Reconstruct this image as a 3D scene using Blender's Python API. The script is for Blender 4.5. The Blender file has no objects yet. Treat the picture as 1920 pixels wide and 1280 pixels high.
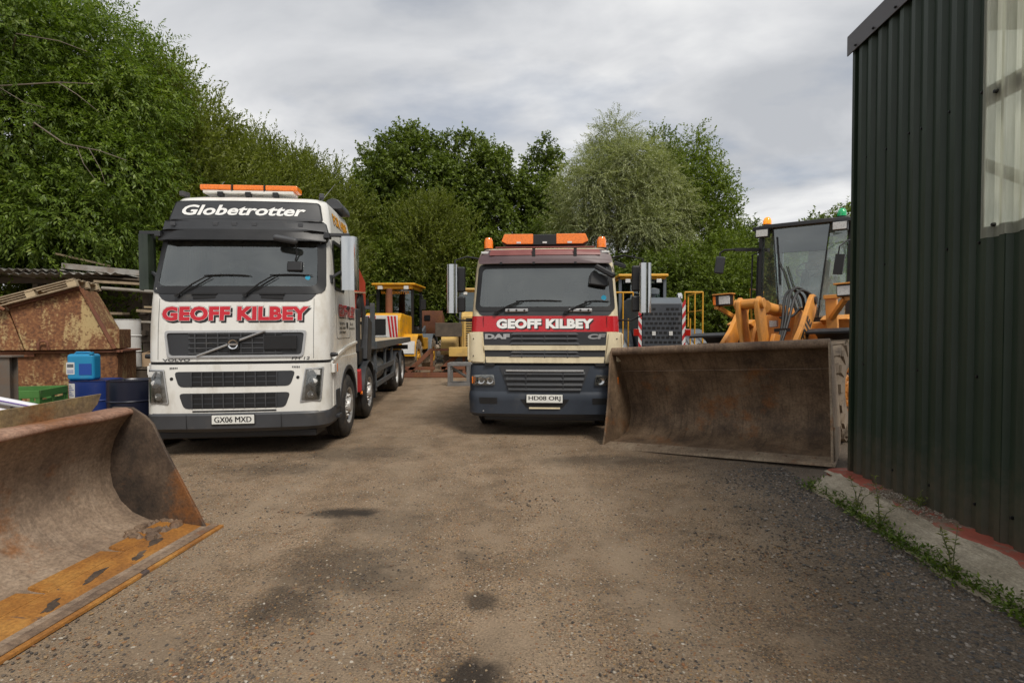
import bpy, bmesh, math, random
import numpy as np
from mathutils import Vector, Matrix, Euler
R = math.radians
scene = bpy.context.scene
col = scene.collection

# ------------------------------------------------------------------ camera
cam_d = bpy.data.cameras.new("camera")
cam_d.lens = 18.375; cam_d.sensor_width = 36.0
cam_d.clip_start = 0.05; cam_d.clip_end = 6000
cam = bpy.data.objects.new("camera", cam_d); col.objects.link(cam)
cam.location = (0, 0, 1.75)
cam.rotation_euler = (R(90 - 1.17), 0, 0)
scene.camera = cam

# ------------------------------------------------------------------ world: overcast over a Nishita sky
SUN_EL, SUN_ROT = R(52), R(150)
world = bpy.data.worlds.new("World"); scene.world = world
world.use_nodes = True
wn, wl = world.node_tree.nodes, world.node_tree.links
wn.clear()
def N(nodes, t, **kw):
    n = nodes.new(t)
    for k, v in kw.items():
        if k in n.inputs.keys() if isinstance(k, str) else False: n.inputs[k].default_value = v
        else: setattr(n, k, v)
    return n
w_out = wn.new('ShaderNodeOutputWorld')
sky = wn.new('ShaderNodeTexSky'); sky.sky_type = 'NISHITA'; sky.sun_disc = False
sky.sun_elevation = SUN_EL; sky.sun_rotation = SUN_ROT
bg_sky = wn.new('ShaderNodeBackground'); bg_sky.inputs['Strength'].default_value = 0.10
wl.new(sky.outputs[0], bg_sky.inputs[0])
tc = wn.new('ShaderNodeTexCoord')
sep = wn.new('ShaderNodeSeparateXYZ'); wl.new(tc.outputs['Generated'], sep.inputs[0])
zz = wn.new('ShaderNodeMath'); zz.operation = 'MAXIMUM'; zz.inputs[1].default_value = 0.0; wl.new(sep.outputs[2], zz.inputs[0])
za = wn.new('ShaderNodeMath'); za.operation = 'ADD'; za.inputs[1].default_value = 0.16; wl.new(zz.outputs[0], za.inputs[0])
dv = wn.new('ShaderNodeVectorMath'); dv.operation = 'DIVIDE'
cz = wn.new('ShaderNodeCombineXYZ'); wl.new(za.outputs[0], cz.inputs[0]); wl.new(za.outputs[0], cz.inputs[1]); cz.inputs[2].default_value = 1
wl.new(tc.outputs['Generated'], dv.inputs[0]); wl.new(cz.outputs[0], dv.inputs[1])
mp = wn.new('ShaderNodeMapping'); mp.inputs['Scale'].default_value = (0.75, 1.0, 0.5); mp.inputs['Location'].default_value = (3.1, 0.7, 0)
wl.new(dv.outputs[0], mp.inputs[0])
n1 = wn.new('ShaderNodeTexNoise'); n1.inputs['Scale'].default_value = 1.45; n1.inputs['Detail'].default_value = 6; n1.inputs['Roughness'].default_value = 0.52; n1.inputs['Distortion'].default_value = 0.35
wl.new(mp.outputs[0], n1.inputs[0])
n2 = wn.new('ShaderNodeTexNoise'); n2.inputs['Scale'].default_value = 2.3; n2.inputs['Detail'].default_value = 6; n2.inputs['Roughness'].default_value = 0.5
wl.new(mp.outputs[0], n2.inputs[0])
cr = wn.new('ShaderNodeValToRGB')      # brightness of the cloud deck
cr.color_ramp.elements[0].position = 0.33; cr.color_ramp.elements[0].color = (0.52, 0.54, 0.575, 1)
cr.color_ramp.elements[1].position = 0.63; cr.color_ramp.elements[1].color = (0.95, 0.95, 0.94, 1)
e = cr.color_ramp.elements.new(0.48); e.color = (0.72, 0.73, 0.75, 1)
wl.new(n1.outputs[0], cr.inputs[0])
bg_c = wn.new('ShaderNodeBackground'); wl.new(cr.outputs[0], bg_c.inputs[0]); bg_c.inputs['Strength'].default_value = 1.0
cm = wn.new('ShaderNodeMapRange'); cm.inputs['From Min'].default_value = 0.30; cm.inputs['From Max'].default_value = 0.45
cm.inputs['To Min'].default_value = 0.62; cm.inputs['To Max'].default_value = 1.0
wl.new(n2.outputs[0], cm.inputs[0])
mx = wn.new('ShaderNodeMixShader'); wl.new(cm.outputs[0], mx.inputs[0]); wl.new(bg_sky.outputs[0], mx.inputs[1]); wl.new(bg_c.outputs[0], mx.inputs[2])
wl.new(mx.outputs[0], w_out.inputs[0])

# ------------------------------------------------------------------ sun (veiled)
sun_d = bpy.data.lights.new("sun", 'SUN'); sun_d.energy = 3.0; sun_d.angle = R(18); sun_d.color = (1.0, 0.94, 0.85)
sun = bpy.data.objects.new("sun", sun_d); col.objects.link(sun)
sv = Vector((math.sin(SUN_ROT) * math.cos(SUN_EL), math.cos(SUN_ROT) * math.cos(SUN_EL), math.sin(SUN_EL)))
sun.rotation_euler = sv.to_track_quat('Z', 'Y').to_euler()

vs = scene.view_settings
vs.view_transform = 'Standard'; vs.look = 'None'; vs.exposure = 0.0; vs.gamma = 1.0; vs.use_curve_mapping = False
scene.cycles.max_bounces = 6; scene.cycles.transparent_max_bounces = 12
scene.cycles.use_adaptive_sampling = True
scene.cycles.caustics_reflective = False; scene.cycles.caustics_refractive = False

# ------------------------------------------------------------------ materials
def new_mat(name):
    m = bpy.data.materials.new(name); m.use_nodes = True
    nt = m.node_tree; b = nt.nodes['Principled BSDF']
    return m, nt.nodes, nt.links, b
def tex_noise(nd, lk, scale, detail=5, rough=0.55, vec=None, stretch=None, dist=0.0):
    t = nd.new('ShaderNodeTexNoise'); t.inputs['Scale'].default_value = scale; t.inputs['Detail'].default_value = detail
    t.inputs['Roughness'].default_value = rough; t.inputs['Distortion'].default_value = dist
    if vec is None:
        c = nd.new('ShaderNodeTexCoord'); vec = c.outputs['Object']
    if stretch:
        mpn = nd.new('ShaderNodeMapping'); mpn.inputs['Scale'].default_value = stretch; lk.new(vec, mpn.inputs[0]); vec = mpn.outputs[0]
    lk.new(vec, t.inputs['Vector'])
    return t
def ramp(nd, lk, src, stops):
    r = nd.new('ShaderNodeValToRGB'); el = r.color_ramp.elements
    while len(el) < len(stops): el.new(0.5)
    for i, (p, c) in enumerate(stops):
        el[i].position = p; el[i].color = (c, c, c, 1) if isinstance(c, (int, float)) else (*c, 1)
    lk.new(src, r.inputs[0]); return r
def mixc(nd, lk, fac, a, b, mode='MIX'):
    m = nd.new('ShaderNodeMix'); m.data_type = 'RGBA'; m.blend_type = mode
    for sock, v in ((m.inputs[0], fac), (m.inputs[6], a), (m.inputs[7], b)):
        if hasattr(v, 'is_linked') or hasattr(v, 'links'): lk.new(v, sock)
        elif isinstance(v, (int, float)): sock.default_value = v
        else: sock.default_value = (*v, 1)
    return m.outputs[2]
def bumpn(nd, lk, b, src, strength, dist=0.01):
    bp = nd.new('ShaderNodeBump'); bp.inputs['Strength'].default_value = strength; bp.inputs['Distance'].default_value = dist
    lk.new(src, bp.inputs['Height']); lk.new(bp.outputs[0], b.inputs['Normal'])
def mat(name, c, rough=0.5, metal=0.0, var=0.12, scale=2.5, dirt=None, amt=0.0, dscale=3.0, bump=0.0, bscale=60, coat=0.0, stretch=None):
    """plain surface: colour that varies a little, optional grime in blotches, optional fine bump"""
    m, nd, lk, b = new_mat(name)
    t = tex_noise(nd, lk, scale, 5)
    lo = tuple(x * (1 - var) for x in c); hi = tuple(min(1, x * (1 + var)) for x in c)
    colr = ramp(nd, lk, t.outputs[0], [(0.3, lo), (0.7, hi)]).outputs[0]
    rv = ramp(nd, lk, t.outputs[0], [(0.3, max(0.03, rough - 0.07)), (0.7, min(1, rough + 0.07))]).outputs[0]
    if dirt:
        d = tex_noise(nd, lk, dscale, 8, 0.65, stretch=stretch)
        lo_p = 0.72 - amt * 0.5
        mask = ramp(nd, lk, d.outputs[0], [(lo_p - 0.1, 0.0), (min(1, lo_p + 0.16), min(1.0, 0.45 + amt))]).outputs[0]
        colr = mixc(nd, lk, mask, colr, dirt)
        rr = mixc(nd, lk, mask, rv, (0.85, 0.85, 0.85)); lk.new(rr, b.inputs['Roughness'])
    else:
        lk.new(rv, b.inputs['Roughness'])
    lk.new(colr, b.inputs['Base Color'])
    b.inputs['Metallic'].default_value = metal
    if coat: b.inputs['Coat Weight'].default_value = coat; b.inputs['Coat Roughness'].default_value = 0.1
    if bump:
        t2 = tex_noise(nd, lk, bscale, 4); bumpn(nd, lk, b, t2.outputs[0], bump)
    return m
def rust_mat(name, paint, amt=0.5, scale=1.6, stretch=(1, 1, 0.45), dark=(0.045, 0.018, 0.009), mid=(0.19, 0.075, 0.028), light=(0.33, 0.17, 0.06), rough=0.8):
    """old paint breaking up into two tones of rust"""
    m, nd, lk, b = new_mat(name)
    a = tex_noise(nd, lk, scale, 12, 0.74, stretch=stretch, dist=0.25)
    f = tex_noise(nd, lk, scale * 9, 8, 0.68)
    g = tex_noise(nd, lk, scale * 0.7, 3, 0.5)
    ru = ramp(nd, lk, f.outputs[0], [(0.32, dark), (0.52, mid), (0.72, light)]).outputs[0]
    pv = ramp(nd, lk, g.outputs[0], [(0.3, tuple(x * 0.7 for x in paint)), (0.7, paint)]).outputs[0]
    p = 0.5 + (amt - 0.5) * 0.5
    ma = nd.new('ShaderNodeMath'); ma.operation = 'MULTIPLY_ADD'; lk.new(f.outputs[0], ma.inputs[0]); ma.inputs[1].default_value = 0.55; lk.new(a.outputs[0], ma.inputs[2])
    mk = ramp(nd, lk, ma.outputs[0], [(p + 0.22, 1.0), (p + 0.32, 0.0)]).outputs[0]
    c = mixc(nd, lk, mk, pv, ru)
    sm = ramp(nd, lk, g.outputs[0], [(0.4, 0.0), (0.75, 0.6)]).outputs[0]
    c = mixc(nd, lk, sm, c, mid)
    lk.new(c, b.inputs['Base Color']); b.inputs['Roughness'].default_value = rough
    bumpn(nd, lk, b, f.outputs[0], 0.35, 0.006)
    return m
def glass_mat(name, tint, refl=0.12, rough=0.02, dust_haze=0.0):
    m = bpy.data.materials.new(name); m.use_nodes = True
    nd, lk = m.node_tree.nodes, m.node_tree.links; nd.clear()
    o = nd.new('ShaderNodeOutputMaterial'); tr = nd.new('ShaderNodeBsdfTransparent'); tr.inputs[0].default_value = (*tint, 1)
    gl = nd.new('ShaderNodeBsdfGlossy'); gl.inputs['Roughness'].default_value = rough; gl.inputs[0].default_value = (0.9, 0.95, 0.95, 1)
    fr = nd.new('ShaderNodeFresnel'); fr.inputs['IOR'].default_value = 1.5
    mr = nd.new('ShaderNodeMapRange'); mr.inputs['To Min'].default_value = refl; mr.inputs['To Max'].default_value = 1.0
    lk.new(fr.outputs[0], mr.inputs[0])
    mxs = nd.new('ShaderNodeMixShader'); lk.new(mr.outputs[0], mxs.inputs[0]); lk.new(tr.outputs[0], mxs.inputs[1]); lk.new(gl.outputs[0], mxs.inputs[2])
    if dust_haze:      # sky sheen painted as a pale film of dust on the pane
        df = nd.new('ShaderNodeBsdfDiffuse'); df.inputs[0].default_value = (0.42, 0.45, 0.42, 1); m2 = nd.new('ShaderNodeMixShader')
        t = tex_noise(nd, lk, 2.5, 6, 0.6); r = ramp(nd, lk, t.outputs[0], [(0.3, dust_haze * .5), (0.7, dust_haze * 1.5)]); lk.new(r.outputs[0], m2.inputs[0])
        lk.new(mxs.outputs[0], m2.inputs[1]); lk.new(df.outputs[0], m2.inputs[2]); lk.new(m2.outputs[0], o.inputs[0])
    else: lk.new(mxs.outputs[0], o.inputs[0])
    return m
def lens_mat(name, c, emit=0.0):
    m, nd, lk, b = new_mat(name)
    t = nd.new('ShaderNodeTexVoronoi'); t.inputs['Scale'].default_value = 40
    cc = nd.new('ShaderNodeTexCoord'); lk.new(cc.outputs['Object'], t.inputs['Vector'])
    r = ramp(nd, lk, t.outputs['Distance'], [(0.0, tuple(x * 0.65 for x in c)), (0.6, c)])
    lk.new(r.outputs[0], b.inputs['Base Color']); b.inputs['Roughness'].default_value = 0.12
    b.inputs['Coat Weight'].default_value = 0.6
    b.inputs['Subsurface Weight'].default_value = 0.0
    if emit:
        lk.new(r.outputs[0], b.inputs['Emission Color']); b.inputs['Emission Strength'].default_value = emit
    return m

DUST = (0.20, 0.155, 0.11)
M = {}
M['white'] = mat('white_cab_paint', (0.70, 0.69, 0.65), 0.30, var=0.05, scale=1.2, dirt=(0.40, 0.35, 0.27), amt=0.24, dscale=3.2, coat=0.3, stretch=(1, 1, .45))
M['cream'] = mat('cream_cab_paint', (0.70, 0.61, 0.42), 0.32, var=0.06, scale=1.5, dirt=(0.36, 0.29, 0.19), amt=0.25, dscale=4, coat=0.3, stretch=(1, 1, .45))
M['red'] = mat('red_cab_paint', (0.47, 0.012, 0.018), 0.28, var=0.08, coat=0.4)
M['maroon'] = mat('red_roof_paint_faded', (0.20, 0.058, 0.052), 0.35, var=0.15)
M['slate'] = mat('slate_bumper_paint', (0.028, 0.036, 0.05), 0.38, var=0.15, dirt=(0.11, 0.10, 0.085), amt=0.14, dscale=2.2)
M['grey_plastic'] = mat('dark_grey_plastic', (0.028, 0.030, 0.034), 0.5, var=0.15, dirt=(0.10, 0.09, 0.075), amt=0.12, dscale=3)
M['bumper_grey'] = mat('bumper_grey', (0.05, 0.052, 0.057), 0.5, var=0.12, dirt=(0.13, 0.11, 0.09), amt=0.16, dscale=3)
M['black'] = mat('black_plastic', (0.010, 0.010, 0.011), 0.45, var=0.2)
M['dark'] = mat('dark_interior', (0.022, 0.023, 0.025), 0.8, var=0.2)
M['trim'] = mat('interior_trim', (0.19, 0.19, 0.185), 0.8, var=0.15)
M['curtain'] = mat('interior_curtain', (0.30, 0.30, 0.31), 0.9, var=0.25, scale=8)
M['rubber'] = mat('tyre_rubber', (0.022, 0.021, 0.020), 0.85, var=0.2, dirt=(0.085, 0.068, 0.05), amt=0.35, dscale=5, bump=0.15, bscale=90)
M['rubber_mud'] = mat('muddy_tyre_rubber', (0.035, 0.032, 0.028), 0.9, var=0.2, dirt=(0.27, 0.21, 0.15), amt=0.80, dscale=4, bump=0.4, bscale=40)
M['steel'] = mat('bright_steel', (0.60, 0.61, 0.61), 0.16, metal=1.0, var=0.06, scale=4)
M['steel_dull'] = mat('dull_steel', (0.33, 0.33, 0.33), 0.45, metal=0.8, var=0.2, dirt=(0.12, 0.10, 0.08), amt=0.2)
M['chrome'] = mat('chrome', (0.75, 0.75, 0.75), 0.12, metal=1.0, var=0.05)
M['rim'] = mat('painted_wheel_rim', (0.55, 0.54, 0.52), 0.4, metal=0.5, var=0.2, dirt=(0.10, 0.085, 0.07), amt=0.35, dscale=9)
M['silver'] = mat('silver_trim', (0.48, 0.48, 0.48), 0.3, metal=0.6, var=0.1)
M['hose'] = mat('black_hose', (0.018, 0.018, 0.018), 0.55, var=0.2, dirt=(0.08, 0.07, 0.055), amt=0.15)
M['glass'] = glass_mat('windscreen_glass', (0.60, 0.66, 0.65), 0.13, dust_haze=0.035)
M['glass_side'] = glass_mat('side_window_glass', (0.34, 0.40, 0.39), 0.10)
M['glass_clear'] = glass_mat('loader_cab_glass', (0.88, 0.95, 0.93), 0.09, dust_haze=0.14)
M['glass_rear'] = glass_mat('loader_rear_glass', (0.93, 0.97, 0.95), 0.04)
M['glass_lens'] = glass_mat('lamp_cover', (0.9, 0.9, 0.9), 0.06)
M['mirror'] = mat('mirror_glass', (0.7, 0.72, 0.72), 0.03, metal=1.0, var=0.02)
M['amber'] = lens_mat('amber_lens', (0.85, 0.20, 0.015), 0.06)
M['amber_lit'] = lens_mat('amber_beacon_lit', (1.0, 0.30, 0.01), 0.7)
M['green_lens'] = lens_mat('green_beacon_lens', (0.01, 0.42, 0.14), 0.05)
M['red_lens'] = lens_mat('red_lens', (0.35, 0.015, 0.01))
M['lamp'] = lens_mat('clear_lamp_lens', (0.62, 0.62, 0.60))
M['lamp_dark'] = mat('lamp_housing', (0.20, 0.195, 0.18), 0.2, var=0.4, scale=15, metal=.5)
M['txt_red'] = mat('red_lettering', (0.50, 0.012, 0.025), 0.35, var=0.06)
M['txt_white'] = mat('white_lettering', (0.78, 0.78, 0.76), 0.4, var=0.03)
M['txt_black'] = mat('black_lettering', (0.012, 0.012, 0.013), 0.45, var=0.1)
M['txt_yellow'] = mat('yellow_lettering', (0.75, 0.33, 0.01), 0.45, var=0.05)
M['plate'] = mat('number_plate_white', (0.72, 0.72, 0.68), 0.4, var=0.05)
M['sticker'] = mat('blue_disc_sticker', (0.03, 0.35, 0.55), 0.4)
M['orange'] = mat('loader_orange_yellow_paint', (0.68, 0.285, 0.048), 0.45, var=0.12, dirt=(0.24, 0.13, 0.065), amt=0.3, dscale=2.5)
M['jcb'] = mat('bright_yellow_paint', (0.64, 0.315, 0.010), 0.45, var=0.12, dirt=(0.2, 0.13, 0.06), amt=0.28)
M['old_yellow'] = mat('faded_yellow_paint', (0.56, 0.36, 0.10), 0.55, var=0.12, dirt=(0.24, 0.16, 0.09), amt=0.25)
M['rail_yellow'] = mat('yellow_handrail_paint', (0.58, 0.29, 0.018), 0.45, var=0.1)
M['machine_grey'] = mat('machine_grey_paint', (0.10, 0.115, 0.13), 0.42, var=0.1, dirt=(0.16, 0.14, 0.11), amt=0.12)
M['crane_red'] = mat('crane_red_paint', (0.52, 0.055, 0.025), 0.42, var=0.1, dirt=(0.2, 0.1, 0.06), amt=0.15)
M['bed_grey'] = mat('flatbed_grey_paint', (0.065, 0.072, 0.078), 0.5, var=0.12, dirt=(0.16, 0.12, 0.09), amt=0.2)
M['wood'] = mat('weathered_timber', (0.30, 0.23, 0.15), 0.85, var=0.3, scale=6, dirt=(0.10, 0.08, 0.055), amt=0.3, bump=0.3, bscale=30, stretch=(1, 1, 6))
M['wood_pale'] = mat('pale_timber', (0.42, 0.33, 0.21), 0.85, var=0.25, scale=6, dirt=(0.15, 0.11, 0.07), amt=0.2)
M['wood_dark'] = mat('dark_old_timber', (0.085, 0.066, 0.048), 0.9, var=0.3, scale=5)
M['pipe_grey'] = mat('grey_scaffold_tube', (0.30, 0.28, 0.24), 0.5, metal=0.4, var=0.2, dirt=(0.16, 0.10, 0.06), amt=0.25)
M['sheet_grey'] = mat('old_corrugated_sheet', (0.30, 0.29, 0.27), 0.65, var=0.2, dirt=(0.14, 0.085, 0.05), amt=0.35, dscale=4)
M['blue_can'] = mat('sky_blue_plastic', (0.014, 0.22, 0.42), 0.4, var=0.08, dirt=(0.16, 0.2, 0.2), amt=.12)
M['blue_drum'] = mat('royal_blue_drum_paint', (0.010, 0.028, 0.145), 0.4, var=0.1, dirt=(0.1, 0.08, 0.06), amt=0.08)
M['navy_drum'] = mat('black_navy_drum_paint', (0.008, 0.010, 0.024), 0.35, var=0.15, dirt=(0.06, 0.05, 0.045), amt=0.1)
M['white_drum'] = mat('white_drum_paint', (0.66, 0.66, 0.64), 0.4, var=0.05, dirt=(0.33, 0.24, 0.16), amt=0.15)
M['green_crate'] = mat('green_crate_plastic', (0.055, 0.17, 0.035), 0.5, var=0.12, dirt=(0.09, 0.08, 0.05), amt=0.2)
M['post'] = mat('grey_brown_steel_post', (0.11, 0.095, 0.08), 0.7, var=0.2, dirt=(0.15, 0.08, 0.04), amt=0.3)
M['label_white'] = mat('white_paper_label', (0.60, 0.60, 0.59), 0.6, var=0.06, dirt=(.3, .25, .18), amt=.15)
M['label_blue'] = mat('dark_blue_label', (0.012, 0.06, 0.30), 0.45, var=0.05)
M['label_green'] = mat('green_label', (0.04, 0.30, 0.05), 0.5, var=0.1)
M['label_red'] = mat('red_label', (0.45, 0.03, 0.03), 0.5, var=0.1)
M['stripe_red'] = mat('red_stripe', (0.45, 0.02, 0.025), 0.45, var=0.08)
M['rust_cream'] = rust_mat('cream_paint_over_rust', (0.50, 0.37, 0.17), 0.60, 3.0, (1.3, 1, 0.42))
M['rust_heavy'] = rust_mat('heavily_rusted_paint', (0.46, 0.34, 0.16), 0.62, 2.6, (1.6, 1, 0.38))
M['rust_frame'] = rust_mat('red_oxide_steel', (0.20, 0.075, 0.045), 0.45, 2.5)
M['shed_trim'] = mat('shed_verge_trim', (0.085, 0.082, 0.088), 0.5, var=0.12)
M['screw'] = mat('black_screw_cap', (0.008, 0.008, 0.009), 0.4)
M['tube_white'] = mat('white_plastic_tube', (0.66, 0.66, 0.70), 0.35, var=0.05)
M['tube_purple'] = mat('purple_stripe', (0.14, 0.08, 0.32), 0.4)

# ------------------------------------------------------------------ mesh builder
class MB:
    def __init__(s): s.v = []; s.f = []
    def add(s, vs_, fs, Mx=None):
        o = len(s.v)
        for p in vs_:
            s.v.append(tuple(Mx @ Vector(p)) if Mx is not None else tuple(p))
        s.f.extend([tuple(i + o for i in f) for f in fs]); return s
    def box(s, cx, cy, cz, sx, sy, sz, rot=None):
        a, b, c = sx / 2, sy / 2, sz / 2
        vv = [(-a, -b, -c), (a, -b, -c), (a, b, -c), (-a, b, -c), (-a, -b, c), (a, -b, c), (a, b, c), (-a, b, c)]
        Mx = Matrix.Translation((cx, cy, cz))
        if rot: Mx = Mx @ Euler(rot).to_matrix().to_4x4()
        return s.add(vv, [(0, 3, 2, 1), (4, 5, 6, 7), (0, 1, 5, 4), (1, 2, 6, 5), (2, 3, 7, 6), (3, 0, 4, 7)], Mx)
    def bar(s, p0, p1, w, h, up=(0, 0, 1)):
        """rectangular bar from p0 to p1, w across, h along up"""
        p0, p1 = Vector(p0), Vector(p1); d = (p1 - p0).normalized(); u = Vector(up)
        sd = d.cross(u)
        if sd.length < 1e-4: sd = d.cross(Vector((1, 0, 0)))
        sd.normalize(); u = sd.cross(d).normalized()
        vv = []
        for p in (p0, p1):
            for a, b in ((-1, -1), (1, -1), (1, 1), (-1, 1)): vv.append(p + sd * (a * w / 2) + u * (b * h / 2))
        return s.add(vv, [(0, 1, 2, 3), (7, 6, 5, 4), (0, 4, 5, 1), (1, 5, 6, 2), (2, 6, 7, 3), (3, 7, 4, 0)])
    def hexa(s, p):
        return s.add(p, [(0, 3, 2, 1), (4, 5, 6, 7), (0, 1, 5, 4), (1, 2, 6, 5), (2, 3, 7, 6), (3, 0, 4, 7)])
    def prism(s, poly, a0, a1, axis='x'):
        n = len(poly); vv = []
        for a in (a0, a1):
            for (p, q) in poly:
                vv.append((a, p, q) if axis == 'x' else (p, a, q) if axis == 'y' else (p, q, a))
        fs = [tuple(range(n)), tuple(range(2 * n - 1, n - 1, -1))]
        fs += [(i, i + n, (i + 1) % n + n, (i + 1) % n) for i in range(n)]
        return s.add(vv, fs)
    def tube(s, pts, r, n=8, cap=True):
        pts = [Vector(p) for p in pts]; k = len(pts)
        rs = r if isinstance(r, (list, tuple)) else [r] * k
        vv = []; prev = None
        for i, p in enumerate(pts):
            t = (pts[min(i + 1, k - 1)] - pts[max(i - 1, 0)])
            t = t.normalized() if t.length > 1e-9 else Vector((0, 0, 1))
            if prev is None:
                u = t.cross(Vector((0.13, 0.21, 1.0)))
                if u.length < 1e-3: u = t.cross(Vector((1, 0, 0)))
            else: u = prev - t * prev.dot(t)
            u.normalize(); prev = u; w = t.cross(u)
            for j in range(n):
                a = 2 * math.pi * j / n
                vv.append(p + (u * math.cos(a) + w * math.sin(a)) * rs[i])
        fs = []
        for i in range(k - 1):
            for j in range(n):
                fs.append((i * n + j, i * n + (j + 1) % n, (i + 1) * n + (j + 1) % n, (i + 1) * n + j))
        if cap: fs += [tuple(range(n - 1, -1, -1)), tuple(range((k - 1) * n, k * n))]
        return s.add(vv, fs)
    def lathe(s, prof, c=(0, 0, 0), axis='z', n=24, close=False):
        """prof: (radius, along-axis)"""
        vv = []; k = len(prof)
        for (r, a) in prof:
            for j in range(n):
                t = 2 * math.pi * j / n; x, y = r * math.cos(t), r * math.sin(t)
                q = (x, y, a) if axis == 'z' else (a, x, y) if axis == 'x' else (x, a, y)
                vv.append((q[0] + c[0], q[1] + c[1], q[2] + c[2]))
        fs = []
        for i in range(k if close else k - 1):
            i2 = (i + 1) % k
            for j in range(n):
                fs.append((i * n + j, i * n + (j + 1) % n, i2 * n + (j + 1) % n, i2 * n + j))
        if not close:
            if prof[0][0] > 1e-6: fs.append(tuple(range(n - 1, -1, -1)))
            if prof[-1][0] > 1e-6: fs.append(tuple(range((k - 1) * n, k * n)))
        return s.add(vv, fs)
    def grid(s, rows, thick=None):
        """rows of points -> sheet; thick: vector offset for the back side (closed slab)"""
        m, n = len(rows), len(rows[0]); vv = [Vector(p) for r_ in rows for p in r_]
        fs = [(i * n + j, i * n + j + 1, (i + 1) * n + j + 1, (i + 1) * n + j) for i in range(m - 1) for j in range(n - 1)]
        if thick is not None:
            t = Vector(thick); o = m * n
            bk = [tuple(i + o for i in reversed(f)) for f in fs]
            vv2 = vv + [p + t for p in vv]
            edge = [(0, j, 0, j + 1) for j in range(n - 1)] + [(i, n - 1, i + 1, n - 1) for i in range(m - 1)] + \
                   [(m - 1, j + 1, m - 1, j) for j in range(n - 1)] + [(i + 1, 0, i, 0) for i in range(m - 1)]
            sd = [(a * n + b, a * n + b + o, c * n + d + o, c * n + d) for a, b, c, d in edge]
            return s.add(vv2, fs + bk + sd)
        return s.add(vv, fs)
    def xf(s, Mx):
        s.v = [tuple(Mx @ Vector(p)) for p in s.v]; return s
    def build(s, name, m, parent=None, bevel=0.0, ang=38, seg=2, recalc=True):
        me = bpy.data.meshes.new(name); me.from_pydata(s.v, [], s.f); me.update()
        if recalc:
            bm = bmesh.new(); bm.from_mesh(me); bmesh.ops.remove_doubles(bm, verts=bm.verts, dist=1e-5)
            bmesh.ops.recalc_face_normals(bm, faces=bm.faces); bm.to_mesh(me); bm.free()
        me.polygons.foreach_set('use_smooth', [True] * len(me.polygons))
        me.set_sharp_from_angle(angle=R(ang))
        me.materials.append(m if not isinstance(m, str) else M[m])
        o = bpy.data.objects.new(name, me); col.objects.link(o)
        if parent is not None: o.parent = parent
        if bevel:
            bv = o.modifiers.new('bevel', 'BEVEL'); bv.width = bevel; bv.segments = seg; bv.limit_method = 'ANGLE'; bv.angle_limit = R(35); bv.harden_normals = True
        return o
def thing(name, label, cat, loc=(0, 0, 0), rot=(0, 0, 0), group=None):
    o = bpy.data.objects.new(name, None); col.objects.link(o); o.empty_display_size = 0.2
    o.location = loc; o.rotation_euler = rot; o['label'] = label; o['category'] = cat
    if group: o['group'] = group
    return o
def tag(o, label, cat, group=None, kind=None):
    o['label'] = label; o['category'] = cat
    if group: o['group'] = group
    if kind: o['kind'] = kind
    return o
def copy_tree(o, parent=None):
    c = o.copy(); col.objects.link(c)
    if parent is not None: c.parent = parent
    for ch in list(o.children): copy_tree(ch, c)
    return c
def lerp(a, b, t): return a + (b - a) * t
def sstep(t): t = max(0.0, min(1.0, t)); return t * t * (3 - 2 * t)
def arc(cx, cy, r, a0, a1, n):
    return [(cx + r * math.cos(R(lerp(a0, a1, i / n))), cy + r * math.sin(R(lerp(a0, a1, i / n)))) for i in range(n + 1)]
def rpoly(pts, r=0.04, n=3, sub=0.2):
    """polygon with rounded corners and subdivided edges"""
    out = []; k = len(pts)
    for i in range(k):
        p0, p1, p2 = Vector(pts[i - 1]), Vector(pts[i]), Vector(pts[(i + 1) % k])
        d0, d1 = (p0 - p1), (p2 - p1); rr = min(r, d0.length * 0.45, d1.length * 0.45)
        a, b = p1 + d0.normalized() * rr, p1 + d1.normalized() * rr
        cor = [(a.lerp(p1, t)).lerp(p1.lerp(b, t), t) for t in [j / n for j in range(n + 1)]] if rr > 1e-4 else [p1]
        if out:
            l = out[-1]; m = max(1, int((cor[0] - l).length / sub))
            out += [l.lerp(cor[0], j / m) for j in range(1, m)]
        out += cor
    l, c0 = out[-1], out[0]; m = max(1, int((c0 - l).length / sub))
    out += [l.lerp(c0, j / m) for j in range(1, m)]
    return [(p.x, p.y) for p in out]
def rect(x0, x1, z0, z1): return [(x0, z0), (x1, z0), (x1, z1), (x0, z1)]

def spl(pts, n=6):
    P = [Vector(p) for p in pts]; out = []
    for i in range(len(P) - 1):
        a, b, c, d = P[max(i - 1, 0)], P[i], P[i + 1], P[min(i + 2, len(P) - 1)]
        for k in range(n):
            t = k / n; out.append(0.5 * ((2 * b) + (c - a) * t + (2 * a - 5 * b + 4 * c - d) * t * t + (3 * b - a - 3 * c + d) * t ** 3))
    return out + [P[-1]]

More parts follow.
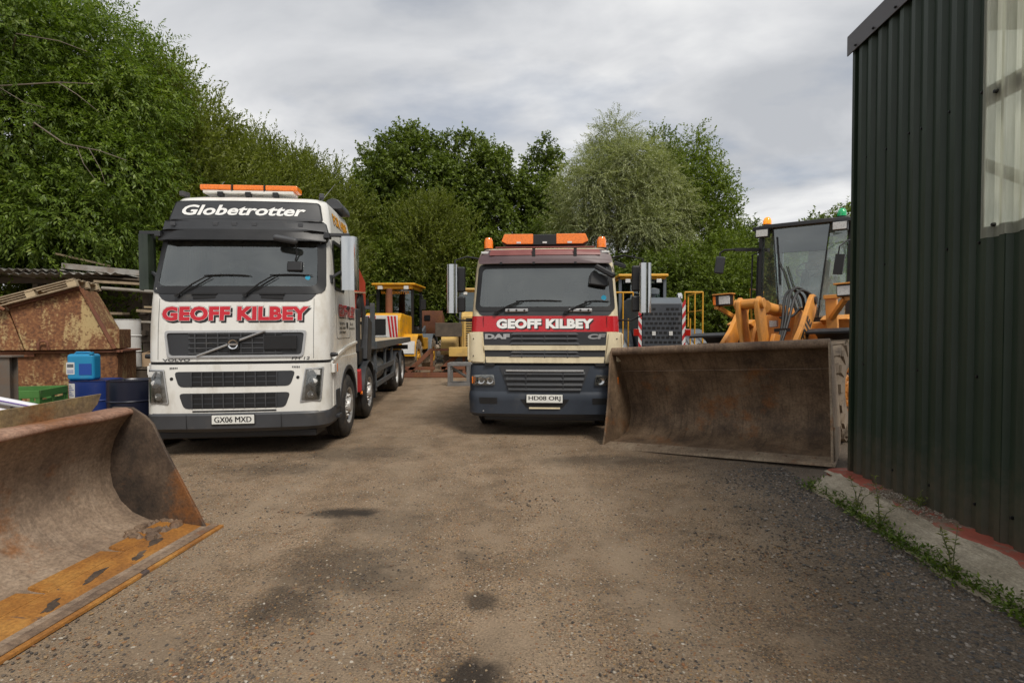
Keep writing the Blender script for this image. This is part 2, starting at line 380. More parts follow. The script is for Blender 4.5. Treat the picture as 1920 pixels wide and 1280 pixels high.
class Front:
    """front of a cab: y = f(x, z), bowed in plan, corners rounded; -y faces the viewer"""
    def __init__(s, levels, r=0.2, bow=0.07): s.L = levels; s.r = r; s.bow = bow
    def lev(s, z):
        L = s.L
        if z <= L[0][0]: return L[0][1], L[0][2]
        for a, b in zip(L, L[1:]):
            if z <= b[0]:
                t = (z - a[0]) / (b[0] - a[0]); return lerp(a[1], b[1], t), lerp(a[2], b[2], t)
        return L[-1][1], L[-1][2]
    def f(s, x, z):
        y, w = s.lev(z); ax = min(abs(x), w); r = s.r
        y += s.bow * (ax / w) ** 2
        t = ax - (w - r)
        if t > 0: y += r - math.sqrt(max(0, r * r - t * t))
        return y
    def patch(s, mb, outline, off=0.006, thick=0.02, rings=(1, .75, .5, .25)):
        n = len(outline); cx = sum(p[0] for p in outline) / n; cz = sum(p[1] for p in outline) / n
        vv, fs = [], []
        for k in rings:
            for (x, z) in outline:
                X, Z = cx + (x - cx) * k, cz + (z - cz) * k; vv.append((X, s.f(X, Z) - off, Z))
        vv.append((cx, s.f(cx, cz) - off, cz)); c = len(vv) - 1
        for q in range(len(rings) - 1):
            for i in range(n): fs.append((q * n + i, q * n + (i + 1) % n, (q + 1) * n + (i + 1) % n, (q + 1) * n + i))
        q = len(rings) - 1
        for i in range(n): fs.append((q * n + i, q * n + (i + 1) % n, c))
        b0 = len(vv)
        for (x, z) in outline: vv.append((x, s.f(x, z) - off + thick, z))
        for i in range(n): fs.append((i, b0 + i, b0 + (i + 1) % n, (i + 1) % n))
        mb.add(vv, fs); return mb
    def ring(s, mb, outer, inner, off=0.01, thick=0.02):
        n = len(outer); vv = []
        for o_, t in ((outer, 0), (inner, 0), (inner, thick), (outer, thick)):
            for (x, z) in o_: vv.append((x, s.f(x, z) - off + t, z))
        fs = []
        for q in range(4):
            for i in range(n):
                a, b = q * n, ((q + 1) % 4) * n
                fs.append((a + i, a + (i + 1) % n, b + (i + 1) % n, b + i))
        mb.add(vv, fs); return mb
    def shell(s, mb, zs, yb, sides, holes=(), nx=12, capped=True):
        """wrap-around skin: left side, rounded front, right side. sides: y positions on the flanks behind the corner.
        holes: (column test, z0, z1)"""
        rows = []
        for z in zs:
            y0, w = s.lev(z); r = s.r; ys = y0 + s.bow + r
            row = [(-w, y, z) for y in sorted([q for q in sides], reverse=True)]
            row = [(p[0], max(p[1], ys + 0.001), p[2]) for p in row]
            xs = [-w + r * (1 - math.cos(R(a))) for a in (0, 22, 45, 66)]
            xs += [lerp(-(w - r), w - r, i / nx) for i in range(nx + 1)]
            xs += [w - r * (1 - math.cos(R(a))) for a in (66, 45, 22, 0)]
            row += [(x, s.f(x, z), z) for x in xs]
            row += [(w, max(y, ys + 0.001), z) for y in sorted(sides)]
            rows.append(row)
        n = len(rows[0]); ns = len(sides); vv = [p for r_ in rows for p in r_]; fs = []
        for i in range(len(rows) - 1):
            for j in range(n - 1):
                za = (rows[i][j][2] + rows[i + 1][j][2]) / 2; xm = (rows[i][j][0] + rows[i][j + 1][0]) / 2; ym = (rows[i][j][1] + rows[i][j + 1][1]) / 2
                if any(h(xm, ym, za, j, n, ns) for h in holes): continue
                fs.append((i * n + j, i * n + j + 1, (i + 1) * n + j + 1, (i + 1) * n + j))
        k = len(rows) - 1
        if capped:
            for row_i in (0, k):
                a = [row_i * n + j for j in range(n)]
                fs.append(tuple(a) if row_i else tuple(reversed(a)))
            for i in range(k): fs.append((i * n, (i + 1) * n, (i + 1) * n + n - 1, i * n + n - 1))
        mb.add(vv, fs); return mb

# ------------------------------------------------------------------ lettering
_tcache = {}
def text_geo(s, bold=0.0, shear=0.0, ext=0.0, spacing=1.0):
    key = (s, bold, shear, ext, spacing)
    if key in _tcache: return _tcache[key]
    cu = bpy.data.curves.new('lettering', 'FONT'); cu.body = s; cu.offset = bold; cu.shear = shear; cu.extrude = ext; cu.resolution_u = 3
    cu.space_character = spacing
    ob = bpy.data.objects.new('lettering', cu); col.objects.link(ob)
    dg = bpy.context.evaluated_depsgraph_get(); dg.update()
    me = bpy.data.meshes.new_from_object(ob.evaluated_get(dg))
    vv = [tuple(v.co) for v in me.vertices]; fs = [tuple(p.vertices) for p in me.polygons]
    bpy.data.objects.remove(ob); bpy.data.curves.remove(cu); bpy.data.meshes.remove(me)
    _tcache[key] = (vv, fs); return vv, fs
def lettering(parent, s, x0, x1, z0, z1, mapper, layers, shear=0.0, name='lettering', spacing=1.0):
    """layers: (bold, dx, dz, material, depth). mapper(u, v, d) -> local point, d = distance out of the surface"""
    base, _ = text_geo(s, layers[-1][0], shear, 0.0, spacing)
    bx0, bx1 = min(p[0] for p in base), max(p[0] for p in base); by0, by1 = min(p[1] for p in base), max(p[1] for p in base)
    sx, sz = (x1 - x0) / (bx1 - bx0), (z1 - z0) / (by1 - by0)
    for i, (b, dx, dz, m, d) in enumerate(layers):
        vv, fs = text_geo(s, b, shear, 0.0, spacing)
        mb = MB(); mb.add([mapper(x0 + (p[0] - bx0) * sx + dx, z0 + (p[1] - by0) * sz + dz, d) for p in vv], fs)
        nm = name if i == len(layers) - 1 else name + ('_shadow' if i == 0 else '_outline')
        mb.build(nm, m, parent, recalc=False)

# ------------------------------------------------------------------ wheels
def wheel(parent, x, y, z, r, w, side, rim_r, rim_m='rim', tyre_m='rubber', lug=0, nut=10, front=True, seg=40):
    """wheel with its outer face at x on the given side (+1/-1); sub-parts tyre and rim"""
    wh = bpy.data.objects.new('wheel', None); col.objects.link(wh); wh.parent = parent; wh.location = (x, y, z)
    s = -side
    prof = [(rim_r, 0.02), (rim_r + 0.02, 0.0), (rim_r + (r - rim_r) * .55, -0.012), (r - 0.055, 0.012), (r - 0.018, 0.03), (r, 0.055)]
    if not lug:
        g = 0.012
        for q in (0.28, 0.5, 0.72): prof += [(r, w * q - 0.012), (r - g, w * q - 0.008), (r - g, w * q + 0.008), (r, w * q + 0.012)]
    prof += [(r, w - 0.055), (r - 0.018, w - 0.03), (r - 0.055, w - 0.012), (rim_r + 0.02, w), (rim_r, w - 0.02)]
    t = MB(); t.lathe([(a, b * s) for a, b in prof], axis='x', n=seg, close=True)
    if lug:
        for k in range(lug):
            for hs in (0, 1):
                a = 2 * math.pi * (k + 0.5 * hs) / lug
                Mx = Matrix.Rotation(a, 4, 'X')
                b = MB(); u0, u1 = (0.02, 0.56) if hs == 0 else (0.44, 0.98)
                ya, yb_ = (0.09, -0.03) if hs == 0 else (-0.03, 0.09)
                hh = 0.075; q0, q1 = u0 * w * s, u1 * w * s
                pts = []
                for zz_ in (r - 0.06, r + 0.012):
                    for (xx, yy) in ((q0, ya - hh), (q1, yb_ - hh), (q1, yb_ + hh), (q0, ya + hh)): pts.append((xx, yy, zz_))
                b.hexa(pts); t.add([Mx @ Vector(p) for p in b.v], b.f)
                b2 = MB(); xe = -0.008 * s if hs == 0 else (w + 0.008) * s
                b2.box((xe), ya if hs == 0 else yb_, r - 0.12, 0.03, 0.12, 0.18)
                t.add([Mx @ Vector(p) for p in b2.v], b2.f)
    t.build('tyre', tyre_m, wh)
    q = MB()
    if front:
        pr = [(0.0, -0.035), (0.10, -0.035), (0.115, -0.01), (0.12, 0.02), (rim_r * .52, 0.03), (rim_r * .66, 0.02), (rim_r * .80, 0.055), (rim_r * .86, 0.07), (rim_r * .92, 0.03), (rim_r * .99, 0.004), (rim_r + 0.012, 0.0), (rim_r + 0.012, 0.06)]
    else:
        pr = [(0.0, 0.02), (0.11, 0.02), (0.125, 0.05), (0.13, 0.12), (rim_r * .5, 0.14), (rim_r * .8, 0.12), (rim_r * .88, 0.09), (rim_r * .93, 0.03), (rim_r * .99, 0.004), (rim_r + 0.012, 0.0), (rim_r + 0.012, 0.06)]
    q.lathe([(a, b * s) for a, b in pr], axis='x', n=seg)
    dz = (0.018 if front else 0.11) * s
    for k in range(nut):
        a = 2 * math.pi * k / nut; rr = rim_r * 0.58
        q.lathe([(0.0, dz - 0.025 * s), (0.014, dz - 0.022 * s), (0.017, dz + 0.03 * s)], (0, rr * math.cos(a), rr * math.sin(a)), 'x', 6)
    q.build('rim', rim_m, wh)
    dk = MB()
    for k in range(nut):
        a = 2 * math.pi * (k + 0.5) / nut; rr = rim_r * 0.74
        x0_ = (0.034 if front else 0.121) * s
        dk.lathe([(0.0, x0_ - 0.004 * s), (0.026, x0_ - 0.004 * s), (0.026, x0_ + 0.02 * s)], (0, rr * math.cos(a), rr * math.sin(a)), 'x', 10)
    dk.build('rim_vent', 'black', wh)
    hubm = MB(); hubm.lathe([(0.0, 0.05 * s), (rim_r - 0.01, 0.12 * s), (rim_r - 0.01, (w - 0.03) * s), (0, (w - 0.06) * s)], axis='x', n=20); hubm.build('hub', 'grey_plastic', wh)
    return wh
# ================================================================== THE SETTING
def gz(x, y): return 0.13 * sstep((x - 1.5) / 3.2)

# ---- ground: one sheet, fine near the camera, out to the horizon
def ground():
    from mathutils import noise
    xs = sorted(set([round(-12 + 0.2 * i, 3) for i in range(111)] + [-1500, -500, -150, -60, -35, -25, -18, -14.5, 12, 15, 20, 30, 60, 150, 500, 1500]))
    ys = sorted(set([round(0.6 + 0.15 * i, 3) for i in range(62)] + [round(10 + 0.4 * i, 3) for i in range(40)] + [-300, -60, -20, -8, -3, -1, 0, 27, 29, 33, 40, 60, 120, 300, 800, 2500]))
    rows = []
    for y in ys:
        row = []
        for x in xs:
            z = gz(x, y)
            if -13 < x < 11 and -1 < y < 27:
                z += 0.014 * noise.noise(Vector((x * .8, y * .8, 0))) + 0.008 * noise.noise(Vector((x * 2.3, y * 2.3, 5)))
            row.append((x, y, z))
        rows.append(row)
    m, nd, lk, b = new_mat('packed_earth_and_gravel')
    c = nd.new('ShaderNodeTexCoord'); ob = c.outputs['Object']
    big = tex_noise(nd, lk, 0.55, 6, 0.6, ob); mid = tex_noise(nd, lk, 3.0, 7, 0.65, ob); fine = tex_noise(nd, lk, 70, 3, 0.7, ob)
    c1 = ramp(nd, lk, big.outputs[0], [(0.32, (0.152, 0.109, 0.071)), (0.52, (0.214, 0.153, 0.099)), (0.70, (0.282, 0.206, 0.137))]).outputs[0]
    c2 = ramp(nd, lk, mid.outputs[0], [(0.28, 0.60), (0.5, 1.0), (0.72, 1.22)]).outputs[0]
    cc = mixc(nd, lk, 1.0, c1, c2, 'MULTIPLY')
    c3 = ramp(nd, lk, fine.outputs[0], [(0.30, 0.38), (0.5, 1.0), (0.70, 1.75)]).outputs[0]
    cc = mixc(nd, lk, 1.0, cc, c3, 'MULTIPLY')
    # embedded stones: two sizes of cells, only some of the cells are stones
    sepx0 = sepx = nd.new('ShaderNodeSeparateXYZ'); lk.new(ob, sepx.inputs[0])
    pat = tex_noise(nd, lk, 1.9, 6, 0.62, ob, dist=.5)      # stones lie in drifts, dusty fines between
    dn = ramp(nd, lk, pat.outputs[0], [(0.36, 0.10), (0.50, 0.55), (0.64, 1.0)]).outputs[0]
    dust_haze = ramp(nd, lk, pat.outputs[0], [(0.34, 0.55), (0.50, 0.0)]).outputs[0]
    cc = mixc(nd, lk, dust_haze, cc, (0.285, 0.215, 0.148))
    # faint wheel tracks running up the yard
    for (a_, b__, wd, k_) in ((-2.55, 0.02, .22, .34), (-0.55, -.13, .24, .30), (1.35, -.12, .24, .30), (0.15, .04, .20, .22), (-1.75, .16, .2, .26)):
        m1_ = nd.new('ShaderNodeMath'); m1_.operation = 'MULTIPLY_ADD'; lk.new(sepx0.outputs[1], m1_.inputs[0]); m1_.inputs[1].default_value = -b__; lk.new(sepx0.outputs[0], m1_.inputs[2])
        m2_ = nd.new('ShaderNodeMath'); m2_.operation = 'MULTIPLY_ADD'; lk.new(big.outputs[0], m2_.inputs[0]); m2_.inputs[1].default_value = 0.9; lk.new(m1_.outputs[0], m2_.inputs[2])
        m3_ = nd.new('ShaderNodeMath'); m3_.operation = 'SUBTRACT'; lk.new(m2_.outputs[0], m3_.inputs[0]); m3_.inputs[1].default_value = a_ + .45
        m4_ = nd.new('ShaderNodeMath'); m4_.operation = 'ABSOLUTE'; lk.new(m3_.outputs[0], m4_.inputs[0])
        r_ = nd.new('ShaderNodeMapRange'); r_.inputs['From Min'].default_value = wd * .6; r_.inputs['From Max'].default_value = wd * 1.5; r_.inputs['To Min'].default_value = k_; r_.inputs['To Max'].default_value = 0; lk.new(m4_.outputs[0], r_.inputs[0])
        m5_ = nd.new('ShaderNodeMath'); m5_.operation = 'MULTIPLY'; lk.new(r_.outputs[0], m5_.inputs[0]); lk.new(c2, m5_.inputs[1])
        cc = mixc(nd, lk, m5_.outputs[0], cc, (0.31, 0.238, 0.165))
    for sc_, thr, keep in ((44, 0.36, 0.52), (88, 0.40, 0.60), (26, 0.27, 0.22)):
        v = nd.new('ShaderNodeTexVoronoi'); v.inputs['Scale'].default_value = sc_; lk.new(ob, v.inputs['Vector'])
        sp = nd.new('ShaderNodeSeparateColor'); lk.new(v.outputs['Color'], sp.inputs[0])
        inside = nd.new('ShaderNodeMath'); inside.operation = 'LESS_THAN'; lk.new(v.outputs['Distance'], inside.inputs[0]); inside.inputs[1].default_value = thr
        pick = nd.new('ShaderNodeMath'); pick.operation = 'LESS_THAN'; lk.new(sp.outputs[0], pick.inputs[0]); kp = nd.new('ShaderNodeMath'); kp.operation = 'MULTIPLY'; lk.new(dn, kp.inputs[0]); kp.inputs[1].default_value = keep * 1.15; lk.new(kp.outputs[0], pick.inputs[1])
        mk = nd.new('ShaderNodeMath'); mk.operation = 'MULTIPLY'; lk.new(inside.outputs[0], mk.inputs[0]); lk.new(pick.outputs[0], mk.inputs[1])
        sc2 = ramp(nd, lk, sp.outputs[1], [(0.0, (0.045, 0.039, 0.034)), (0.34, (0.11, 0.093, 0.077)), (0.5, (0.23, 0.105, 0.048)), (0.68, (0.30, 0.19, 0.085)), (0.9, (0.31, 0.25, 0.18)), (1.0, (0.46, 0.41, 0.34))]).outputs[0]
        cc = mixc(nd, lk, mk.outputs[0], cc, sc2)
    # darker loose chippings along the shed and by the big bucket
    n_e = tex_noise(nd, lk, 1.6, 5, 0.6, ob)
    def edge_mask(expr_src, lo, hi):
        a = nd.new('ShaderNodeMath'); a.operation = 'ADD'; lk.new(expr_src, a.inputs[0])
        sb = nd.new('ShaderNodeMath'); sb.operation = 'MULTIPLY'; lk.new(n_e.outputs[0], sb.inputs[0]); sb.inputs[1].default_value = 1.3
        lk.new(sb.outputs[0], a.inputs[1])
        r = nd.new('ShaderNodeMapRange'); r.inputs['From Min'].default_value = lo; r.inputs['From Max'].default_value = hi; lk.new(a.outputs[0], r.inputs[0]); return r.outputs[0]
    slope = nd.new('ShaderNodeMath'); slope.operation = 'MULTIPLY_ADD'; lk.new(sepx.outputs[1], slope.inputs[0]); slope.inputs[1].default_value = -0.16; lk.new(sepx.outputs[0], slope.inputs[2])
    em = edge_mask(slope.outputs[0], 1.75, 2.75)
    grit = ramp(nd, lk, fine.outputs[0], [(0.3, (0.058, 0.051, 0.045)), (0.55, (0.140, 0.120, 0.100)), (0.75, (0.25, 0.212, 0.170))]).outputs[0]
    emf = nd.new('ShaderNodeMath'); emf.operation = 'MULTIPLY'; lk.new(em, emf.inputs[0]); emf.inputs[1].default_value = 0.58
    cc = mixc(nd, lk, emf.outputs[0], cc, grit)
    # oil stains where they lie
    stn = tex_noise(nd, lk, 5.5, 9, 0.72, ob)
    for (sx, sy, rx, ry, k) in ((-1.62, 5.0, 0.36, 0.15, 0.9), (-1.15, 4.75, 0.55, 0.5, 0.32), (-1.30, 3.85, 0.52, 0.40, 0.52), (-1.45, 3.3, 0.30, 0.26, 0.55), (-0.2, 3.34, 0.12, 0.13, 0.7), (-0.2, 2.62, 0.22, 0.16, 0.9), (-0.35, 4.05, 0.12, 0.1, 0.4),
                                (-0.9, 3.6, .3, .25, .35), (-3.0, 6.6, 0.8, 0.35, 0.5), (1.3, 7.0, 1.2, 0.35, 0.45), (-2.2, 7.4, 1.0, 0.5, 0.45)):
        vm = nd.new('ShaderNodeMapping'); vm.inputs['Location'].default_value = (-sx / rx, -sy / ry, 0); vm.inputs['Scale'].default_value = (1 / rx, 1 / ry, 0); lk.new(ob, vm.inputs[0])
        ln = nd.new('ShaderNodeVectorMath'); ln.operation = 'LENGTH'; lk.new(vm.outputs[0], ln.inputs[0])
        ad = nd.new('ShaderNodeMath'); ad.operation = 'MULTIPLY_ADD'; lk.new(stn.outputs[0], ad.inputs[0]); ad.inputs[1].default_value = -1.9; lk.new(ln.outputs['Value'], ad.inputs[2])
        r = nd.new('ShaderNodeMapRange'); r.inputs['From Min'].default_value = -0.45; r.inputs['From Max'].default_value = 0.22; r.inputs['To Min'].default_value = k; r.inputs['To Max'].default_value = 0.0
        lk.new(ad.outputs[0], r.inputs[0])
        cc = mixc(nd, lk, r.outputs[0], cc, (0.026, 0.021, 0.017))
    lk.new(cc, b.inputs['Base Color']); b.inputs['Roughness'].default_value = 0.9; b.inputs['Specular IOR Level'].default_value = 0.25
    hv = nd.new('ShaderNodeMath'); hv.operation = 'ADD'; lk.new(fine.outputs[0], hv.inputs[0]); lk.new(mid.outputs[0], hv.inputs[1])
    bumpn(nd, lk, b, hv.outputs[0], 0.8, 0.018)
    mb = MB(); mb.grid(rows)
    o = mb.build('ground', m, recalc=False); tag(o, 'beige packed earth and gravel yard with dark oil stains', 'ground', kind='structure')
    return o
ground()

def attr_mat(name, stops, rough=0.8, transl=0.0, spec=0.3):
    m, nd, lk, b = new_mat(name)
    a = nd.new('ShaderNodeAttribute'); a.attribute_name = 'tone'
    r = ramp(nd, lk, a.outputs['Fac'], stops)
    lk.new(r.outputs[0], b.inputs['Base Color']); b.inputs['Roughness'].default_value = rough; b.inputs['Specular IOR Level'].default_value = spec
    if transl:
        tr = nd.new('ShaderNodeBsdfTranslucent')
        br = mixc(nd, lk, 1.0, r.outputs[0], (1.25, 1.35, 0.6), 'MULTIPLY'); lk.new(br, tr.inputs[0])
        ms = nd.new('ShaderNodeMixShader'); ms.inputs[0].default_value = transl
        out = nd['Material Output'] if 'Material Output' in nd else [n for n in nd if n.type == 'OUTPUT_MATERIAL'][0]
        lk.new(b.outputs[0], ms.inputs[1]); lk.new(tr.outputs[0], ms.inputs[2]); lk.new(ms.outputs[0], out.inputs[0])
    return m
def raw_mesh(name, verts, nper, m, parent=None, tone=None):
    """mesh of many separate n-gons, verts (F*nper,3)"""
    nv = len(verts); nf = nv // nper
    me = bpy.data.meshes.new(name)
    me.vertices.add(nv); me.vertices.foreach_set('co', np.ascontiguousarray(verts, dtype=np.float32).ravel())
    me.loops.add(nv); me.loops.foreach_set('vertex_index', np.arange(nv, dtype=np.int32))
    me.polygons.add(nf); me.polygons.foreach_set('loop_start', np.arange(0, nv, nper, dtype=np.int32))
    me.update(calc_edges=True)
    if tone is not None:
        at = me.attributes.new('tone', 'FLOAT', 'FACE'); at.data.foreach_set('value', np.ascontiguousarray(tone, dtype=np.float32))
    me.materials.append(m)
    o = bpy.data.objects.new(name, me); col.objects.link(o)
    if parent is not None: o.parent = parent
    return o
def unit(a): return a / np.maximum(np.linalg.norm(a, axis=-1, keepdims=True), 1e-9)

# ---- loose stones on the ground
def pebbles(name, label, n, area, rmin, rmax, stops, seed, pw=2.2):
    rg = np.random.default_rng(seed)
    P = area(rg, n); n = len(P)
    r = rmin + (rmax - rmin) * rg.random(n) ** pw
    t = (1 + 5 ** .5) / 2
    ic = unit(np.array([(-1, t, 0), (1, t, 0), (-1, -t, 0), (1, -t, 0), (0, -1, t), (0, 1, t), (0, -1, -t), (0, 1, -t), (t, 0, -1), (t, 0, 1), (-t, 0, -1), (-t, 0, 1)], float))
    F = np.array([(0, 11, 5), (0, 5, 1), (0, 1, 7), (0, 7, 10), (0, 10, 11), (1, 5, 9), (5, 11, 4), (11, 10, 2), (10, 7, 6), (7, 1, 8), (3, 9, 4), (3, 4, 2), (3, 2, 6), (3, 6, 8), (3, 8, 9), (4, 9, 5), (2, 4, 11), (6, 2, 10), (8, 6, 7), (9, 8, 1)])
    V = ic[None] * (0.75 + 0.5 * rg.random((n, 12, 1)))
    ang = rg.random(n) * 6.283; ca, sa = np.cos(ang), np.sin(ang)
    V = V * np.stack([1.0 + .5 * rg.random(n), .8 + .3 * rg.random(n), .45 + .3 * rg.random(n)], 1)[:, None]
    V = np.stack([V[..., 0] * ca[:, None] - V[..., 1] * sa[:, None], V[..., 0] * sa[:, None] + V[..., 1] * ca[:, None], V[..., 2]], -1)
    V = V * r[:, None, None] + P[:, None, :] + np.array([0, 0, 1])[None, None] * (r * 0.25)[:, None, None]
    tri = V[:, F].reshape(-1, 3)
    tone = np.repeat(rg.random(n), 20)
    m = attr_mat(name + '_stone', stops, 0.85)
    o = raw_mesh(name, tri, 3, m, None, tone); tag(o, label, 'gravel', kind='stuff'); return o
def area_yard(rg, n):
    y = 2.0 + 7.5 * rg.random(n) ** 1.7; x = (rg.random(n) * 2.2 - 1.15) * y
    k = (x < 2.75 + 0.09 * y) & (x > -5); x, y = x[k], y[k]
    nn = np.sin(x * 2.1 + 1.3 * np.sin(y * 1.7)) * np.sin(y * 2.6 + 0.7 * np.sin(x * 3.1)); k = rg.random(len(x)) < 0.42 + 0.5 * nn; x, y = x[k], y[k]
    return np.stack([x, y, [gz(a, b) for a, b in zip(x, y)]], 1)
def area_edge(rg, n):
    y = 2.2 + 4.2 * rg.random(n) ** 1.2; x = 2.78 + 0.09 * y - np.abs(rg.normal(0, 0.45, n)) - 0.03
    return np.stack([x, y, [gz(a, b) for a, b in zip(x, y)]], 1)
pebbles('gravel', 'small loose brown and grey stones scattered over the yard', 52000, area_yard, 0.0025, 0.011,
        [(0, (0.05, 0.044, 0.04)), (0.42, (0.12, 0.098, 0.08)), (0.55, (0.22, 0.105, 0.05)), (0.7, (0.27, 0.175, 0.085)), (0.93, (0.26, 0.215, 0.16)), (1, (0.42, 0.38, 0.32))], 5)
pebbles('gravel', 'dark loose chippings banked along the concrete apron', 9000, area_edge, 0.003, 0.013,
        [(0, (0.06, 0.058, 0.056)), (0.5, (0.13, 0.12, 0.11)), (0.8, (0.21, 0.165, 0.12)), (1, (0.36, 0.32, 0.28))], 9)

# ---- the shed: box-profile cladding, unseen far side and roof left open to light the panel
SH = Vector((3.70, 5.65, 0.0)); SHD = Vector((-0.0816, -1.0, 0)).normalized(); SHN = Vector((-1.0, 0.0816, 0)).normalized()
SH_FRAME = Matrix(((SHD.x, SHN.x, 0, SH.x), (SHD.y, SHN.y, 0, SH.y), (0, 0, 1, 0), (0, 0, 0, 1)))   # local: x along the wall to the camera, y out of the wall
def profile(u0, u1, pitch=0.163, depth=0.036, crest=0.052, slope=0.022, phase=0.0):
    """box profile: list of (u, out)"""
    pts = []; k = math.floor((u0 - phase) / pitch)
    while True:
        c = phase + k * pitch; k += 1
        for du, o in ((0, 0), (pitch - crest - 2 * slope, 0), (pitch - crest - slope, depth), (pitch - slope, depth)):
            q = c + du
            if u0 < q < u1: pts.append((q, o))
        if c > u1: break
    def at(u):
        q = (u - phase) % pitch; a = pitch - crest - 2 * slope
        return 0 if q < a else depth * (q - a) / slope if q < a + slope else depth if q < a + slope + crest else depth * (pitch - q) / slope
    return [(u0, at(u0))] + pts + [(u1, at(u1))]
def clad(mb, u0, u1, z0, z1, off=0.0, t=0.003, nz=2, jag=None, **kw):
    pr = profile(u0, u1, **kw)
    rows = [[(u, o + off, z if i else z0 + (jag(u) if jag else 0)) for (u, o) in pr] for i, z in enumerate([lerp(z0, z1, k / nz) for k in range(nz + 1)])]
    mb.grid(rows, (0, -t, 0))
shed = thing('shed', 'dark green box profile metal shed with a translucent panel', 'shed')
shed.matrix_world = SH_FRAME
def cladding_mat():
    m, nd, lk, b = new_mat('dark_green_cladding')
    a = tex_noise(nd, lk, 1.2, 6, 0.6); s_ = tex_noise(nd, lk, 3.0, 6, 0.7, stretch=(3, 1, 0.15))
    c = ramp(nd, lk, a.outputs[0], [(0.3, (0.012, 0.024, 0.013)), (0.7, (0.020, 0.036, 0.021))]).outputs[0]
    k = ramp(nd, lk, s_.outputs[0], [(0.52, 0.0), (0.8, 0.5)]).outputs[0]
    c = mixc(nd, lk, k, c, (0.052, 0.055, 0.045))
    tcz = nd.new('ShaderNodeTexCoord'); sz_ = nd.new('ShaderNodeSeparateXYZ'); lk.new(tcz.outputs['Object'], sz_.inputs[0])
    spn = tex_noise(nd, lk, 9, 7, 0.7); hz = nd.new('ShaderNodeMath'); hz.operation = 'MULTIPLY_ADD'; lk.new(spn.outputs[0], hz.inputs[0]); hz.inputs[1].default_value = -1.1; lk.new(sz_.outputs[2], hz.inputs[2])
    spl = nd.new('ShaderNodeMapRange'); spl.inputs['From Min'].default_value = -0.35; spl.inputs['From Max'].default_value = 0.25; spl.inputs['To Min'].default_value = .75; spl.inputs['To Max'].default_value = 0; lk.new(hz.outputs[0], spl.inputs[0])
    c = mixc(nd, lk, spl.outputs[0], c, (0.085, 0.066, 0.045))      # mud splashed up from the yard
    lk.new(c, b.inputs['Base Color']); b.inputs['Roughness'].default_value = 0.48; b.inputs['Specular IOR Level'].default_value = 0.45
    d = tex_noise(nd, lk, 5, 2); bumpn(nd, lk, b, d.outputs[0], 0.10, 0.02); return m
M['cladding'] = cladding_mat()
jag = lambda u: 0.012 * math.sin(u * 9) + 0.008 * math.sin(u * 23)
w = MB(); clad(w, 0.0, 0.95, 0.215, 4.86, jag=jag); w.build('cladding_sheet', M['cladding'], shed, ang=25)
w = MB(); clad(w, 0.93, 1.745, 0.215, 4.86, off=0.004, jag=jag); clad(w, 1.745, 1.93, 0.215, 2.52, off=0.004, jag=jag); w.build('cladding_sheet', M['cladding'], shed, ang=25)
w = MB(); clad(w, 1.91, 2.95, 0.21, 2.52, jag=jag); w.build('cladding_sheet', M['cladding'], shed, ang=25)
w = MB(); clad(w, 2.93, 4.6, 0.21, 2.52, off=0.004, jag=jag); w.build('cladding_sheet', M['cladding'], shed, ang=25)
w = MB(); clad(w, 4.58, 9.0, 0.21, 4.86, jag=jag); w.build('cladding_sheet', M['cladding'], shed, ang=25)
def grp_mat():
    m = bpy.data.materials.new('translucent_sheet'); m.use_nodes = True; nd, lk = m.node_tree.nodes, m.node_tree.links; nd.clear()
    o = nd.new('ShaderNodeOutputMaterial'); tl = nd.new('ShaderNodeBsdfTranslucent'); tp = nd.new('ShaderNodeBsdfTransparent'); df = nd.new('ShaderNodeBsdfPrincipled')
    s_ = tex_noise(nd, lk, 4.0, 7, 0.7, stretch=(6, 1, 0.25)); q = tex_noise(nd, lk, 1.3, 4)
    c = ramp(nd, lk, s_.outputs[0], [(0.35, (0.62, 0.63, 0.54)), (0.65, (0.88, 0.89, 0.82))]).outputs[0]
    lk.new(c, tl.inputs[0]); lk.new(c, df.inputs['Base Color']); df.inputs['Roughness'].default_value = 0.35
    tp.inputs[0].default_value = (0.84, 0.86, 0.78, 1)
    m1 = nd.new('ShaderNodeMixShader'); m1.inputs[0].default_value = 0.30; lk.new(tl.outputs[0], m1.inputs[1]); lk.new(df.outputs[0], m1.inputs[2])
    m2 = nd.new('ShaderNodeMixShader'); m2.inputs[0].default_value = 0.42; lk.new(m1.outputs[0], m2.inputs[1]); lk.new(tp.outputs[0], m2.inputs[2])
    lk.new(m2.outputs[0], o.inputs[0]); return m
M['grp'] = grp_mat()
w = MB(); clad(w, 1.72, 2.62, 2.44, 4.86, off=0.008); w.build('translucent_panel', M['grp'], shed, ang=25)
w = MB(); clad(w, 2.58, 4.70, 2.50, 4.86, off=0.013); w.build('translucent_panel', M['grp'], shed, ang=25)
def fixings(name, spots, prof):
    src = MB().lathe(prof, axis='y', n=8).build(name, 'screw', shed)
    for k, p in enumerate(spots):
        o = src if k == 0 else src.copy()
        if k: col.objects.link(o); o.parent = shed
        o.location = p
fixings('screw_cap', [(round(u / 0.163) * 0.163 + 0.035, 0.002, z) for u, z in ((0.12, 3.55), (0.45, 3.52), (0.78, 3.55), (0.95, 3.53), (1.27, 3.54), (1.6, 3.55), (1.60, 2.42), (1.27, 2.42), (0.45, 2.40), (0.12, 1.4), (0.95, 1.4), (1.6, 1.4), (2.4, 1.42), (0.62, 0.42), (1.12, 0.42), (1.60, 0.42), (1.95, 0.43))],
        [(0.0, 0.020), (0.010, 0.017), (0.013, 0.004), (0.013, -0.002)])
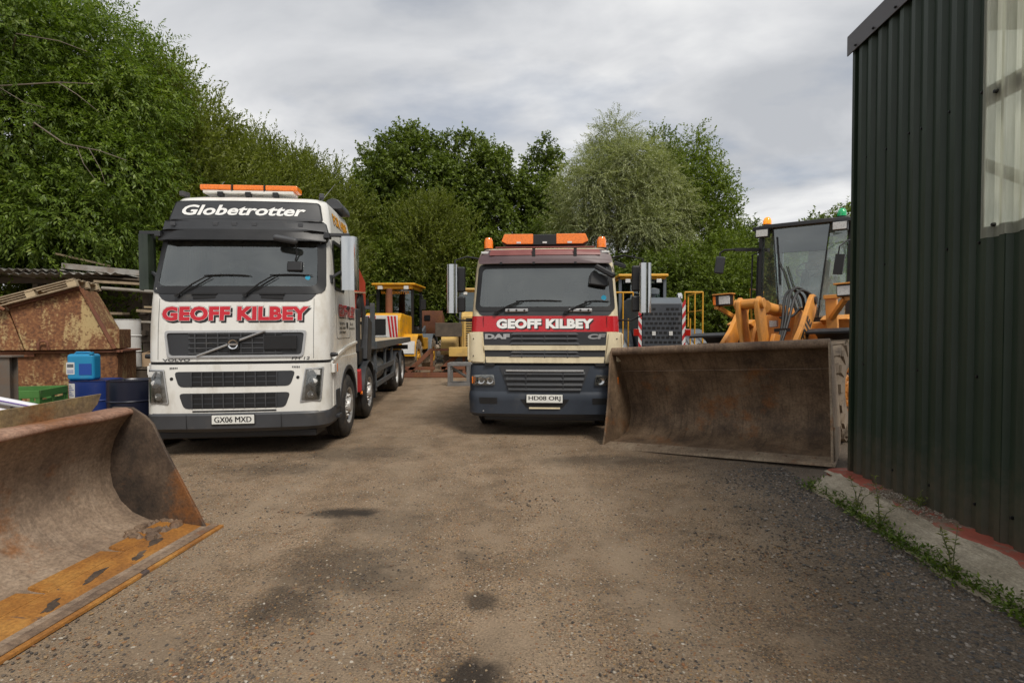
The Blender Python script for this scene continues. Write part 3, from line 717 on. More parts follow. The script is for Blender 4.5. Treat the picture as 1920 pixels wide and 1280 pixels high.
fixings('screw_cap', [(1.80, 0.012, 3.50), (1.80, 0.012, 2.53)], [(0.0, 0.020), (0.012, 0.017), (0.016, 0.002), (0.016, -0.004)])
w = MB(); w.box(4.45, 0.055, 4.83, 9.1, 0.012, 0.20); w.box(4.45, -0.06, 4.936, 9.1, 0.24, 0.012); w.build('verge_trim', 'shed_trim', shed, bevel=0.003)
fixings('trim_screw', [(u, 0.060, 4.765) for u in (0.07, 0.38, 0.72, 1.1, 1.5)], [(0.0, 0.022), (0.010, 0.02), (0.013, 0.0)])
w = MB(); clad(w, 0.0, 1.25, 0.215, 4.86)          # far end cut short so daylight reaches the translucent panel from behind
w.xf(Matrix(((0, 1, 0, -0.005), (-1, 0, 0, -0.01), (0, 0, 1, 0), (0, 0, 0, 1))))
w.xf(Matrix(((-1, 0, 0, -0.008), (0, 1, 0, 0), (0, 0, 1, 0), (0, 0, 0, 1))))
w.build('gable_cladding', M['cladding'], shed, ang=25)
w = MB(); w.box(-0.012, 0.012, 2.55, 0.045, 0.045, 4.65); w.build('corner_flashing', M['cladding'], shed)
w = MB()
for z in (1.4, 3.52, 4.7): w.bar((0.05, -0.040, z), (9, -0.040, z), 0.06, 0.12)
for u in (0.1, 4.75, 8.9): w.bar((u, -0.24, 0.2), (u, -0.24, 4.8), 0.16, 0.16, up=(1, 0, 0))
w.bar((0.9, -0.085, 3.45), (3.6, -0.085, 1.8), 0.02, 0.08); w.build('frame', 'wood_dark', shed)
w = MB()
for a, b_ in ((0.0, 1.0), (5.6, 6.6), (7.6, 9.0)): w.box((a + b_) / 2, -3.75, 4.90 , b_ - a, 7.3, 0.02)
w.build('roof', M['cladding'], shed)  # unseen roof in strips, gaps shaped to let daylight in behind the panel
w = MB(); w.box(7.1, -3.75, 4.90, 1.0, 7.3, 0.01); w.build('rooflight', M['grp'], shed)  # unseen, added to let daylight into the shed
# concrete apron and red-painted ledge at the foot of the wall
def strip_pts(cols, us):
    rows = []
    for u in us: rows.append([(u, o, z) for (o, z) in cols(u)])
    return rows
from mathutils import noise as _nz
def nzv(a, b, c=0.0): return _nz.noise(Vector((a, b, c)))
us = [round(-0.12 + 0.06 * i, 3) for i in range(92)]
def apron_cols(u):
    e0 = 0.49 + 0.07 * nzv(u * 2.1, 3) + 0.03 * nzv(u * 7, 9) + 0.06 * u * 0.2
    if u < 0.2: e0 = e0 * (0.55 + 0.45 * sstep((u + 0.12) / 0.32))
    zt = 0.222 + 0.008 * nzv(u * 3, 1)
    g = 0.085
    return [(-0.06, zt), (0.06, zt), (0.14, zt - 0.006), (0.24, zt - 0.028 + 0.008 * nzv(u * 6, 4)), (e0 * .62, zt - 0.055 + 0.012 * nzv(u * 5, 7)), (e0 * .85, zt - 0.085 + 0.012 * nzv(u * 6, 17)), (e0, g + 0.045), (e0 + 0.03, g - 0.06)]
def conc_mat():
    m, nd, lk, b = new_mat('rough_concrete')
    a = tex_noise(nd, lk, 3.5, 8, 0.65); f = tex_noise(nd, lk, 60, 4, 0.7); st = tex_noise(nd, lk, 7, 6, 0.65, stretch=(0.5, 2.5, 1))
    c = ramp(nd, lk, a.outputs[0], [(0.3, (0.28, 0.235, 0.165)), (0.55, (0.45, 0.385, 0.285)), (0.75, (0.56, 0.49, 0.375))]).outputs[0]
    c = mixc(nd, lk, 1.0, c, ramp(nd, lk, f.outputs[0], [(0.3, 0.65), (0.7, 1.25)]).outputs[0], 'MULTIPLY')
    c = mixc(nd, lk, ramp(nd, lk, st.outputs[0], [(0.5, 0.0), (0.72, 0.55)]).outputs[0], c, (0.17, 0.145, 0.10))
    lk.new(c, b.inputs['Base Color']); b.inputs['Roughness'].default_value = 0.92
    bumpn(nd, lk, b, st.outputs[0], 0.7, 0.03); return m
M['concrete'] = conc_mat()
ap = MB(); ap.grid(strip_pts(apron_cols, us)); apo = ap.build('concrete_apron', M['concrete'], ang=60)
apo.matrix_world = SH_FRAME; tag(apo, 'rough sloping concrete apron along the foot of the green shed', 'apron', kind='structure')
def led_cols(u):
    e = 0.185 + 0.06 * nzv(u * 1.7, 30) + 0.035 * nzv(u * 8, 31)
    zt = 0.228 + 0.008 * nzv(u * 3, 1)
    return [(-0.05, zt), (0.08, zt), (e * .8, zt - 0.004), (e, zt - 0.018), (e + 0.012, zt - 0.07)]
def red_mat():
    m, nd, lk, b = new_mat('flaking_red_floor_paint')
    a = tex_noise(nd, lk, 5, 7, 0.65); q = tex_noise(nd, lk, 2.2, 6, 0.7)
    c = ramp(nd, lk, a.outputs[0], [(0.3, (0.20, 0.048, 0.028)), (0.7, (0.36, 0.085, 0.05))]).outputs[0]
    c = mixc(nd, lk, ramp(nd, lk, q.outputs[0], [(0.50, 0.0), (0.56, 0.9)]).outputs[0], c, (0.17, 0.135, 0.095))
    lk.new(c, b.inputs['Base Color']); b.inputs['Roughness'].default_value = 0.75; bumpn(nd, lk, b, a.outputs[0], 0.4, 0.01); return m
M['red_ledge'] = red_mat()
ap = MB(); ap.grid(strip_pts(led_cols, us)); lo = ap.build('red_ledge', M['red_ledge'], ang=60); lo.matrix_world = SH_FRAME
tag(lo, 'flaking red painted concrete ledge under the green shed cladding', 'ledge', kind='structure')
def area_ledge(rg, n):
    u = np.concatenate([0.85 + rg.normal(0, .10, n // 2), 1.25 + rg.normal(0, .14, n - n // 2)]); o = np.abs(rg.normal(0.12, 0.07, n))
    p = np.array([SH_FRAME @ Vector((a, b, 0.234 - 0.12 * max(0, b - 0.1))) for a, b in zip(u, o)]); return p
pebbles('gravel', 'drift of small stones and dirt lying on the red ledge', 1300, area_ledge, 0.002, 0.008, [(0, (0.09, 0.075, 0.06)), (0.5, (0.2, 0.16, 0.11)), (1, (0.42, 0.38, 0.32))], 12)

# ================================================================== FOLIAGE
def leaves_mesh(name, P, D, Nn, L, W, m, parent, tone, fold=0.12, curl=0.12):
    D = unit(D); S = unit(np.cross(D, Nn)); U = np.cross(S, D)
    L = L[:, None]; W = W[:, None]
    a = P + D * L * 0.42 + S * W * 0.5 + U * W * fold
    b_ = P + D * L * 0.42 - S * W * 0.5 + U * W * fold
    tip = P + D * L - U * L * curl
    V = np.stack([P, a, tip, b_], 1).reshape(-1, 3)
    return raw_mesh(name, V, 4, m, parent, tone)
LEAF = {
    'ash': attr_mat('ash_leaves', [(0, (0.056, 0.092, 0.014)), (0.45, (0.112, 0.172, 0.025)), (0.8, (0.180, 0.248, 0.038)), (1, (0.26, 0.31, 0.08))], 0.45, 0.38),
    'sallow': attr_mat('sallow_leaves', [(0, (0.080, 0.098, 0.017)), (0.5, (0.145, 0.172, 0.030)), (0.85, (0.20, 0.228, 0.046)), (1, (0.26, 0.28, 0.08))], 0.5, 0.38),
    'alder': attr_mat('alder_leaves', [(0, (0.060, 0.088, 0.017)), (0.5, (0.118, 0.162, 0.029)), (0.85, (0.17, 0.220, 0.042)), (1, (0.19, 0.225, 0.06))], 0.5, 0.32),
    'bush': attr_mat('bush_leaves', [(0, (0.066, 0.094, 0.014)), (0.5, (0.125, 0.172, 0.024)), (0.85, (0.18, 0.235, 0.036)), (1, (0.25, 0.285, 0.06))], 0.5, 0.38),
    'silver': attr_mat('silver_willow_leaves', [(0, (0.15, 0.17, 0.085)), (0.5, (0.29, 0.32, 0.155)), (0.85, (0.40, 0.425, 0.235)), (1, (0.48, 0.49, 0.30))], 0.5, 0.32),
}
BARK = mat('grey_brown_bark', (0.085, 0.068, 0.050), 0.9, var=0.4, scale=7, bump=0.6, bscale=18)
BARK_P = mat('pale_twig_bark', (0.14, 0.115, 0.085), 0.85, var=0.3, scale=7)
PRE = {  # leaves per spray, spray length, leaf length, width, up/out/random of the spray axis, leaf angle, twist to hang
    'ash':    dict(n=11, sl=0.34, L=0.085, W=0.030, out=0.9, up=-0.35, rnd=0.6, ang=0.75, hang=0.35),
    'sallow': dict(n=14, sl=0.55, L=0.095, W=0.042, out=0.75, up=0.70, rnd=0.45, ang=0.65, hang=0.0),
    'alder':  dict(n=9, sl=0.36, L=0.125, W=0.095, out=0.8, up=0.25, rnd=0.9, ang=0.9, hang=0.15),
    'bush':   dict(n=9, sl=0.36, L=0.095, W=0.055, out=0.8, up=0.35, rnd=0.8, ang=0.8, hang=0.05),
    'silver': dict(n=15, sl=0.70, L=0.125, W=0.026, out=0.7, up=-0.15, rnd=0.6, ang=0.5, hang=0.30),
}
def crown_leaves(name, lobes, nspray, kind, seed, parent, scale=1.0, m=None, low=-0.75, shell=0.55, up_shift=None):
    rg = np.random.default_rng(seed); p = PRE[kind]
    lb = np.array(lobes, float); A = (lb[:, 3] * lb[:, 4] + lb[:, 3] * lb[:, 5] + lb[:, 4] * lb[:, 5]); k = rg.choice(len(lb), nspray, p=A / A.sum())
    d = unit(rg.normal(size=(nspray, 3)))
    fl = d[:, 2] < low; d[fl, 2] *= -1
    rad = (shell + (1.08 - shell) * rg.random(nspray) ** 0.7)
    # ragged outline
    rad *= 1 + 0.16 * np.sin(d[:, 0] * 5 + k * 1.7) * np.sin(d[:, 1] * 6 + k * 2.3) + 0.08 * rg.normal(size=nspray)
    base = lb[k, :3] + d * lb[k, 3:6] * rad[:, None]
    up = p['up'] if up_shift is None else up_shift
    ax = unit(unit(d / lb[k, 3:6]) * p['out'] + np.array([0, 0, 1.0]) * up + rg.normal(size=(nspray, 3)) * p['rnd'])
    n = p['n']; t = (np.arange(n) + 0.6) / n
    sl = p['sl'] * scale * (0.7 + 0.6 * rg.random(nspray))
    droop = -0.35 * p['hang']
    pos = base[:, None] + ax[:, None] * (t[None, :, None] * sl[:, None, None]) + np.array([0, 0, 1.0]) * (droop * (t ** 2)[None, :, None] * sl[:, None, None] * 2)
    ref = unit(np.cross(ax, rg.normal(size=(nspray, 3)))); ref2 = np.cross(ax, ref)
    sgn = np.where(np.arange(n) % 2 == 0, 1.0, -1.0)
    phi = rg.normal(0, 0.7, (nspray, n)) + (np.arange(n) * (2.4 if kind in ('sallow', 'bush', 'alder') else 0.0))[None]
    sd = ref[:, None] * np.cos(phi)[..., None] * sgn[None, :, None] + ref2[:, None] * np.sin(phi)[..., None]
    ld = unit(ax[:, None] * math.cos(p['ang']) + sd * math.sin(p['ang']) + np.array([0, 0, -1.0]) * p['hang'] + rg.normal(0, 0.18, (nspray, n, 3)))
    nn = unit(np.array([0, 0, 1.0]) + rg.normal(0, 0.55, (nspray, n, 3)) + d[:, None] * 0.5)
    L = p['L'] * scale * (0.65 + 0.6 * rg.random(nspray * n)); W = p['W'] * scale * (0.7 + 0.5 * rg.random(nspray * n))
    ct = rg.random(len(lb)) * 0.25
    tone = np.clip(np.repeat(0.22 + ct[k] + 0.30 * rg.random(nspray), n) + 0.25 * rg.normal(size=nspray * n) * 0.7 + 0.0, 0, 1)
    return leaves_mesh(name, pos.reshape(-1, 3), ld.reshape(-1, 3), nn.reshape(-1, 3), L, W, m or LEAF[kind], parent, tone)
def make_lobes(rg, c, r, K, size=(0.24, 0.40), low=-0.9, flat=0.8, core=True):
    out = []
    c = np.array(c); r = np.array(r)
    for i in range(K):
        z = 1 - 2 * (i + 0.5) / K; z = max(z, low); a = i * 2.39996 + rg.random() * 0.5
        q = math.sqrt(max(0, 1 - z * z)); dd = np.array([q * math.cos(a), q * math.sin(a), z])
        s = size[0] + (size[1] - size[0]) * rg.random()
        pos = c + dd * r * (0.60 + 0.28 * rg.random())
        out.append((*pos, r[0] * s * (0.9 + .3 * rg.random()), r[1] * s * (0.9 + .3 * rg.random()), r[2] * s * flat * (0.9 + .3 * rg.random())))
    if core: out.append((*c, r[0] * 0.5, r[1] * 0.5, r[2] * 0.6))
    return out
def make_trunk(name, lobes, base, top, r0, rg, parent, m=BARK, every=1, twigs=0):
    mb = MB(); base, top = Vector(base), Vector(top)
    n = 9; pts = []
    for i in range(n):
        t = i / (n - 1); p = base.lerp(top, t)
        p += Vector((0.10 * math.sin(t * 5 + r0 * 30), 0.10 * math.sin(t * 4 + r0 * 17 + 1), 0)) * min(1, t * 3) * (top - base).length * 0.12
        pts.append(p)
    mb.tube(pts, [r0 * (1.25 if i == 0 else 1) * (1 - 0.82 * i / (n - 1)) for i in range(n)], 9)
    for i, l in enumerate(lobes):
        if i % every: continue
        c = Vector(l[:3]); h = lerp(0.25, 0.9, sstep((c.z - base.z - 0.3) / max(0.5, (top.z - base.z)))) * 0.95
        k = h * (n - 1); a = pts[int(k)].lerp(pts[min(n - 1, int(k) + 1)], k - int(k)); rr = r0 * (1 - 0.82 * h) * 0.55
        mid = a.lerp(c, 0.5) + Vector((rg.normal() * .15, rg.normal() * .15, 0.12 * (c - a).length))
        q = [a, a.lerp(mid, .55), mid, mid.lerp(c, .55), c]
        mb.tube(q, [rr, rr * .85, rr * .65, rr * .45, rr * .2], 6)
        for j in range(twigs):
            d = Vector(rg.normal(size=3)).normalized(); e = c + Vector((d.x * l[3], d.y * l[4], d.z * l[5])) * 0.95
            s0 = mid.lerp(c, 0.3 + 0.7 * rg.random()); mb.tube([s0, s0.lerp(e, .5) + Vector((0, 0, 0.06)), e], [rr * .3, rr * .2, rr * .07], 4)
    return mb.build('trunk', m, parent)
def tree(name, label, cat, x, y, c, r, K, nspray, kind, seed, scale=1.0, tr=0.16, size=(0.24, 0.40), group=None, extra=(), low=-0.9, every=1, twigs=0, bark=BARK, shell=0.55, core=True, up_shift=None, lowd=-0.75):
    """c crown centre relative to the base, r crown radii; extra lobes (relative) shape the outline"""
    rg = np.random.default_rng(seed)
    t = thing(name, label, cat, (x, y, gz(x, y)), group=group)
    lobes = make_lobes(rg, c, r, K, size, low, core=core) + list(extra)
    make_trunk('trunk', lobes, (0, 0, -0.1), (c[0] * .7, c[1] * .7, c[2] + r[2] * 0.45), tr, rg, t, bark, every, twigs)
    crown_leaves('crown', lobes, nspray, kind, seed + 1, t, scale, shell=shell, low=lowd, up_shift=up_shift)
    return t
# ================================================================== WHITE FLATBED TRUCK
def side_patch(mb, F, pts, sgn, off=0.004, thick=0.012):
    n = len(pts); vv = []
    for t in (0, thick):
        for (y, z) in pts: vv.append((sgn * (F.lev(z)[1] + off - t), y, z))
    fs = [tuple(range(n)), tuple(range(2 * n - 1, n - 1, -1))] + [(i, i + n, (i + 1) % n + n, (i + 1) % n) for i in range(n)]
    return mb.add(vv, fs)
def side_ring(mb, F, outer, inner, sgn, off=0.006, thick=0.02):
    n = len(outer); vv = []
    for o_, t in ((outer, 0), (inner, 0), (inner, thick), (outer, thick)):
        for (y, z) in o_: vv.append((sgn * (F.lev(z)[1] + off - t), y, z))
    fs = []
    for q in range(4):
        for i in range(n):
            a, b = q * n, ((q + 1) % 4) * n; fs.append((a + i, a + (i + 1) % n, b + (i + 1) % n, b + i))
    return mb.add(vv, fs)
def wiper(parent, F, x0, z0, x1, z1, xt, name='wiper'):
    """arm from pivot (x0,z0) up to a long flat blade ending at (xt,z1)"""
    def P(x, z, d=0.045): return (x, F.f(x, z) - d, z)
    mb = MB(); mb.tube([P(x0, z0, .05), P(lerp(x0, x1, .5), lerp(z0, z1, .55), .055), P(x1, z1 - .005, .05)], [0.016, 0.012, 0.009], 6)
    mb.tube([P(lerp(x0, x1, .35), lerp(z0, z1, .25), .04), P(x1 + .06, z1 - .02, .04)], 0.006, 5)
    k = 8; mb.tube([P(lerp(x1 - 0.05, xt, i / k), z1 + 0.012 * math.sin(math.pi * i / k), .028) for i in range(k + 1)], [0.010] * k + [0.004], 5)
    mb.lathe([(0.0, -.02), (0.03, -.02), (0.03, .02)], P(x0, z0, .04), 'y', 10)
    mb.build(name, 'black', parent)
def seat(parent, x, y, z, m='dark'):
    mb = MB(); mb.box(x, y, z + 0.08, 0.5, 0.5, 0.16); mb.box(x, y + 0.26, z + 0.5, 0.48, 0.14, 0.72, (R(-10), 0, 0)); mb.box(x, y + 0.33, z + 0.96, 0.28, 0.10, 0.20, (R(-8), 0, 0))
    mb.build('seat', m, parent, bevel=0.04)
def steering(parent, x, y, z, r=0.22):
    mb = MB(); pts = []
    for i in range(21):
        a = 2 * math.pi * i / 20; pts.append((x + r * math.cos(a), y - 0.10 * math.sin(a) * -1, z + r * 0.75 * math.sin(a)))
    mb.tube(pts, 0.014, 6, False); mb.bar((x - r, y, z), (x + r, y, z), 0.03, 0.02); mb.tube([(x, y, z), (x, y - 0.3, z - 0.3)], 0.03, 8)
    mb.build('steering_wheel', 'black', parent)

VT = thing('flatbed_truck', 'white flatbed truck with red lettering and an amber roof bar', 'truck', (-3.80, 7.17, 0.0), (0, R(-0.35), R(5.68)))
F1 = Front([(0.62, 0.02, 1.22), (1.30, 0.03, 1.22), (1.75, .05, 1.22), (2.17, 0.10, 1.215), (2.37, .14, 1.21), (3.12, .36, 1.17), (3.32, .42, 1.15), (3.62, .52, 1.09), (3.71, .62, 1.05), (3.76, .78, 1.00), (3.79, 1.0, 0.92)], 0.19, 0.06)
nx = 12
def h_front(z0, z1): return lambda xm, ym, za, j, n, ns: z0 < za < z1 and ns + 3 <= j < n - ns - 4
def h_side(y0, y1, z0, z1): return lambda xm, ym, za, j, n, ns: z0 < za < z1 and y0 < ym < y1 and (j < ns or j >= n - ns - 1)
s_ = MB(); F1.shell(s_, [1.33, 1.55, 1.80, 2.17, 2.36, 2.55, 2.75, 2.95, 3.10, 3.30, 3.45, 3.62, 3.68, 3.71, 3.735, 3.76, 3.777, 3.79], 2.08, [0.60, 1.22, 1.6, 2.10], (h_front(2.36, 3.10), h_side(.60, 1.22, 2.36, 3.10)), nx)
s_.build('cab', 'white', VT, ang=30)
# lower white front panel, wrapped round to the wheel arch
F1b = Front([(0.60, -0.035, 1.225), (1.05, -0.02, 1.225), (1.30, 0.0, 1.22)], 0.20, 0.07)
s_ = MB(); F1b.shell(s_, [0.62, 0.8, 1.0, 1.2, 1.29], .8, [0.40, 0.72]); s_.build('lower_panel', 'white', VT, ang=30)
s_ = MB(); F1.shell(s_, [1.27, 1.34], .8, [0.40, 0.7]); s_.xf(Matrix.Translation((0, 0.02, 0))); s_.build('panel_gap', 'black', VT)
# flanks with the wheel arch cut out
for sg in (-1, 1):
    poly = [(0.35, 1.335), (0.35, 0.64), (0.70, 0.64)] + [(p[0], p[1]) for p in arc(1.37, 0.52, 0.66, 169, 8, 12)] + [(2.11, 0.62 + .0), (2.11, 1.345), (0.36, 1.345)]
    mb = MB(); mb.prism(poly, sg * 1.0, sg * 1.236, 'x'); mb.build('flank', 'white', VT, bevel=0.01)
    a0, a1 = arc(1.37, 0.52, 0.665, 175, 4, 16), arc(1.37, 0.52, 0.60, 175, 4, 16)
    mb = MB(); mb.prism(a0 + a1[::-1], sg * 0.95, sg * 1.248, 'x'); mb.build('arch_trim', 'grey_plastic', VT)
    mb = MB()                       # swage rising to the back of the door
    mb.prism([(0.25, 1.30), (0.75, 1.42), (1.3, 1.50), (2.105, 1.56), (2.105, 1.52), (1.3, 1.46), (0.75, 1.37), (0.25, 1.26)], sg * 1.22, sg * 1.247, 'x'); mb.build('swage', 'white', VT, bevel=0.004)
# bumper
F1c = Front([(0.36, 0.02, 1.17), (0.42, -0.06, 1.22), (0.60, -0.07, 1.235), (0.63, -0.05, 1.23)], 0.24, 0.08)
s_ = MB(); F1c.shell(s_, [0.36, 0.42, 0.5, 0.60, 0.63], .8, [0.45, 0.74]); s_.build('bumper', 'bumper_grey', VT, ang=30)
s_ = MB(); s_.box(0, 0.35, 0.31, 2.1, 0.5, 0.10); s_.build('air_dam', 'black', VT, bevel=0.02)
s_ = MB()
for sg in (-1, 1):
    s_.box(sg * 1.21, 0.60, 0.73, 0.08, 0.24, 0.28); s_.box(sg * 1.22, 0.66, 0.46, 0.1, 0.2, 0.06)
s_.build('step', 'grey_plastic', VT, bevel=0.015)
mb = MB()
for sx in (-0.62, 0.62): mb.bar((sx, F1c.f(sx, .5) - 0.003, 0.42), (sx, F1c.f(sx, .5) - 0.003, 0.61), 0.008, 0.006)
mb.build('bumper_seam', 'black', VT)
for sx in (-1.03, 1.03):
    mb = MB(); k = 6; mb.grid([[(sx + e_, F1.f(sx + e_, lerp(1.36, 2.2, i / k)) - .003, lerp(1.36, 2.2, i / k)) for i in range(k + 1)] for e_ in (-.003, .003)]); mb.build('panel_seam', 'grey_plastic', VT)
# main grille
def fpatch(F, name, m, pts, r, off, thick, parent, sub=0.15, rings=(1, .75, .5, .25)):
    mb = MB(); F.patch(mb, rpoly(pts, r, 3, sub), off, thick, rings); return mb.build(name, m, parent, ang=30)
def fring(F, name, m, pts, inset, r, off, thick, parent):
    o_ = rpoly(pts, r, 3, .15); cx = sum(p[0] for p in pts) / len(pts); cz = sum(p[1] for p in pts) / len(pts)
    wx = max(p[0] for p in pts) - cx; wz = max(p[1] for p in pts) - cz
    i_ = [(cx + (x - cx) * (1 - inset / wx), cz + (z - cz) * (1 - inset / wz)) for x, z in o_]
    mb = MB(); F.ring(mb, o_, i_, off, thick); return mb.build(name, m, parent, ang=30)
G = [(-.90, 1.385), (.90, 1.385), (.94, 1.755), (-.94, 1.755)]
g0 = fpatch(F1, 'grille', 'grey_plastic', G, .05, 0.004, 0.03, VT)
fring(F1, 'grille_surround', 'silver', G, 0.030, .05, 0.022, 0.03, g0)
mb = MB()
for z in (1.44, 1.51, 1.58, 1.65, 1.71):
    k = 10; mb.grid([[(lerp(-.62, .62, i / k), F1.f(lerp(-.62, .62, i / k), z) - d, zz_) for i in range(k + 1)] for d, zz_ in ((0.006, z + 0.012), (0.018, z + 0.006), (0.018, z - 0.006), (0.006, z - 0.012))])
mb.build('grille_bar', 'bumper_grey', g0)
mb = MB()
for i in range(8):
    x = -.53 + i * .1514; mb.box(x, F1.f(x, 1.57) - 0.012, 1.57, 0.015, 0.012, 0.31)
mb.build('grille_upright', 'bumper_grey', g0)
mb = MB()
for z in (1.465, 1.54, 1.615, 1.68):
    k = 10; mb.grid([[(lerp(-.6, .6, i / k), F1.f(lerp(-.6, .6, i / k), z) - 0.0075, zz_) for i in range(k + 1)] for zz_ in (z + 0.016, z - 0.016)])
mb.build('grille_opening', 'black', g0)
mb = MB()
k = 10; mb.tube([(lerp(-.50, .40, i / k), F1.f(lerp(-.5, .4, i / k), 1.57) - 0.034, lerp(1.405, 1.745, i / k)) for i in range(k + 1)], 0.016, 6); mb.build('diagonal_bar', 'silver', g0)
yb_ = F1.f(0, 1.57)
mb = MB(); mb.box(-0.01, yb_ - 0.045, 1.565, 0.155, 0.03, 0.145); bd = mb.build('badge', 'black', g0, bevel=0.006)
mb = MB(); mb.lathe([(0.050, -.004), (0.066, -.012), (0.062, .004)], (-0.01, yb_ - 0.06, 1.565), 'y', 24, True); mb.box(-0.01, yb_ - 0.066, 1.565, 0.10, 0.008, 0.022); mb.tube([(0.03, yb_ - .064, 1.61), (0.058, yb_ - .064, 1.638)], .008, 5); mb.build('badge_ring', 'chrome', bd)
lettering(bd, 'VOLVO', -0.052, 0.032, 1.559, 1.572, lambda u, v, d: (u, yb_ - 0.0705 - d, v), [(0.0, 0, 0, 'txt_black', 0.0)], name='badge_lettering')
mb = MB(); mb.box(0.60, F1.f(.6, 1.58) - 0.03, 1.585, 0.44, 0.02, 0.19); mb.build('cover_plate', 'black', g0, bevel=0.005)
FM = lambda F: (lambda u, v, d: (u, F.f(u, v) - d, v))
LAY = [(0.075, 0.026, -0.026, 'txt_black', 0.004), (0.090, 0, 0, 'txt_black', 0.006), (0.074, 0, 0, 'txt_white', 0.008), (0.056, 0, 0, 'txt_red', 0.010)]
lettering(VT, 'GEOFF KILBEY', -.985, .965, 1.89, 2.09, FM(F1), LAY, spacing=1.06)
lettering(VT, 'VOLVO', -0.97, -0.60, 1.338, 1.372, FM(F1), [(0.03, 0, 0, 'bumper_grey', 0.006)], name='maker_lettering')
lettering(VT, 'FH 12', 0.74, 0.98, 1.345, 1.385, FM(F1), [(0.012, 0, 0, 'bumper_grey', 0.006)], shear=0.15, name='type_lettering')
# lower grilles, plate, lamps
for (hw, z0, z1, iw) in ((.80, .985, 1.195, .56), (.735, .69, .90, .55)):
    zz_ = (z0 + z1) / 2
    g = fpatch(F1b, 'lower_grille', 'grey_plastic', [(-hw + .07, z0), (hw - .07, z0), (hw, z1), (-hw, z1)], .06, 0.004, 0.03, VT)
    mb = MB()
    for q in range(3):
        z = lerp(z0, z1, (q + .5) / 3); k = 8
        mb.grid([[(lerp(-iw, iw, i / k), F1b.f(lerp(-iw, iw, i / k), z) - 0.008, a) for i in range(k + 1)] for a in (z + .026, z - .026)])
    mb.build('grille_opening', 'black', g)
    mb = MB()
    for i in range(9):
        x = lerp(-iw, iw, i / 8); mb.box(x, F1b.f(x, zz_) - 0.014, zz_, 0.012, 0.014, z1 - z0 - 0.02)
    mb.build('grille_upright', 'bumper_grey', g)
mb = MB(); k = 8; mb.grid([[(lerp(-.55, .55, i / k), F1b.f(lerp(-.55, .55, i / k), .65) - 0.006, a) for i in range(k + 1)] for a in (.665, .645)]); mb.build('intake_slot', 'black', VT)
def numberplate(parent, F, s, x0, x1, z0, z1, off):
    x = (x0 + x1) / 2; y = F.f(x, (z0 + z1) / 2) - off
    mb = MB(); mb.box(x, y, (z0 + z1) / 2, x1 - x0, 0.012, z1 - z0); p = mb.build('number_plate', 'plate', parent, bevel=0.003)
    mb = MB(); mb.box(x, y + .008, (z0 + z1) / 2, x1 - x0 + .016, 0.01, z1 - z0 + .016); mb.build('plate_frame', 'black', p)
    lettering(p, s, x0 + .035, x1 - .035, z0 + .022, z1 - .022, lambda u, v, d: (u, y - 0.0065 - d, v), [(0.0, -.003, 0, 'txt_black', 0.0005), (0.0, .003, 0, 'txt_black', 0.0010)], name='plate_lettering')
numberplate(VT, F1c, 'GX06 MXD', -.275, .275, .485, .605, 0.014)
for sg in (-1, 1):
    pts = [(sg * .86, .76), (sg * 1.135, .765), (sg * 1.165, 1.235), (sg * .93, 1.225)]
    if sg < 0: pts = pts[::-1]
    hl = fpatch(F1b, 'headlight', 'lamp_dark', pts, .02, 0.012, 0.03, VT)
    fring(F1b, 'headlight_surround', 'silver', pts, 0.016, .02, 0.02, 0.02, hl)
    mb = MB()
    for z, r in ((1.04, .072), (.86, .05)):
        x = sg * (1.03 if z > .95 else 1.0); mb.lathe([(0.0, -.028), (r * .6, -.024), (r, -.006), (r, .02)], (x, F1b.f(x, z) - .004, z), 'y', 20)
    mb.box(sg * 1.055, F1b.f(1.055, 1.16) - .014, 1.165, .15, .02, .07); mb.build('reflector', 'lamp', hl)
    mb = MB(); F1b.patch(mb, rpoly([(sg * .925, .79), (sg * 1.115, .79), (sg * 1.14, 1.21), (sg * .965, 1.2)][::sg], .02, 3, .1), 0.034, 0.003); mb.build('lens', 'glass_lens', hl)
    mb = MB(); mb.box(sg * 1.25, 0.33, 1.20, .05, .16, .13); il = mb.build('indicator', 'white', VT, bevel=.012)
    mb = MB(); mb.box(sg * 1.255, 0.43, 1.20, .045, .05, .12); mb.build('indicator_lens', 'amber', il, bevel=.006)
    mb = MB(); mb.lathe([(0, -.05), (.03, -.045), (.035, .0), (.02, .06)], (sg * 1.255, .28, 1.40), 'x', 12); mb.build('side_camera', 'black', VT)
    mb = MB()
    for k in range(5): mb.box(sg * (.76 + .022 * k), F1b.f(.8, 1.245) - .004, 1.245, .012, .006, .022)
    mb.build('vent_slot', 'grey_plastic', VT)
    mb = MB(); mb.lathe([(0, -.006), (.022, -.006), (.022, .01)], (sg * .83, F1b.f(.83, 1.10), 1.10), 'y', 12); mb.build('washer_jet', 'black', VT)
# windscreen
WS = [(-1.10, 2.30), (1.10, 2.30), (1.075, 3.12), (-1.075, 3.12)]
fpatch(F1, 'scuttle', 'grey_plastic', [(-.99, 2.155), (.99, 2.155), (1.135, 2.40), (-1.135, 2.40)], .10, 0.005, 0.02, VT)
wsd = fpatch(F1, 'windscreen', 'glass', [(-1.06, 2.365), (1.06, 2.365), (1.03, 3.11), (-1.03, 3.11)], .06, 0.008, 0.006, VT)
fring(F1, 'windscreen_seal', 'black', [(-1.175, 2.27), (1.175, 2.27), (1.125, 3.16), (-1.125, 3.16)], 0.105, .12, 0.012, 0.022, VT)
for zx in (-.45, .45):
    mb = MB(); mb.box(zx + .02, F1.f(zx, 2.25) - .012, 2.265, .34, .02, .03); mb.box(zx + .02, F1.f(zx, 2.22) - .008, 2.215, .30, .012, .055); mb.build('scuttle_vent', 'black', VT, bevel=.006)
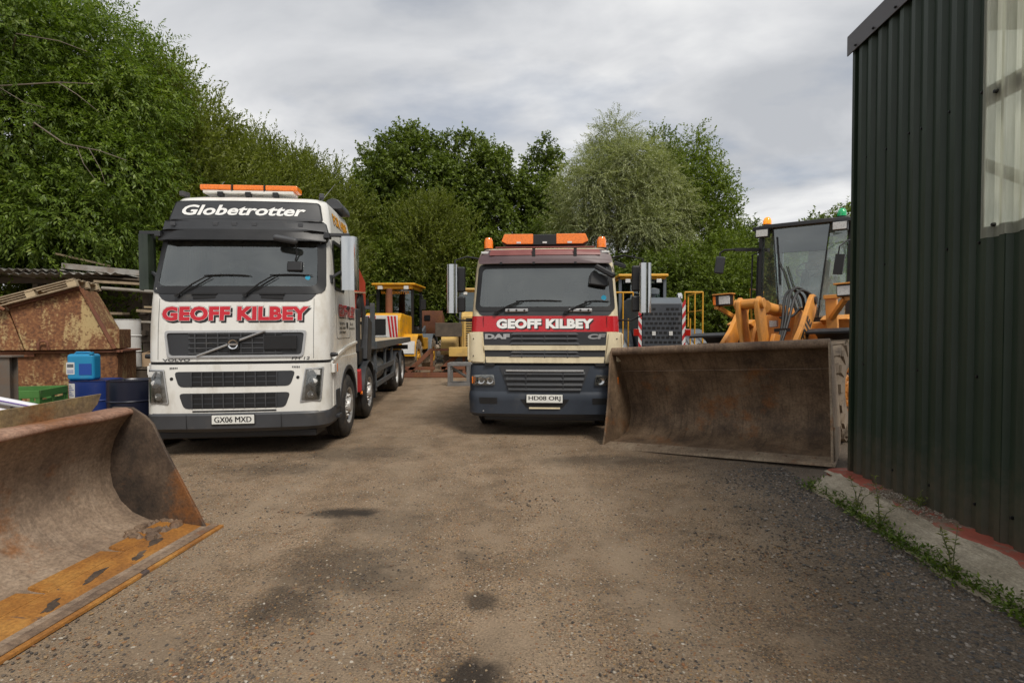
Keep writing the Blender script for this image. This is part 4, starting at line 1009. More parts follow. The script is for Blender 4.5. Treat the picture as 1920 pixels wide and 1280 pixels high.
wiper(VT, F1, -.78, 2.24, -.40, 2.52, .18); wiper(VT, F1, .12, 2.25, .48, 2.53, 1.0)
mb = MB(); mb.lathe([(0, -.002), (.035, -.002), (.035, .002)], (.93, F1.f(.93, 2.50) - .012, 2.50), 'y', 20); mb.build('disc_sticker', 'sticker', wsd)
# visor with marker lamps, name board
mb = MB(); F1.patch(mb, rpoly([(-1.15, 3.03), (1.15, 3.03), (1.16, 3.185), (-1.16, 3.185)], .03, 3, .15), 0.13, 0.11); vz = mb.build('sun_visor', 'black', VT, ang=30)
mb = MB(); F1.patch(mb, rpoly([(-1.15, 3.185), (1.15, 3.185), (1.11, 3.335), (-1.11, 3.335)], .02, 3, .15), 0.09, 0.10); mb.build('visor_top', 'grey_plastic', vz, ang=30)
mb = MB()
for x in (-.95, -.36, -.10, .17, .80): mb.box(x, F1.f(x, 3.28) - .095, 3.27, .07, .02, .055)
mb.build('marker_lamp', 'bumper_grey', vz, bevel=.006)
nb = fpatch(F1, 'name_board', 'grey_plastic', [(-1.06, 3.355), (1.06, 3.355), (1.0, 3.63), (-1.0, 3.63)], .05, 0.030, 0.05, VT)
fring(F1, 'board_edge', 'black', [(-1.075, 3.345), (1.075, 3.345), (1.015, 3.645), (-1.015, 3.645)], 0.014, .05, 0.034, 0.05, nb)
lettering(nb, 'Globetrotter', -.88, .84, 3.415, 3.575, FM(F1), [(0.028, 0, 0, 'txt_white', 0.034)], shear=0.22)
# roof: light bar, marker, aerials, side deflectors
lb = MB(); lb.box(-.10, .95, 3.855, 1.32, .24, .05); lbo = lb.build('light_bar', 'white', VT, bevel=.012)
for x0, x1 in ((-.80, -.345), (-.325, .125), (.145, .62)):
    mb = MB(); mb.box((x0 + x1) / 2, .95, 3.92, x1 - x0, .26, .085); mb.build('amber_lens', 'amber', lbo, bevel=.02)
for x in (-.5, -.10, .30):
    mb = MB(); mb.box(x, .84, 3.815, .08, .08, .07); mb.build('bracket', 'black', lbo, bevel=.006)
for x in (-.335, .135):
    mb = MB(); mb.box(x, .95, 3.92, .02, .27, .09); mb.build('lens_divider', 'black', lbo, bevel=.006)
for sg in (-1, 1):
    mb = MB(); pr = arc(0, 0, .145, -10, 190, 12); mb.prism([(sg * 1.0 + p[0], 3.79 + p[1]) for p in pr], 1.45, 2.1, 'y'); mb.build('air_deflector', 'bumper_grey', VT, bevel=.01)
    mb = MB(); mb.box(sg * .99, .78, 3.79, .07, .14, .07, (0, 0, sg * .3)); mb.build('roof_camera', 'bumper_grey', VT, bevel=.01)
    mb = MB(); mb.tube([(sg * .86, 1.15, 3.77), (sg * .86 + .22, 1.3, 4.13)], [.006, .003], 5); mb.build('aerial', 'steel_dull', VT)
# doors, side glass, side lettering
for sg in (-1, 1):
    dp = rpoly([(.66, 1.62), (1.62, 1.62), (1.62, 3.12), (.76, 3.12), (.60, 2.35)], .05, 2, .3)
    mb = MB(); inn = [(1.13 + (y - 1.13) * .985, 2.35 + (z - 2.35) * .99) for y, z in dp]; side_ring(mb, F1, dp, inn, sg, .0025, .01); mb.build('door_seam', 'grey_plastic', VT)
    gp = rpoly([(.63, 2.40), (1.20, 2.40), (1.20, 3.07), (.66, 3.07)], .06, 2, .3)
    mb = MB(); side_patch(mb, F1, gp, sg, .004, .006); gl = mb.build('side_window', 'glass_side', VT)
    mb = MB(); og = rpoly([(.59, 2.35), (1.25, 2.35), (1.25, 3.12), (.63, 3.12)], .08, 2, .3); ig = [(.915 + (y - .92) * .87, 2.735 + (z - 2.735) * .87) for y, z in og]; side_ring(mb, F1, og, ig, sg, .008, .02); mb.build('window_seal', 'black', gl)
    mb = MB(); side_patch(mb, F1, rect(1.36, 1.55, 2.10, 2.15), sg, .02, .02); mb.build('door_handle', 'grey_plastic', VT, bevel=.005)
    SMp = lambda u, v, d, sg=sg: (sg * (F1.lev(v)[1] + d), u if sg > 0 else 2.75 - u, v)
    lettering(VT, 'GEOFF KILBEY', .78, 2.02, 1.96, 2.16, SMp, [(0.058, .02, -.02, 'txt_black', .004), (0.05, 0, 0, 'txt_white', .006), (0.024, 0, 0, 'txt_red', .008)])
    for (s, u0, u1, v0) in (('NEW MILTON', .86, 1.22, 1.835), ('01425 620969', .84, 1.27, 1.765), ('07836 584687', .83, 1.27, 1.695)):
        lettering(VT, s, u0, u1, v0, v0 + .042, SMp, [(0.012, 0, 0, 'txt_black', .004)], name='small_lettering')
    for (s, u0, u1, v0) in (('Plant &', 1.62, 1.86, 1.835), ('Commercial Ltd', 1.50, 1.98, 1.765)):
        lettering(VT, s, u0, u1, v0, v0 + .045, SMp, [(0.012, 0, 0, 'txt_black', .004)], shear=.1, name='small_lettering')
    mb = MB(); side_patch(mb, F1, rect(1.34, 1.45, 1.78, 1.88), sg, .004, .01); mb.build('logo_block', 'txt_black', VT)
    lettering(VT, 'FOR HIRE', .92, 1.92, 3.40, 3.58, SMp, [(0.06, .01, -.01, 'txt_black', .004), (0.03, 0, 0, 'txt_yellow', .007)])
# cab inside
mb = MB(); mb.box(0, 2.02, 2.4, 2.3, .06, 1.9); mb.box(0, 1.3, 3.17, 2.2, 1.5, .05); mb.box(0, 1.2, 1.55, 2.3, 1.7, .06); mb.build('interior', 'trim', VT)
mb = MB(); mb.box(0, .50, 2.26, 2.3, .46, .16); mb.box(-.5, .72, 2.34, .7, .24, .12); mb.build('dashboard', 'dark', VT, bevel=.04)
seat(VT, -.55, 1.2, 1.85, 'curtain'); seat(VT, .6, 1.25, 1.8, 'curtain'); steering(VT, -.55, .85, 2.48)
mb = MB(); n_ = 40; rows = [[(lerp(-1.06, 1.06, i / n_), .55 + .02 * math.sin(i * 2.2), z) for i in range(n_ + 1)] for z in (2.93, 3.13)]; mb.grid(rows, (0, .01, 0)); mb.build('pelmet', 'dark', VT)
M['hedge_reflection'] = mat('housing_with_hedge_reflection', (0.022, 0.032, 0.020), 0.15, var=.3)  # dark green is the hedge's reflection in polished steel, put into the colour
# mirrors in big steel housings
for sg in (-1, 1):
    x = 1.45 if sg > 0 else -1.38; mr = bpy.data.objects.new('mirror', None); col.objects.link(mr); mr.parent = VT
    kx = 1 if sg > 0 else .72; mb = MB(); pr = [(x + sg * a * kx, .44 + b) for a, b in ((-.13, .10), (-.125, .02), (-.09, -.035), (0, -.05), (.085, -.03), (.12, .04), (.125, .12))]
    mb.grid([[(p[0], p[1], z) for p in pr] for z in (2.34, 2.45, 2.6, 2.75, 2.9, 3.05, 3.13)], (0, .012, 0)); mb.build('housing', 'steel' if sg > 0 else 'hedge_reflection', mr)
    mb = MB(); mb.box(x, .545, 2.93, .24 * kx, .02, .36); mb.box(x, .545, 2.53, .24 * kx, .02, .30); mb.build('mirror_back', 'black', mr, bevel=.02)
    mb = MB(); mb.box(x, .56, 2.93, .21 * kx, .01, .32); mb.box(x, .56, 2.53, .21 * kx, .01, .26); mb.build('mirror_glass', 'mirror', mr)
    mb = MB(); mb.bar((sg * 1.16, .44, 3.15), (sg * 1.46, .50, 3.16), .07, .05); mb.box(sg * 1.16, .42, 3.13, .08, .14, .08); mb.build('mirror_arm', 'grey_plastic', mr, bevel=.008)
    mb = MB(); mb.bar((sg * 1.19, .44, 2.52), (sg * 1.40, .50, 2.66), .05, .04); mb.box(sg * 1.19, .44, 2.5, .06, .12, .12); mb.build('mirror_arm', 'grey_plastic', mr, bevel=.008)
# front-view mirror hanging over the glass
mr = bpy.data.objects.new('mirror', None); col.objects.link(mr); mr.parent = VT
mb = MB(); mb.box(.65, F1.f(.65, 3.02) - .20, 3.03, .34, .10, .09, (R(20), R(10), 0)); mb.build('housing', 'bumper_grey', mr, bevel=.04)
mb = MB(); mb.tube([(.76, F1.f(.7, 3.0) - .12, 2.98), (.78, F1.f(.7, 2.8) - .05, 2.86), (.75, F1.f(.7, 2.75) - .03, 2.74)], .010, 6); mb.build('mirror_arm', 'black', mr)
mb = MB(); mb.box(.75, F1.f(.75, 2.68) - .03, 2.66, .22, .05, .15, (R(-12), 0, 0)); mb.build('kerb_mirror', 'black', mr, bevel=.03)
# chassis
mb = MB()
for sx in (-.42, .42): mb.box(sx, 6.3, .92, .09, 11.2, .27)
for y in (1.0, 2.6, 4.5, 6.5, 8.7, 10.5, 11.8): mb.box(0, y, .9, .84, .1, .2)
for y in (1.37, 3.31, 8.0, 9.38): mb.box(0, y, .52, 2.0, .16, .16)
mb.build('chassis', 'grey_plastic', VT, bevel=.006)
mb = MB(); mb.box(0, .9, .8, 1.6, 1.1, .7); mb.box(0, 2.0, 1.0, 1.3, 1.4, .5); mb.build('engine_block', 'black', VT)
for y, fr in ((1.37, True), (3.31, True), (8.0, False), (9.38, False)):
    for sg in (-1, 1):
        wheel(VT, sg * 1.245, y, .515, .515, .31 if fr else .56, sg, .285, front=fr)
for sg in (-1, 1):
    for y in (3.31, 8.0, 9.38):
        a0, a1 = arc(y, .515, .63, 172, 8, 14), arc(y, .515, .605, 172, 8, 14)
        mb = MB(); mb.prism(a0 + a1[::-1], sg * .70, sg * 1.255, 'x')
        mb.build('mudguard', 'grey_plastic', VT, bevel=.005)
    mb = MB(); mb.box(sg * 1.0, 10.08, .62, .5, .015, .62); mb.build('mud_flap', 'black', VT)
    mb = MB(); mb.box(sg * 1.0, 4.03, .60, .5, .015, .6); mb.build('mud_flap', 'black', VT)
    mb = MB(); mb.box(sg * 1.16, 2.62, .80, .10, .14, .42, (R(12), 0, 0)); mb.build('red_marker', 'label_red', VT, bevel=.01)
    mb = MB(); mb.lathe([(0, -.02), (.035, -.02), (.035, .02)], (sg * 1.2, 2.7, .56), 'x', 10); mb.build('side_lamp', 'amber', VT)
    mb = MB()
    for z in (.55, .88): mb.box(sg * 1.225, 5.85, z, .035, 3.0, .12)
    for y in (4.4, 5.9, 7.2): mb.box(sg * 1.19, y, .85, .06, .07, .9)
    mb.build('side_guard', 'bed_grey', VT, bevel=.006)
mb = MB(); mb.lathe([(0, 4.7), (.30, 4.72), (.30, 6.2), (0, 6.22)], (.85, 0, .82), 'y', 24); mb.build('fuel_tank', 'steel_dull', VT, bevel=.02)
mb = MB(); mb.box(-.85, 5.4, .8, .55, 1.3, .55); mb.build('tool_box', 'bed_grey', VT, bevel=.02)
# load bed
mb = MB()
for i in range(14): mb.box(-1.12 + i * .1723, 8.2, 1.485, .168, 7.7, .04)
bed = mb.build('load_bed', 'wood_pale', VT, bevel=.004)
mb = MB()
for sg in (-1, 1): mb.box(sg * 1.235, 8.2, 1.425, .05, 7.9, .17)
mb.box(0, 12.12, 1.425, 2.42, .05, .17); mb.box(0, 4.28, 1.425, 2.42, .05, .17)
for y in (4.8, 5.6, 6.4, 7.2, 8.0, 8.8, 9.6, 10.4, 11.2, 11.9): mb.box(0, y, 1.40, 2.42, .08, .11)
for sx in (-.42, .42): mb.box(sx, 8.2, 1.20, .1, 7.8, .28)
mb.build('bed_frame', 'bed_grey', bed, bevel=.006)
mb = MB()
for sg in (-1, 1): mb.box(sg * 1.16, 4.30, 1.85, .10, .08, 1.0)
for z in (1.75, 2.0, 2.25): mb.box(0, 4.30, z, 2.3, .05, .07)
mb.build('headboard', 'bed_grey', VT, bevel=.008)
mb = MB(); mb.box(0, 12.14, 1.15, 2.3, .06, .16)
for sg in (-1, 1): mb.box(sg * .95, 12.16, 1.15, .4, .05, .13)
mb.build('tail_board', 'bumper_grey', VT)
# crane folded behind the cab
mb = MB(); mb.box(0, 3.0, 1.25, 2.3, .5, .34); mb.box(.2, 3.0, 1.8, .5, .5, .9); mb.build('crane_base', 'black', VT, bevel=.03)
cb = MB(); cb.prism([(2.5, 2.05), (3.2, 1.95), (3.62, 2.30), (3.60, 2.75), (2.75, 3.02), (2.5, 2.98)], .80, 1.14, 'x'); cb.bar((.3, 3.0, 2.2), (.95, 3.0, 2.6), .3, .34); cbo = cb.build('crane_boom', 'crane_red', VT, bevel=.02)
mb = MB(); mb.bar((-1.0, 3.0, 2.35), (.95, 3.05, 2.5), .22, .26); mb.bar((-1.0, 3.3, 2.1), (.9, 3.3, 2.2), .16, .2); mb.build('crane_arm', 'crane_red', VT, bevel=.015)
mb = MB()
for q, (x, y) in enumerate(((1.14, 2.75), (1.14, 3.15), (1.10, 3.45), (1.16, 2.95))):
    mb.tube([(x, y, 2.45), (x + .03, y + .05, 2.1), (x, y + .02, 1.75), (x - .05, y - .05, 1.35)], .028, 7)
mb.lathe([(0, -.06), (.16, -.05), (.16, .05), (0, .06)], (1.13, 2.75, 2.25), 'x', 18)
mb.build('crane_hose', 'hose', cbo)
mb = MB(); mb.box(1.12, 3.55, 1.55, .2, .5, .9, (R(-14), 0, 0)); mb.build('stabiliser_leg', 'grey_plastic', VT, bevel=.02)
mb = MB(); mb.box(1.14, 2.45, 1.75, .16, .22, .8); mb.build('valve_block', 'grey_plastic', VT, bevel=.02)
mb = MB(); mb.box(1.19, 2.62, 1.72, .05, .1, .28); mb.box(1.2, 2.66, 1.95, .04, .08, .08); mb.build('lever_box', 'wood_pale', VT, bevel=.01)
mb = MB(); mb.prism([(2.35, 2.44), (3.3, 2.50), (3.3, 2.52), (2.35, 2.46)], 1.0, 1.2, 'x'); mb.build('hose_tray', 'wood_pale', VT)

# ================================================================== CREAM AND RED TRUCK
DT = thing('tipper_truck', 'cream and red truck with a slate bumper facing the camera', 'truck', (0.53, 8.5, 0.0), (0, 0, R(-3.56)))
F2 = Front([(0.70, 0.00, 1.235), (1.21, 0.01, 1.235), (1.73, .02, 1.225), (1.99, 0.05, 1.215), (2.13, .07, 1.21), (2.80, .20, 1.165), (2.95, .23, 1.14), (3.08, .30, 1.10), (3.15, .42, 1.03), (3.18, .62, .93)], 0.15, 0.05)
s_ = MB(); F2.shell(s_, [1.22, 1.45, 1.73, 1.985, 2.13, 2.3, 2.5, 2.68, 2.80, 2.95, 3.02, 3.08, 3.12, 3.15, 3.17, 3.18], 1.9, [0.50, 1.12, 1.5, 1.85], (h_front(2.13, 2.80), h_side(.5, 1.12, 2.13, 2.80)), nx)
cabo = s_.build('cab', 'cream', DT, ang=30)
# red band round the cab
F2r = Front([(z, y - .004, w + .004) for z, y, w in F2.L], .15, .05)
s_ = MB(); F2r.shell(s_, [1.735, 1.85, 1.992], 1.9, [.45, 1.2, 1.856], capped=False); s_.build('red_band', 'red', DT, ang=30)
mb = MB()
for sx in (-1.01, 1.01): mb.bar((sx, F2.f(sx, 1.86) - .007, 1.74), (sx, F2.f(sx, 1.86) - .007, 1.985), .007, .006)
mb.build('panel_seam', 'black', DT)
lettering(DT, 'GEOFF KILBEY', -.79, .79, 1.785, 1.945, FM(F2), [(0.058, 0.020, -0.020, 'txt_black', 0.0075), (0.078, 0, 0, 'txt_black', 0.0085), (0.060, 0, 0, 'txt_white', 0.011)], spacing=1.05)
# upper grille and corner panels
g2 = fpatch(F2, 'grille', 'grey_plastic', [(-.97, 1.215), (.97, 1.215), (1.01, 1.733), (-1.01, 1.733)], .01, 0.006, 0.02, DT)
for (hw, z0, z1) in ((.985, 1.435, 1.512), (.955, 1.228, 1.325)):
    fpatch(F2, 'cream_bar', 'cream', [(-hw, z0), (hw, z0), (hw + .012, z1), (-hw - .012, z1)], .006, 0.03, 0.03, g2)
mb = MB()
for (hw, z) in ((.50, 1.70), (.50, 1.625), (.52, 1.545), (.50, 1.405), (.52, 1.345)):
    k = 8
    mb.grid([[(lerp(-hw - e, hw + e, i / k), F2.f(lerp(-hw, hw, i / k), z) - d, zz_) for i in range(k + 1)] for d, zz_, e in ((0.008, z + .022, 0), (0.040, z - .008, .05), (0.040, z - .018, .05), (0.008, z - .022, .02))])
for x in (-.37, 0, .37):
    for z in (1.64, 1.375): mb.box(x, F2.f(x, z) - .018, z, .02, .03, .13)
mb.build('grille_fin', 'bumper_grey', g2)
lettering(g2, 'DAF', -.98, -.57, 1.615, 1.70, FM(F2), [(0.06, 0, 0, 'silver', 0.012)], name='maker_lettering')
lettering(g2, 'CF', .70, .99, 1.615, 1.70, FM(F2), [(0.05, 0, 0, 'silver', 0.012)], shear=.15, name='type_lettering')
F2c = Front([(1.2, -0.02, 1.29), (1.75, -0.01, 1.275)], 0.16, 0.05)
for sg in (-1, 1):
    mb = MB(); pts = [(sg * .985, 1.235), (sg * 1.265, 1.255), (sg * 1.272, 1.72), (sg * 1.045, 1.735)]
    F2c.patch(mb, rpoly(pts[::sg], .035, 3, .08), 0.0, 0.10); cp = mb.build('corner_panel', 'cream', DT, ang=30)
    mb = MB(); mb.box(sg * 1.262, .30, 1.48, .03, .44, .44); mb.build('corner_panel_side', 'cream', cp, bevel=.012)
    mb = MB()
    for z in (1.34, 1.62): mb.lathe([(0, -.006), (.010, -.006), (.010, .01)], (sg * 1.17, F2c.f(1.17, z), z), 'y', 8)
    mb.build('panel_screw', 'black', cp)
# lower front
F2b = Front([(0.74, -0.03, 1.245), (1.0, -0.02, 1.25), (1.21, 0.0, 1.235)], 0.15, 0.06)
s_ = MB(); F2b.shell(s_, [0.76, 0.9, 1.05, 1.18], .8, [0.35, .74]); s_.build('lower_panel', 'slate', DT, ang=30)
s_ = MB(); s_.box(0, .5, 1.2, 2.36, .8, .07); s_.build('panel_gap', 'black', DT)
TG = [(-.58, .765), (.58, .765), (.745, 1.175), (-.745, 1.175)]
g3 = fpatch(F2b, 'lower_grille', 'grey_plastic', TG, .03, 0.014, 0.03, DT)
mb = MB()
for i, z in enumerate((1.055, .965, .875, .80)):
    hw = lerp(.58, .66, (z - .77) / .3); k = 8
    mb.grid([[(lerp(-hw, hw, q / k), F2b.f(lerp(-hw, hw, q / k), z) - d, zz_) for q in range(k + 1)] for d, zz_ in ((0.016, z + .03), (0.05, z - .006), (0.05, z - .018), (0.016, z - .024))])
for x in (-.3, .3): mb.box(x, F2b.f(x, .95) - .03, .92, .018, .03, .3)
mb.build('grille_fin', 'grey_plastic', g3)
mb = MB(); k = 8; mb.grid([[(lerp(-.63, .63, q / k), F2b.f(lerp(-.63, .63, q / k), 1.09) - d, zz_) for q in range(k + 1)] for d, zz_ in ((.016, 1.118), (.052, 1.105), (.052, 1.09), (.016, 1.085))]); mb.build('grille_strip', 'silver', g3)
for sg in (-1, 1):
    pts = [(sg * .805, .865), (sg * 1.20, .86), (sg * 1.215, 1.02), (sg * .83, 1.035)]
    hl = fpatch(F2b, 'headlight', 'lamp_dark', pts[::sg], .03, 0.010, 0.03, DT, .08)
    mb = MB()
    for x in (.90, 1.045): mb.lathe([(0.0, -.008), (.045, -.018), (.066, -.026), (.070, .0)], (sg * x, F2b.f(x, .945) + .006, .945), 'y', 20)
    mb.build('reflector', 'chrome', hl)
    mb = MB(); mb.box(sg * 1.155, F2b.f(1.155, .94) - .004, .94, .08, .02, .12); mb.build('indicator', 'amber', hl, bevel=.01)
    mb = MB(); F2b.patch(mb, rpoly(pts[::sg], .03, 3, .08), 0.032, 0.003); mb.build('lens', 'glass_lens', hl)
    mb = MB(); mb.box(sg * .9, .02, 1.2, .16, .06, .05); mb.build('bracket', 'black', DT)
F2d = Front([(0.34, 0.03, 1.22), (0.40, -0.05, 1.255), (0.68, -0.06, 1.265), (0.76, -0.035, 1.255)], 0.18, 0.06)
s_ = MB(); F2d.shell(s_, [0.34, 0.40, 0.5, 0.6, 0.68, 0.73, 0.76], .8, [0.4, 0.72]); bm2 = s_.build('bumper', 'slate', DT, ang=30)
for sg in (-1, 1):
    fpatch(F2d, 'fog_recess', 'black', [(sg * .77, .56), (sg * 1.06, .56), (sg * 1.07, .66), (sg * .77, .66)][::sg], .01, .004, .02, bm2, .08)
fpatch(F2d, 'towing_recess', 'black', [(-.29, .50), (.29, .50), (.40, .64), (-.40, .64)], .02, .004, .02, bm2)
mb = MB(); mb.box(0, F2d.f(0, .5) - .01, .50, .5, .02, .025); mb.build('tow_plate', 'cream', bm2)
mb = MB()
for x in (-1.0, 1.0): mb.lathe([(0, -.008), (.012, -.006), (.012, .01)], (x, F2d.f(x, .44), .44), 'y', 8)
mb.build('bumper_bolt', 'silver', bm2)
numberplate(DT, F2d, 'HD08 ORJ', -.29, .29, .59, .72, 0.03)
s_ = MB(); s_.box(0, .4, .33, 2.0, .5, .14); s_.build('air_dam', 'black', DT, bevel=.02)
# windscreen
fpatch(F2, 'scuttle', 'grey_plastic', [(-1.06, 1.995), (1.06, 1.995), (1.15, 2.16), (-1.15, 2.16)], .06, 0.006, 0.02, DT)
ws2 = fpatch(F2, 'windscreen', 'glass', [(-1.075, 2.145), (1.075, 2.145), (1.045, 2.80), (-1.045, 2.80)], .05, 0.008, 0.006, DT)
fring(F2, 'windscreen_seal', 'black', [(-1.155, 2.07), (1.155, 2.07), (1.105, 2.86), (-1.105, 2.86)], 0.075, .09, 0.012, 0.02, DT)
for zx in (-.46, .58):
    mb = MB(); mb.box(zx, F2.f(zx, 2.09) - .03, 2.085, .38, .03, .055); hd = mb.build('grab_handle', 'silver', DT, bevel=.015)
    mb = MB()
    for dx in (-.13, 0, .13): mb.lathe([(0, -.004), (.018, -.004), (.018, .004)], (zx + dx, F2.f(zx, 2.09) - .046, 2.085), 'y', 10)
    mb.build('handle_bolt', 'black', hd)
wiper(DT, F2, -.80, 2.05, -.42, 2.235, .28); wiper(DT, F2, .34, 2.05, .70, 2.225, 1.06)
mb = MB(); mb.lathe([(0, -.002), (.042, -.002), (.042, .002)], (.965, F2.f(.965, 2.29) - .012, 2.29), 'y', 20); mb.build('disc_sticker', 'sticker', ws2)
# smoked visor and roof
M['smoke'] = mat('smoked_visor', (0.085, 0.05, 0.055), 0.5, var=0.2)
mb = MB(); F2.patch(mb, rpoly([(-1.11, 2.86), (1.11, 2.86), (1.10, 2.99), (.98, 3.11), (-.98, 3.11), (-1.10, 2.99)], .05, 3, .12), 0.11, 0.02); vz = mb.build('sun_visor', 'smoke', DT, ang=30)
mb = MB(); F2.patch(mb, rpoly([(-.92, 3.00), (.92, 3.00), (.90, 3.10), (-.90, 3.10)], .02, 3, .12), 0.122, 0.02); mb.build('visor_panel', 'maroon', vz, ang=30)
mb = MB()
for x in (-.72, -.18, .5): mb.box(x, F2.f(x, 2.87) - .10, 2.865, .04, .03, .035)
for x in (-.18, .5): mb.box(x, F2.f(x, 3.03) - .135, 3.04, .05, .02, .13)
mb.build('visor_clip', 'black', vz)
mb = MB()
for sg in (-1, 1): mb.box(sg * 1.0, F2.f(1.0, 3.06) - .10, 3.055, .13, .03, .04)
mb.build('marker_lamp', 'lamp', vz, bevel=.008)
mb = MB(); mb.box(0, 1.0, 3.185, 1.7, 1.0, .02); mb.build('roof', 'maroon', DT, bevel=.008)
mb = MB(); mb.prism([(-.66, 3.27), (.66, 3.27), (.75, 3.32), (.70, 3.455), (-.70, 3.455), (-.75, 3.32)], .62, .92, 'y'); mb.xf(Matrix.Translation((0, 0, -.03))); lb2 = mb.build('light_bar', 'black', DT, bevel=.012)
for sg in (-1, 1):
    mb = MB(); p = [(.20, 3.285), (.655, 3.285), (.755, 3.335), (.705, 3.462), (.20, 3.462)]; mb.prism([(sg * a, b) for a, b in p], .605, .935, 'y'); mb.xf(Matrix.Translation((0, 0, -.03))); mb.build('amber_lens', 'amber', lb2, bevel=.012)
    mb = MB(); mb.lathe([(.085, 0), (.085, .05)], (sg * .98, .62, 3.13), 'z', 16); bc = mb.build('beacon', 'black', DT)
    mb = MB(); mb.lathe([(.080, .05), (.078, .18), (.055, .235), (0, .245)], (sg * .98, .62, 3.13), 'z', 20); mb.build('beacon_lens', 'amber', bc)
mb = MB()
for x in (-.45, .0, .43): mb.box(x, .60, 3.28, .075, .02, .03)
mb.build('bar_lamp', 'label_white', lb2)
mb = MB()
for x in (-.5, .5): mb.box(x, .77, 3.225, .06, .2, .09)
mb.build('bar_mount', 'black', lb2)
# inside and glass
mb = MB(); mb.box(0, 1.80, 2.2, 2.3, .06, 1.5); mb.box(0, 1.1, 2.86, 2.2, 1.4, .05); mb.box(0, 1.1, 1.4, 2.3, 1.4, .06); mb.build('interior', 'dark', DT)
mb = MB(); mb.box(0, .40, 2.0, 2.3, .46, .2); mb.build('dashboard', 'dark', DT, bevel=.04)
seat(DT, -.55, 1.1, 1.6, 'trim'); seat(DT, .6, 1.15, 1.6, 'trim'); steering(DT, -.55, .75, 2.16)
mb = MB(); mb.prism([(.86, 2.13), (1.05, 2.13), (.98, 2.62)], .30, .32, 'y'); mb.build('pennant', 'dark', DT)
mr = bpy.data.objects.new('mirror', None); col.objects.link(mr); mr.parent = DT
mb = MB(); mb.bar((.82, F2.f(.82, 2.83) - .18, 2.80), (1.12, F2.f(1.0, 2.7) - .26, 2.62), .10, .09); mb.build('housing', 'black', mr, bevel=.03)
mb = MB(); mb.box(.88, F2.f(.88, 2.58) - .08, 2.58, .30, .06, .22, (R(-12), R(8), 0)); mb.build('kerb_mirror', 'black', mr, bevel=.04)
for sg in (-1, 1):
    gp = rpoly([(.54, 2.17), (1.10, 2.17), (1.10, 2.77), (.56, 2.77)], .06, 2, .3)
    mb = MB(); side_patch(mb, F2, gp, sg, .004, .006); gl = mb.build('side_window', 'glass_side', DT)
    mb = MB(); og = rpoly([(.50, 2.12), (1.15, 2.12), (1.15, 2.82), (.54, 2.82)], .08, 2, .3); ig = [(.82 + (y - .825) * .87, 2.47 + (z - 2.47) * .87) for y, z in og]; side_ring(mb, F2, og, ig, sg, .008, .02); mb.build('window_seal', 'black', gl)
    mb = MB(); side_patch(mb, F2, rect(1.3, 1.5, 1.62, 1.67), sg, .02, .02); mb.build('door_handle', 'grey_plastic', DT)
    # steel backed mirrors on loop arms
    mr = bpy.data.objects.new('mirror', None); col.objects.link(mr); mr.parent = DT; x = sg * 1.52 if sg < 0 else 1.62
    mb = MB(); a = -.35 if sg < 0 else .25
    pr = [(x + .095 * math.sin(t) + 0, .05 - .075 * math.cos(t)) for t in [lerp(-1.5, 1.5, i / 10) for i in range(11)]]
    mb.grid([[(p[0], p[1], z) for p in pr] for z in (2.04, 2.24, 2.44, 2.64, 2.84)], (0, .006, 0)); mb.build('housing', 'steel', mr)
    xi = x - sg * .10
    mb = MB(); mb.box(xi - sg * .02, .13, 2.60, .17, .08, .42); mb.box(xi - sg * .02, .13, 2.19, .17, .08, .26); mb.build('mirror_back', 'black', mr, bevel=.03)
    mb = MB(); mb.box(xi - sg * .02, .175, 2.60, .14, .01, .36); mb.box(xi - sg * .02, .175, 2.19, .14, .01, .2); mb.build('mirror_glass', 'mirror', mr)
    mb = MB(); mb.tube([(sg * 1.12, .35, 2.97), (sg * 1.30, .22, 2.99), (x - sg * .03, .13, 2.92), (x - sg * .03, .13, 2.0), (sg * 1.42, .16, 1.92), (sg * 1.22, .32, 1.93)], .016, 7); mb.build('mirror_arm', 'black', mr)
    if sg > 0:
        mb = MB(); mb.tube([(1.14, .34, 2.93), (1.3, .25, 2.86)], .012, 6); mb.box(1.24, .25, 2.84, .2, .05, .06, (0, R(20), 0)); mb.build('wide_mirror', 'black', mr, bevel=.02)
    poly = [(0.35, 1.22), (0.35, 0.78), (0.72, .78)] + arc(1.4, .51, .66, 156, 10, 12) + [(2.06, 1.22)]
    mb = MB(); mb.prism(poly, sg * 1.0, sg * 1.235, 'x'); mb.build('flank', 'slate', DT, bevel=.01)
# rest of the truck behind the cab
mb = MB()
for sx in (-.42, .42): mb.box(sx, 4.4, .92, .09, 7.6, .27)
for y in (1.0, 2.6, 4.5, 6.0, 7.6): mb.box(0, y, .9, .84, .1, .2)
for y in (1.4, 5.6, 6.95): mb.box(0, y, .51, 2.0, .16, .16)
mb.build('chassis', 'grey_plastic', DT, bevel=.006)
mb = MB(); mb.box(0, 1.1, .85, 1.6, 1.1, .7); mb.build('engine_block', 'black', DT)
for y, fr in ((1.4, True), (5.6, False), (6.95, False)):
    for sg in (-1, 1): wheel(DT, sg * 1.225, y, .51, .51, .30 if fr else .55, sg, .285, front=fr)
mb = MB()
mb.box(0, 5.35, 1.42, 2.36, 6.1, .1)
for sg in (-1, 1): mb.box(sg * 1.19, 5.35, 1.80, .06, 6.1, .7)
mb.box(0, 2.3, 1.9, 2.36, .06, .9); mb.box(0, 8.4, 1.8, 2.36, .06, .7)
for sg in (-1, 1):
    for y in (2.9, 4.0, 5.1, 6.2, 7.3): mb.box(sg * 1.235, y, 1.8, .035, .08, .68)
mb.build('tipper_body', 'steel_dull', DT, bevel=.01)
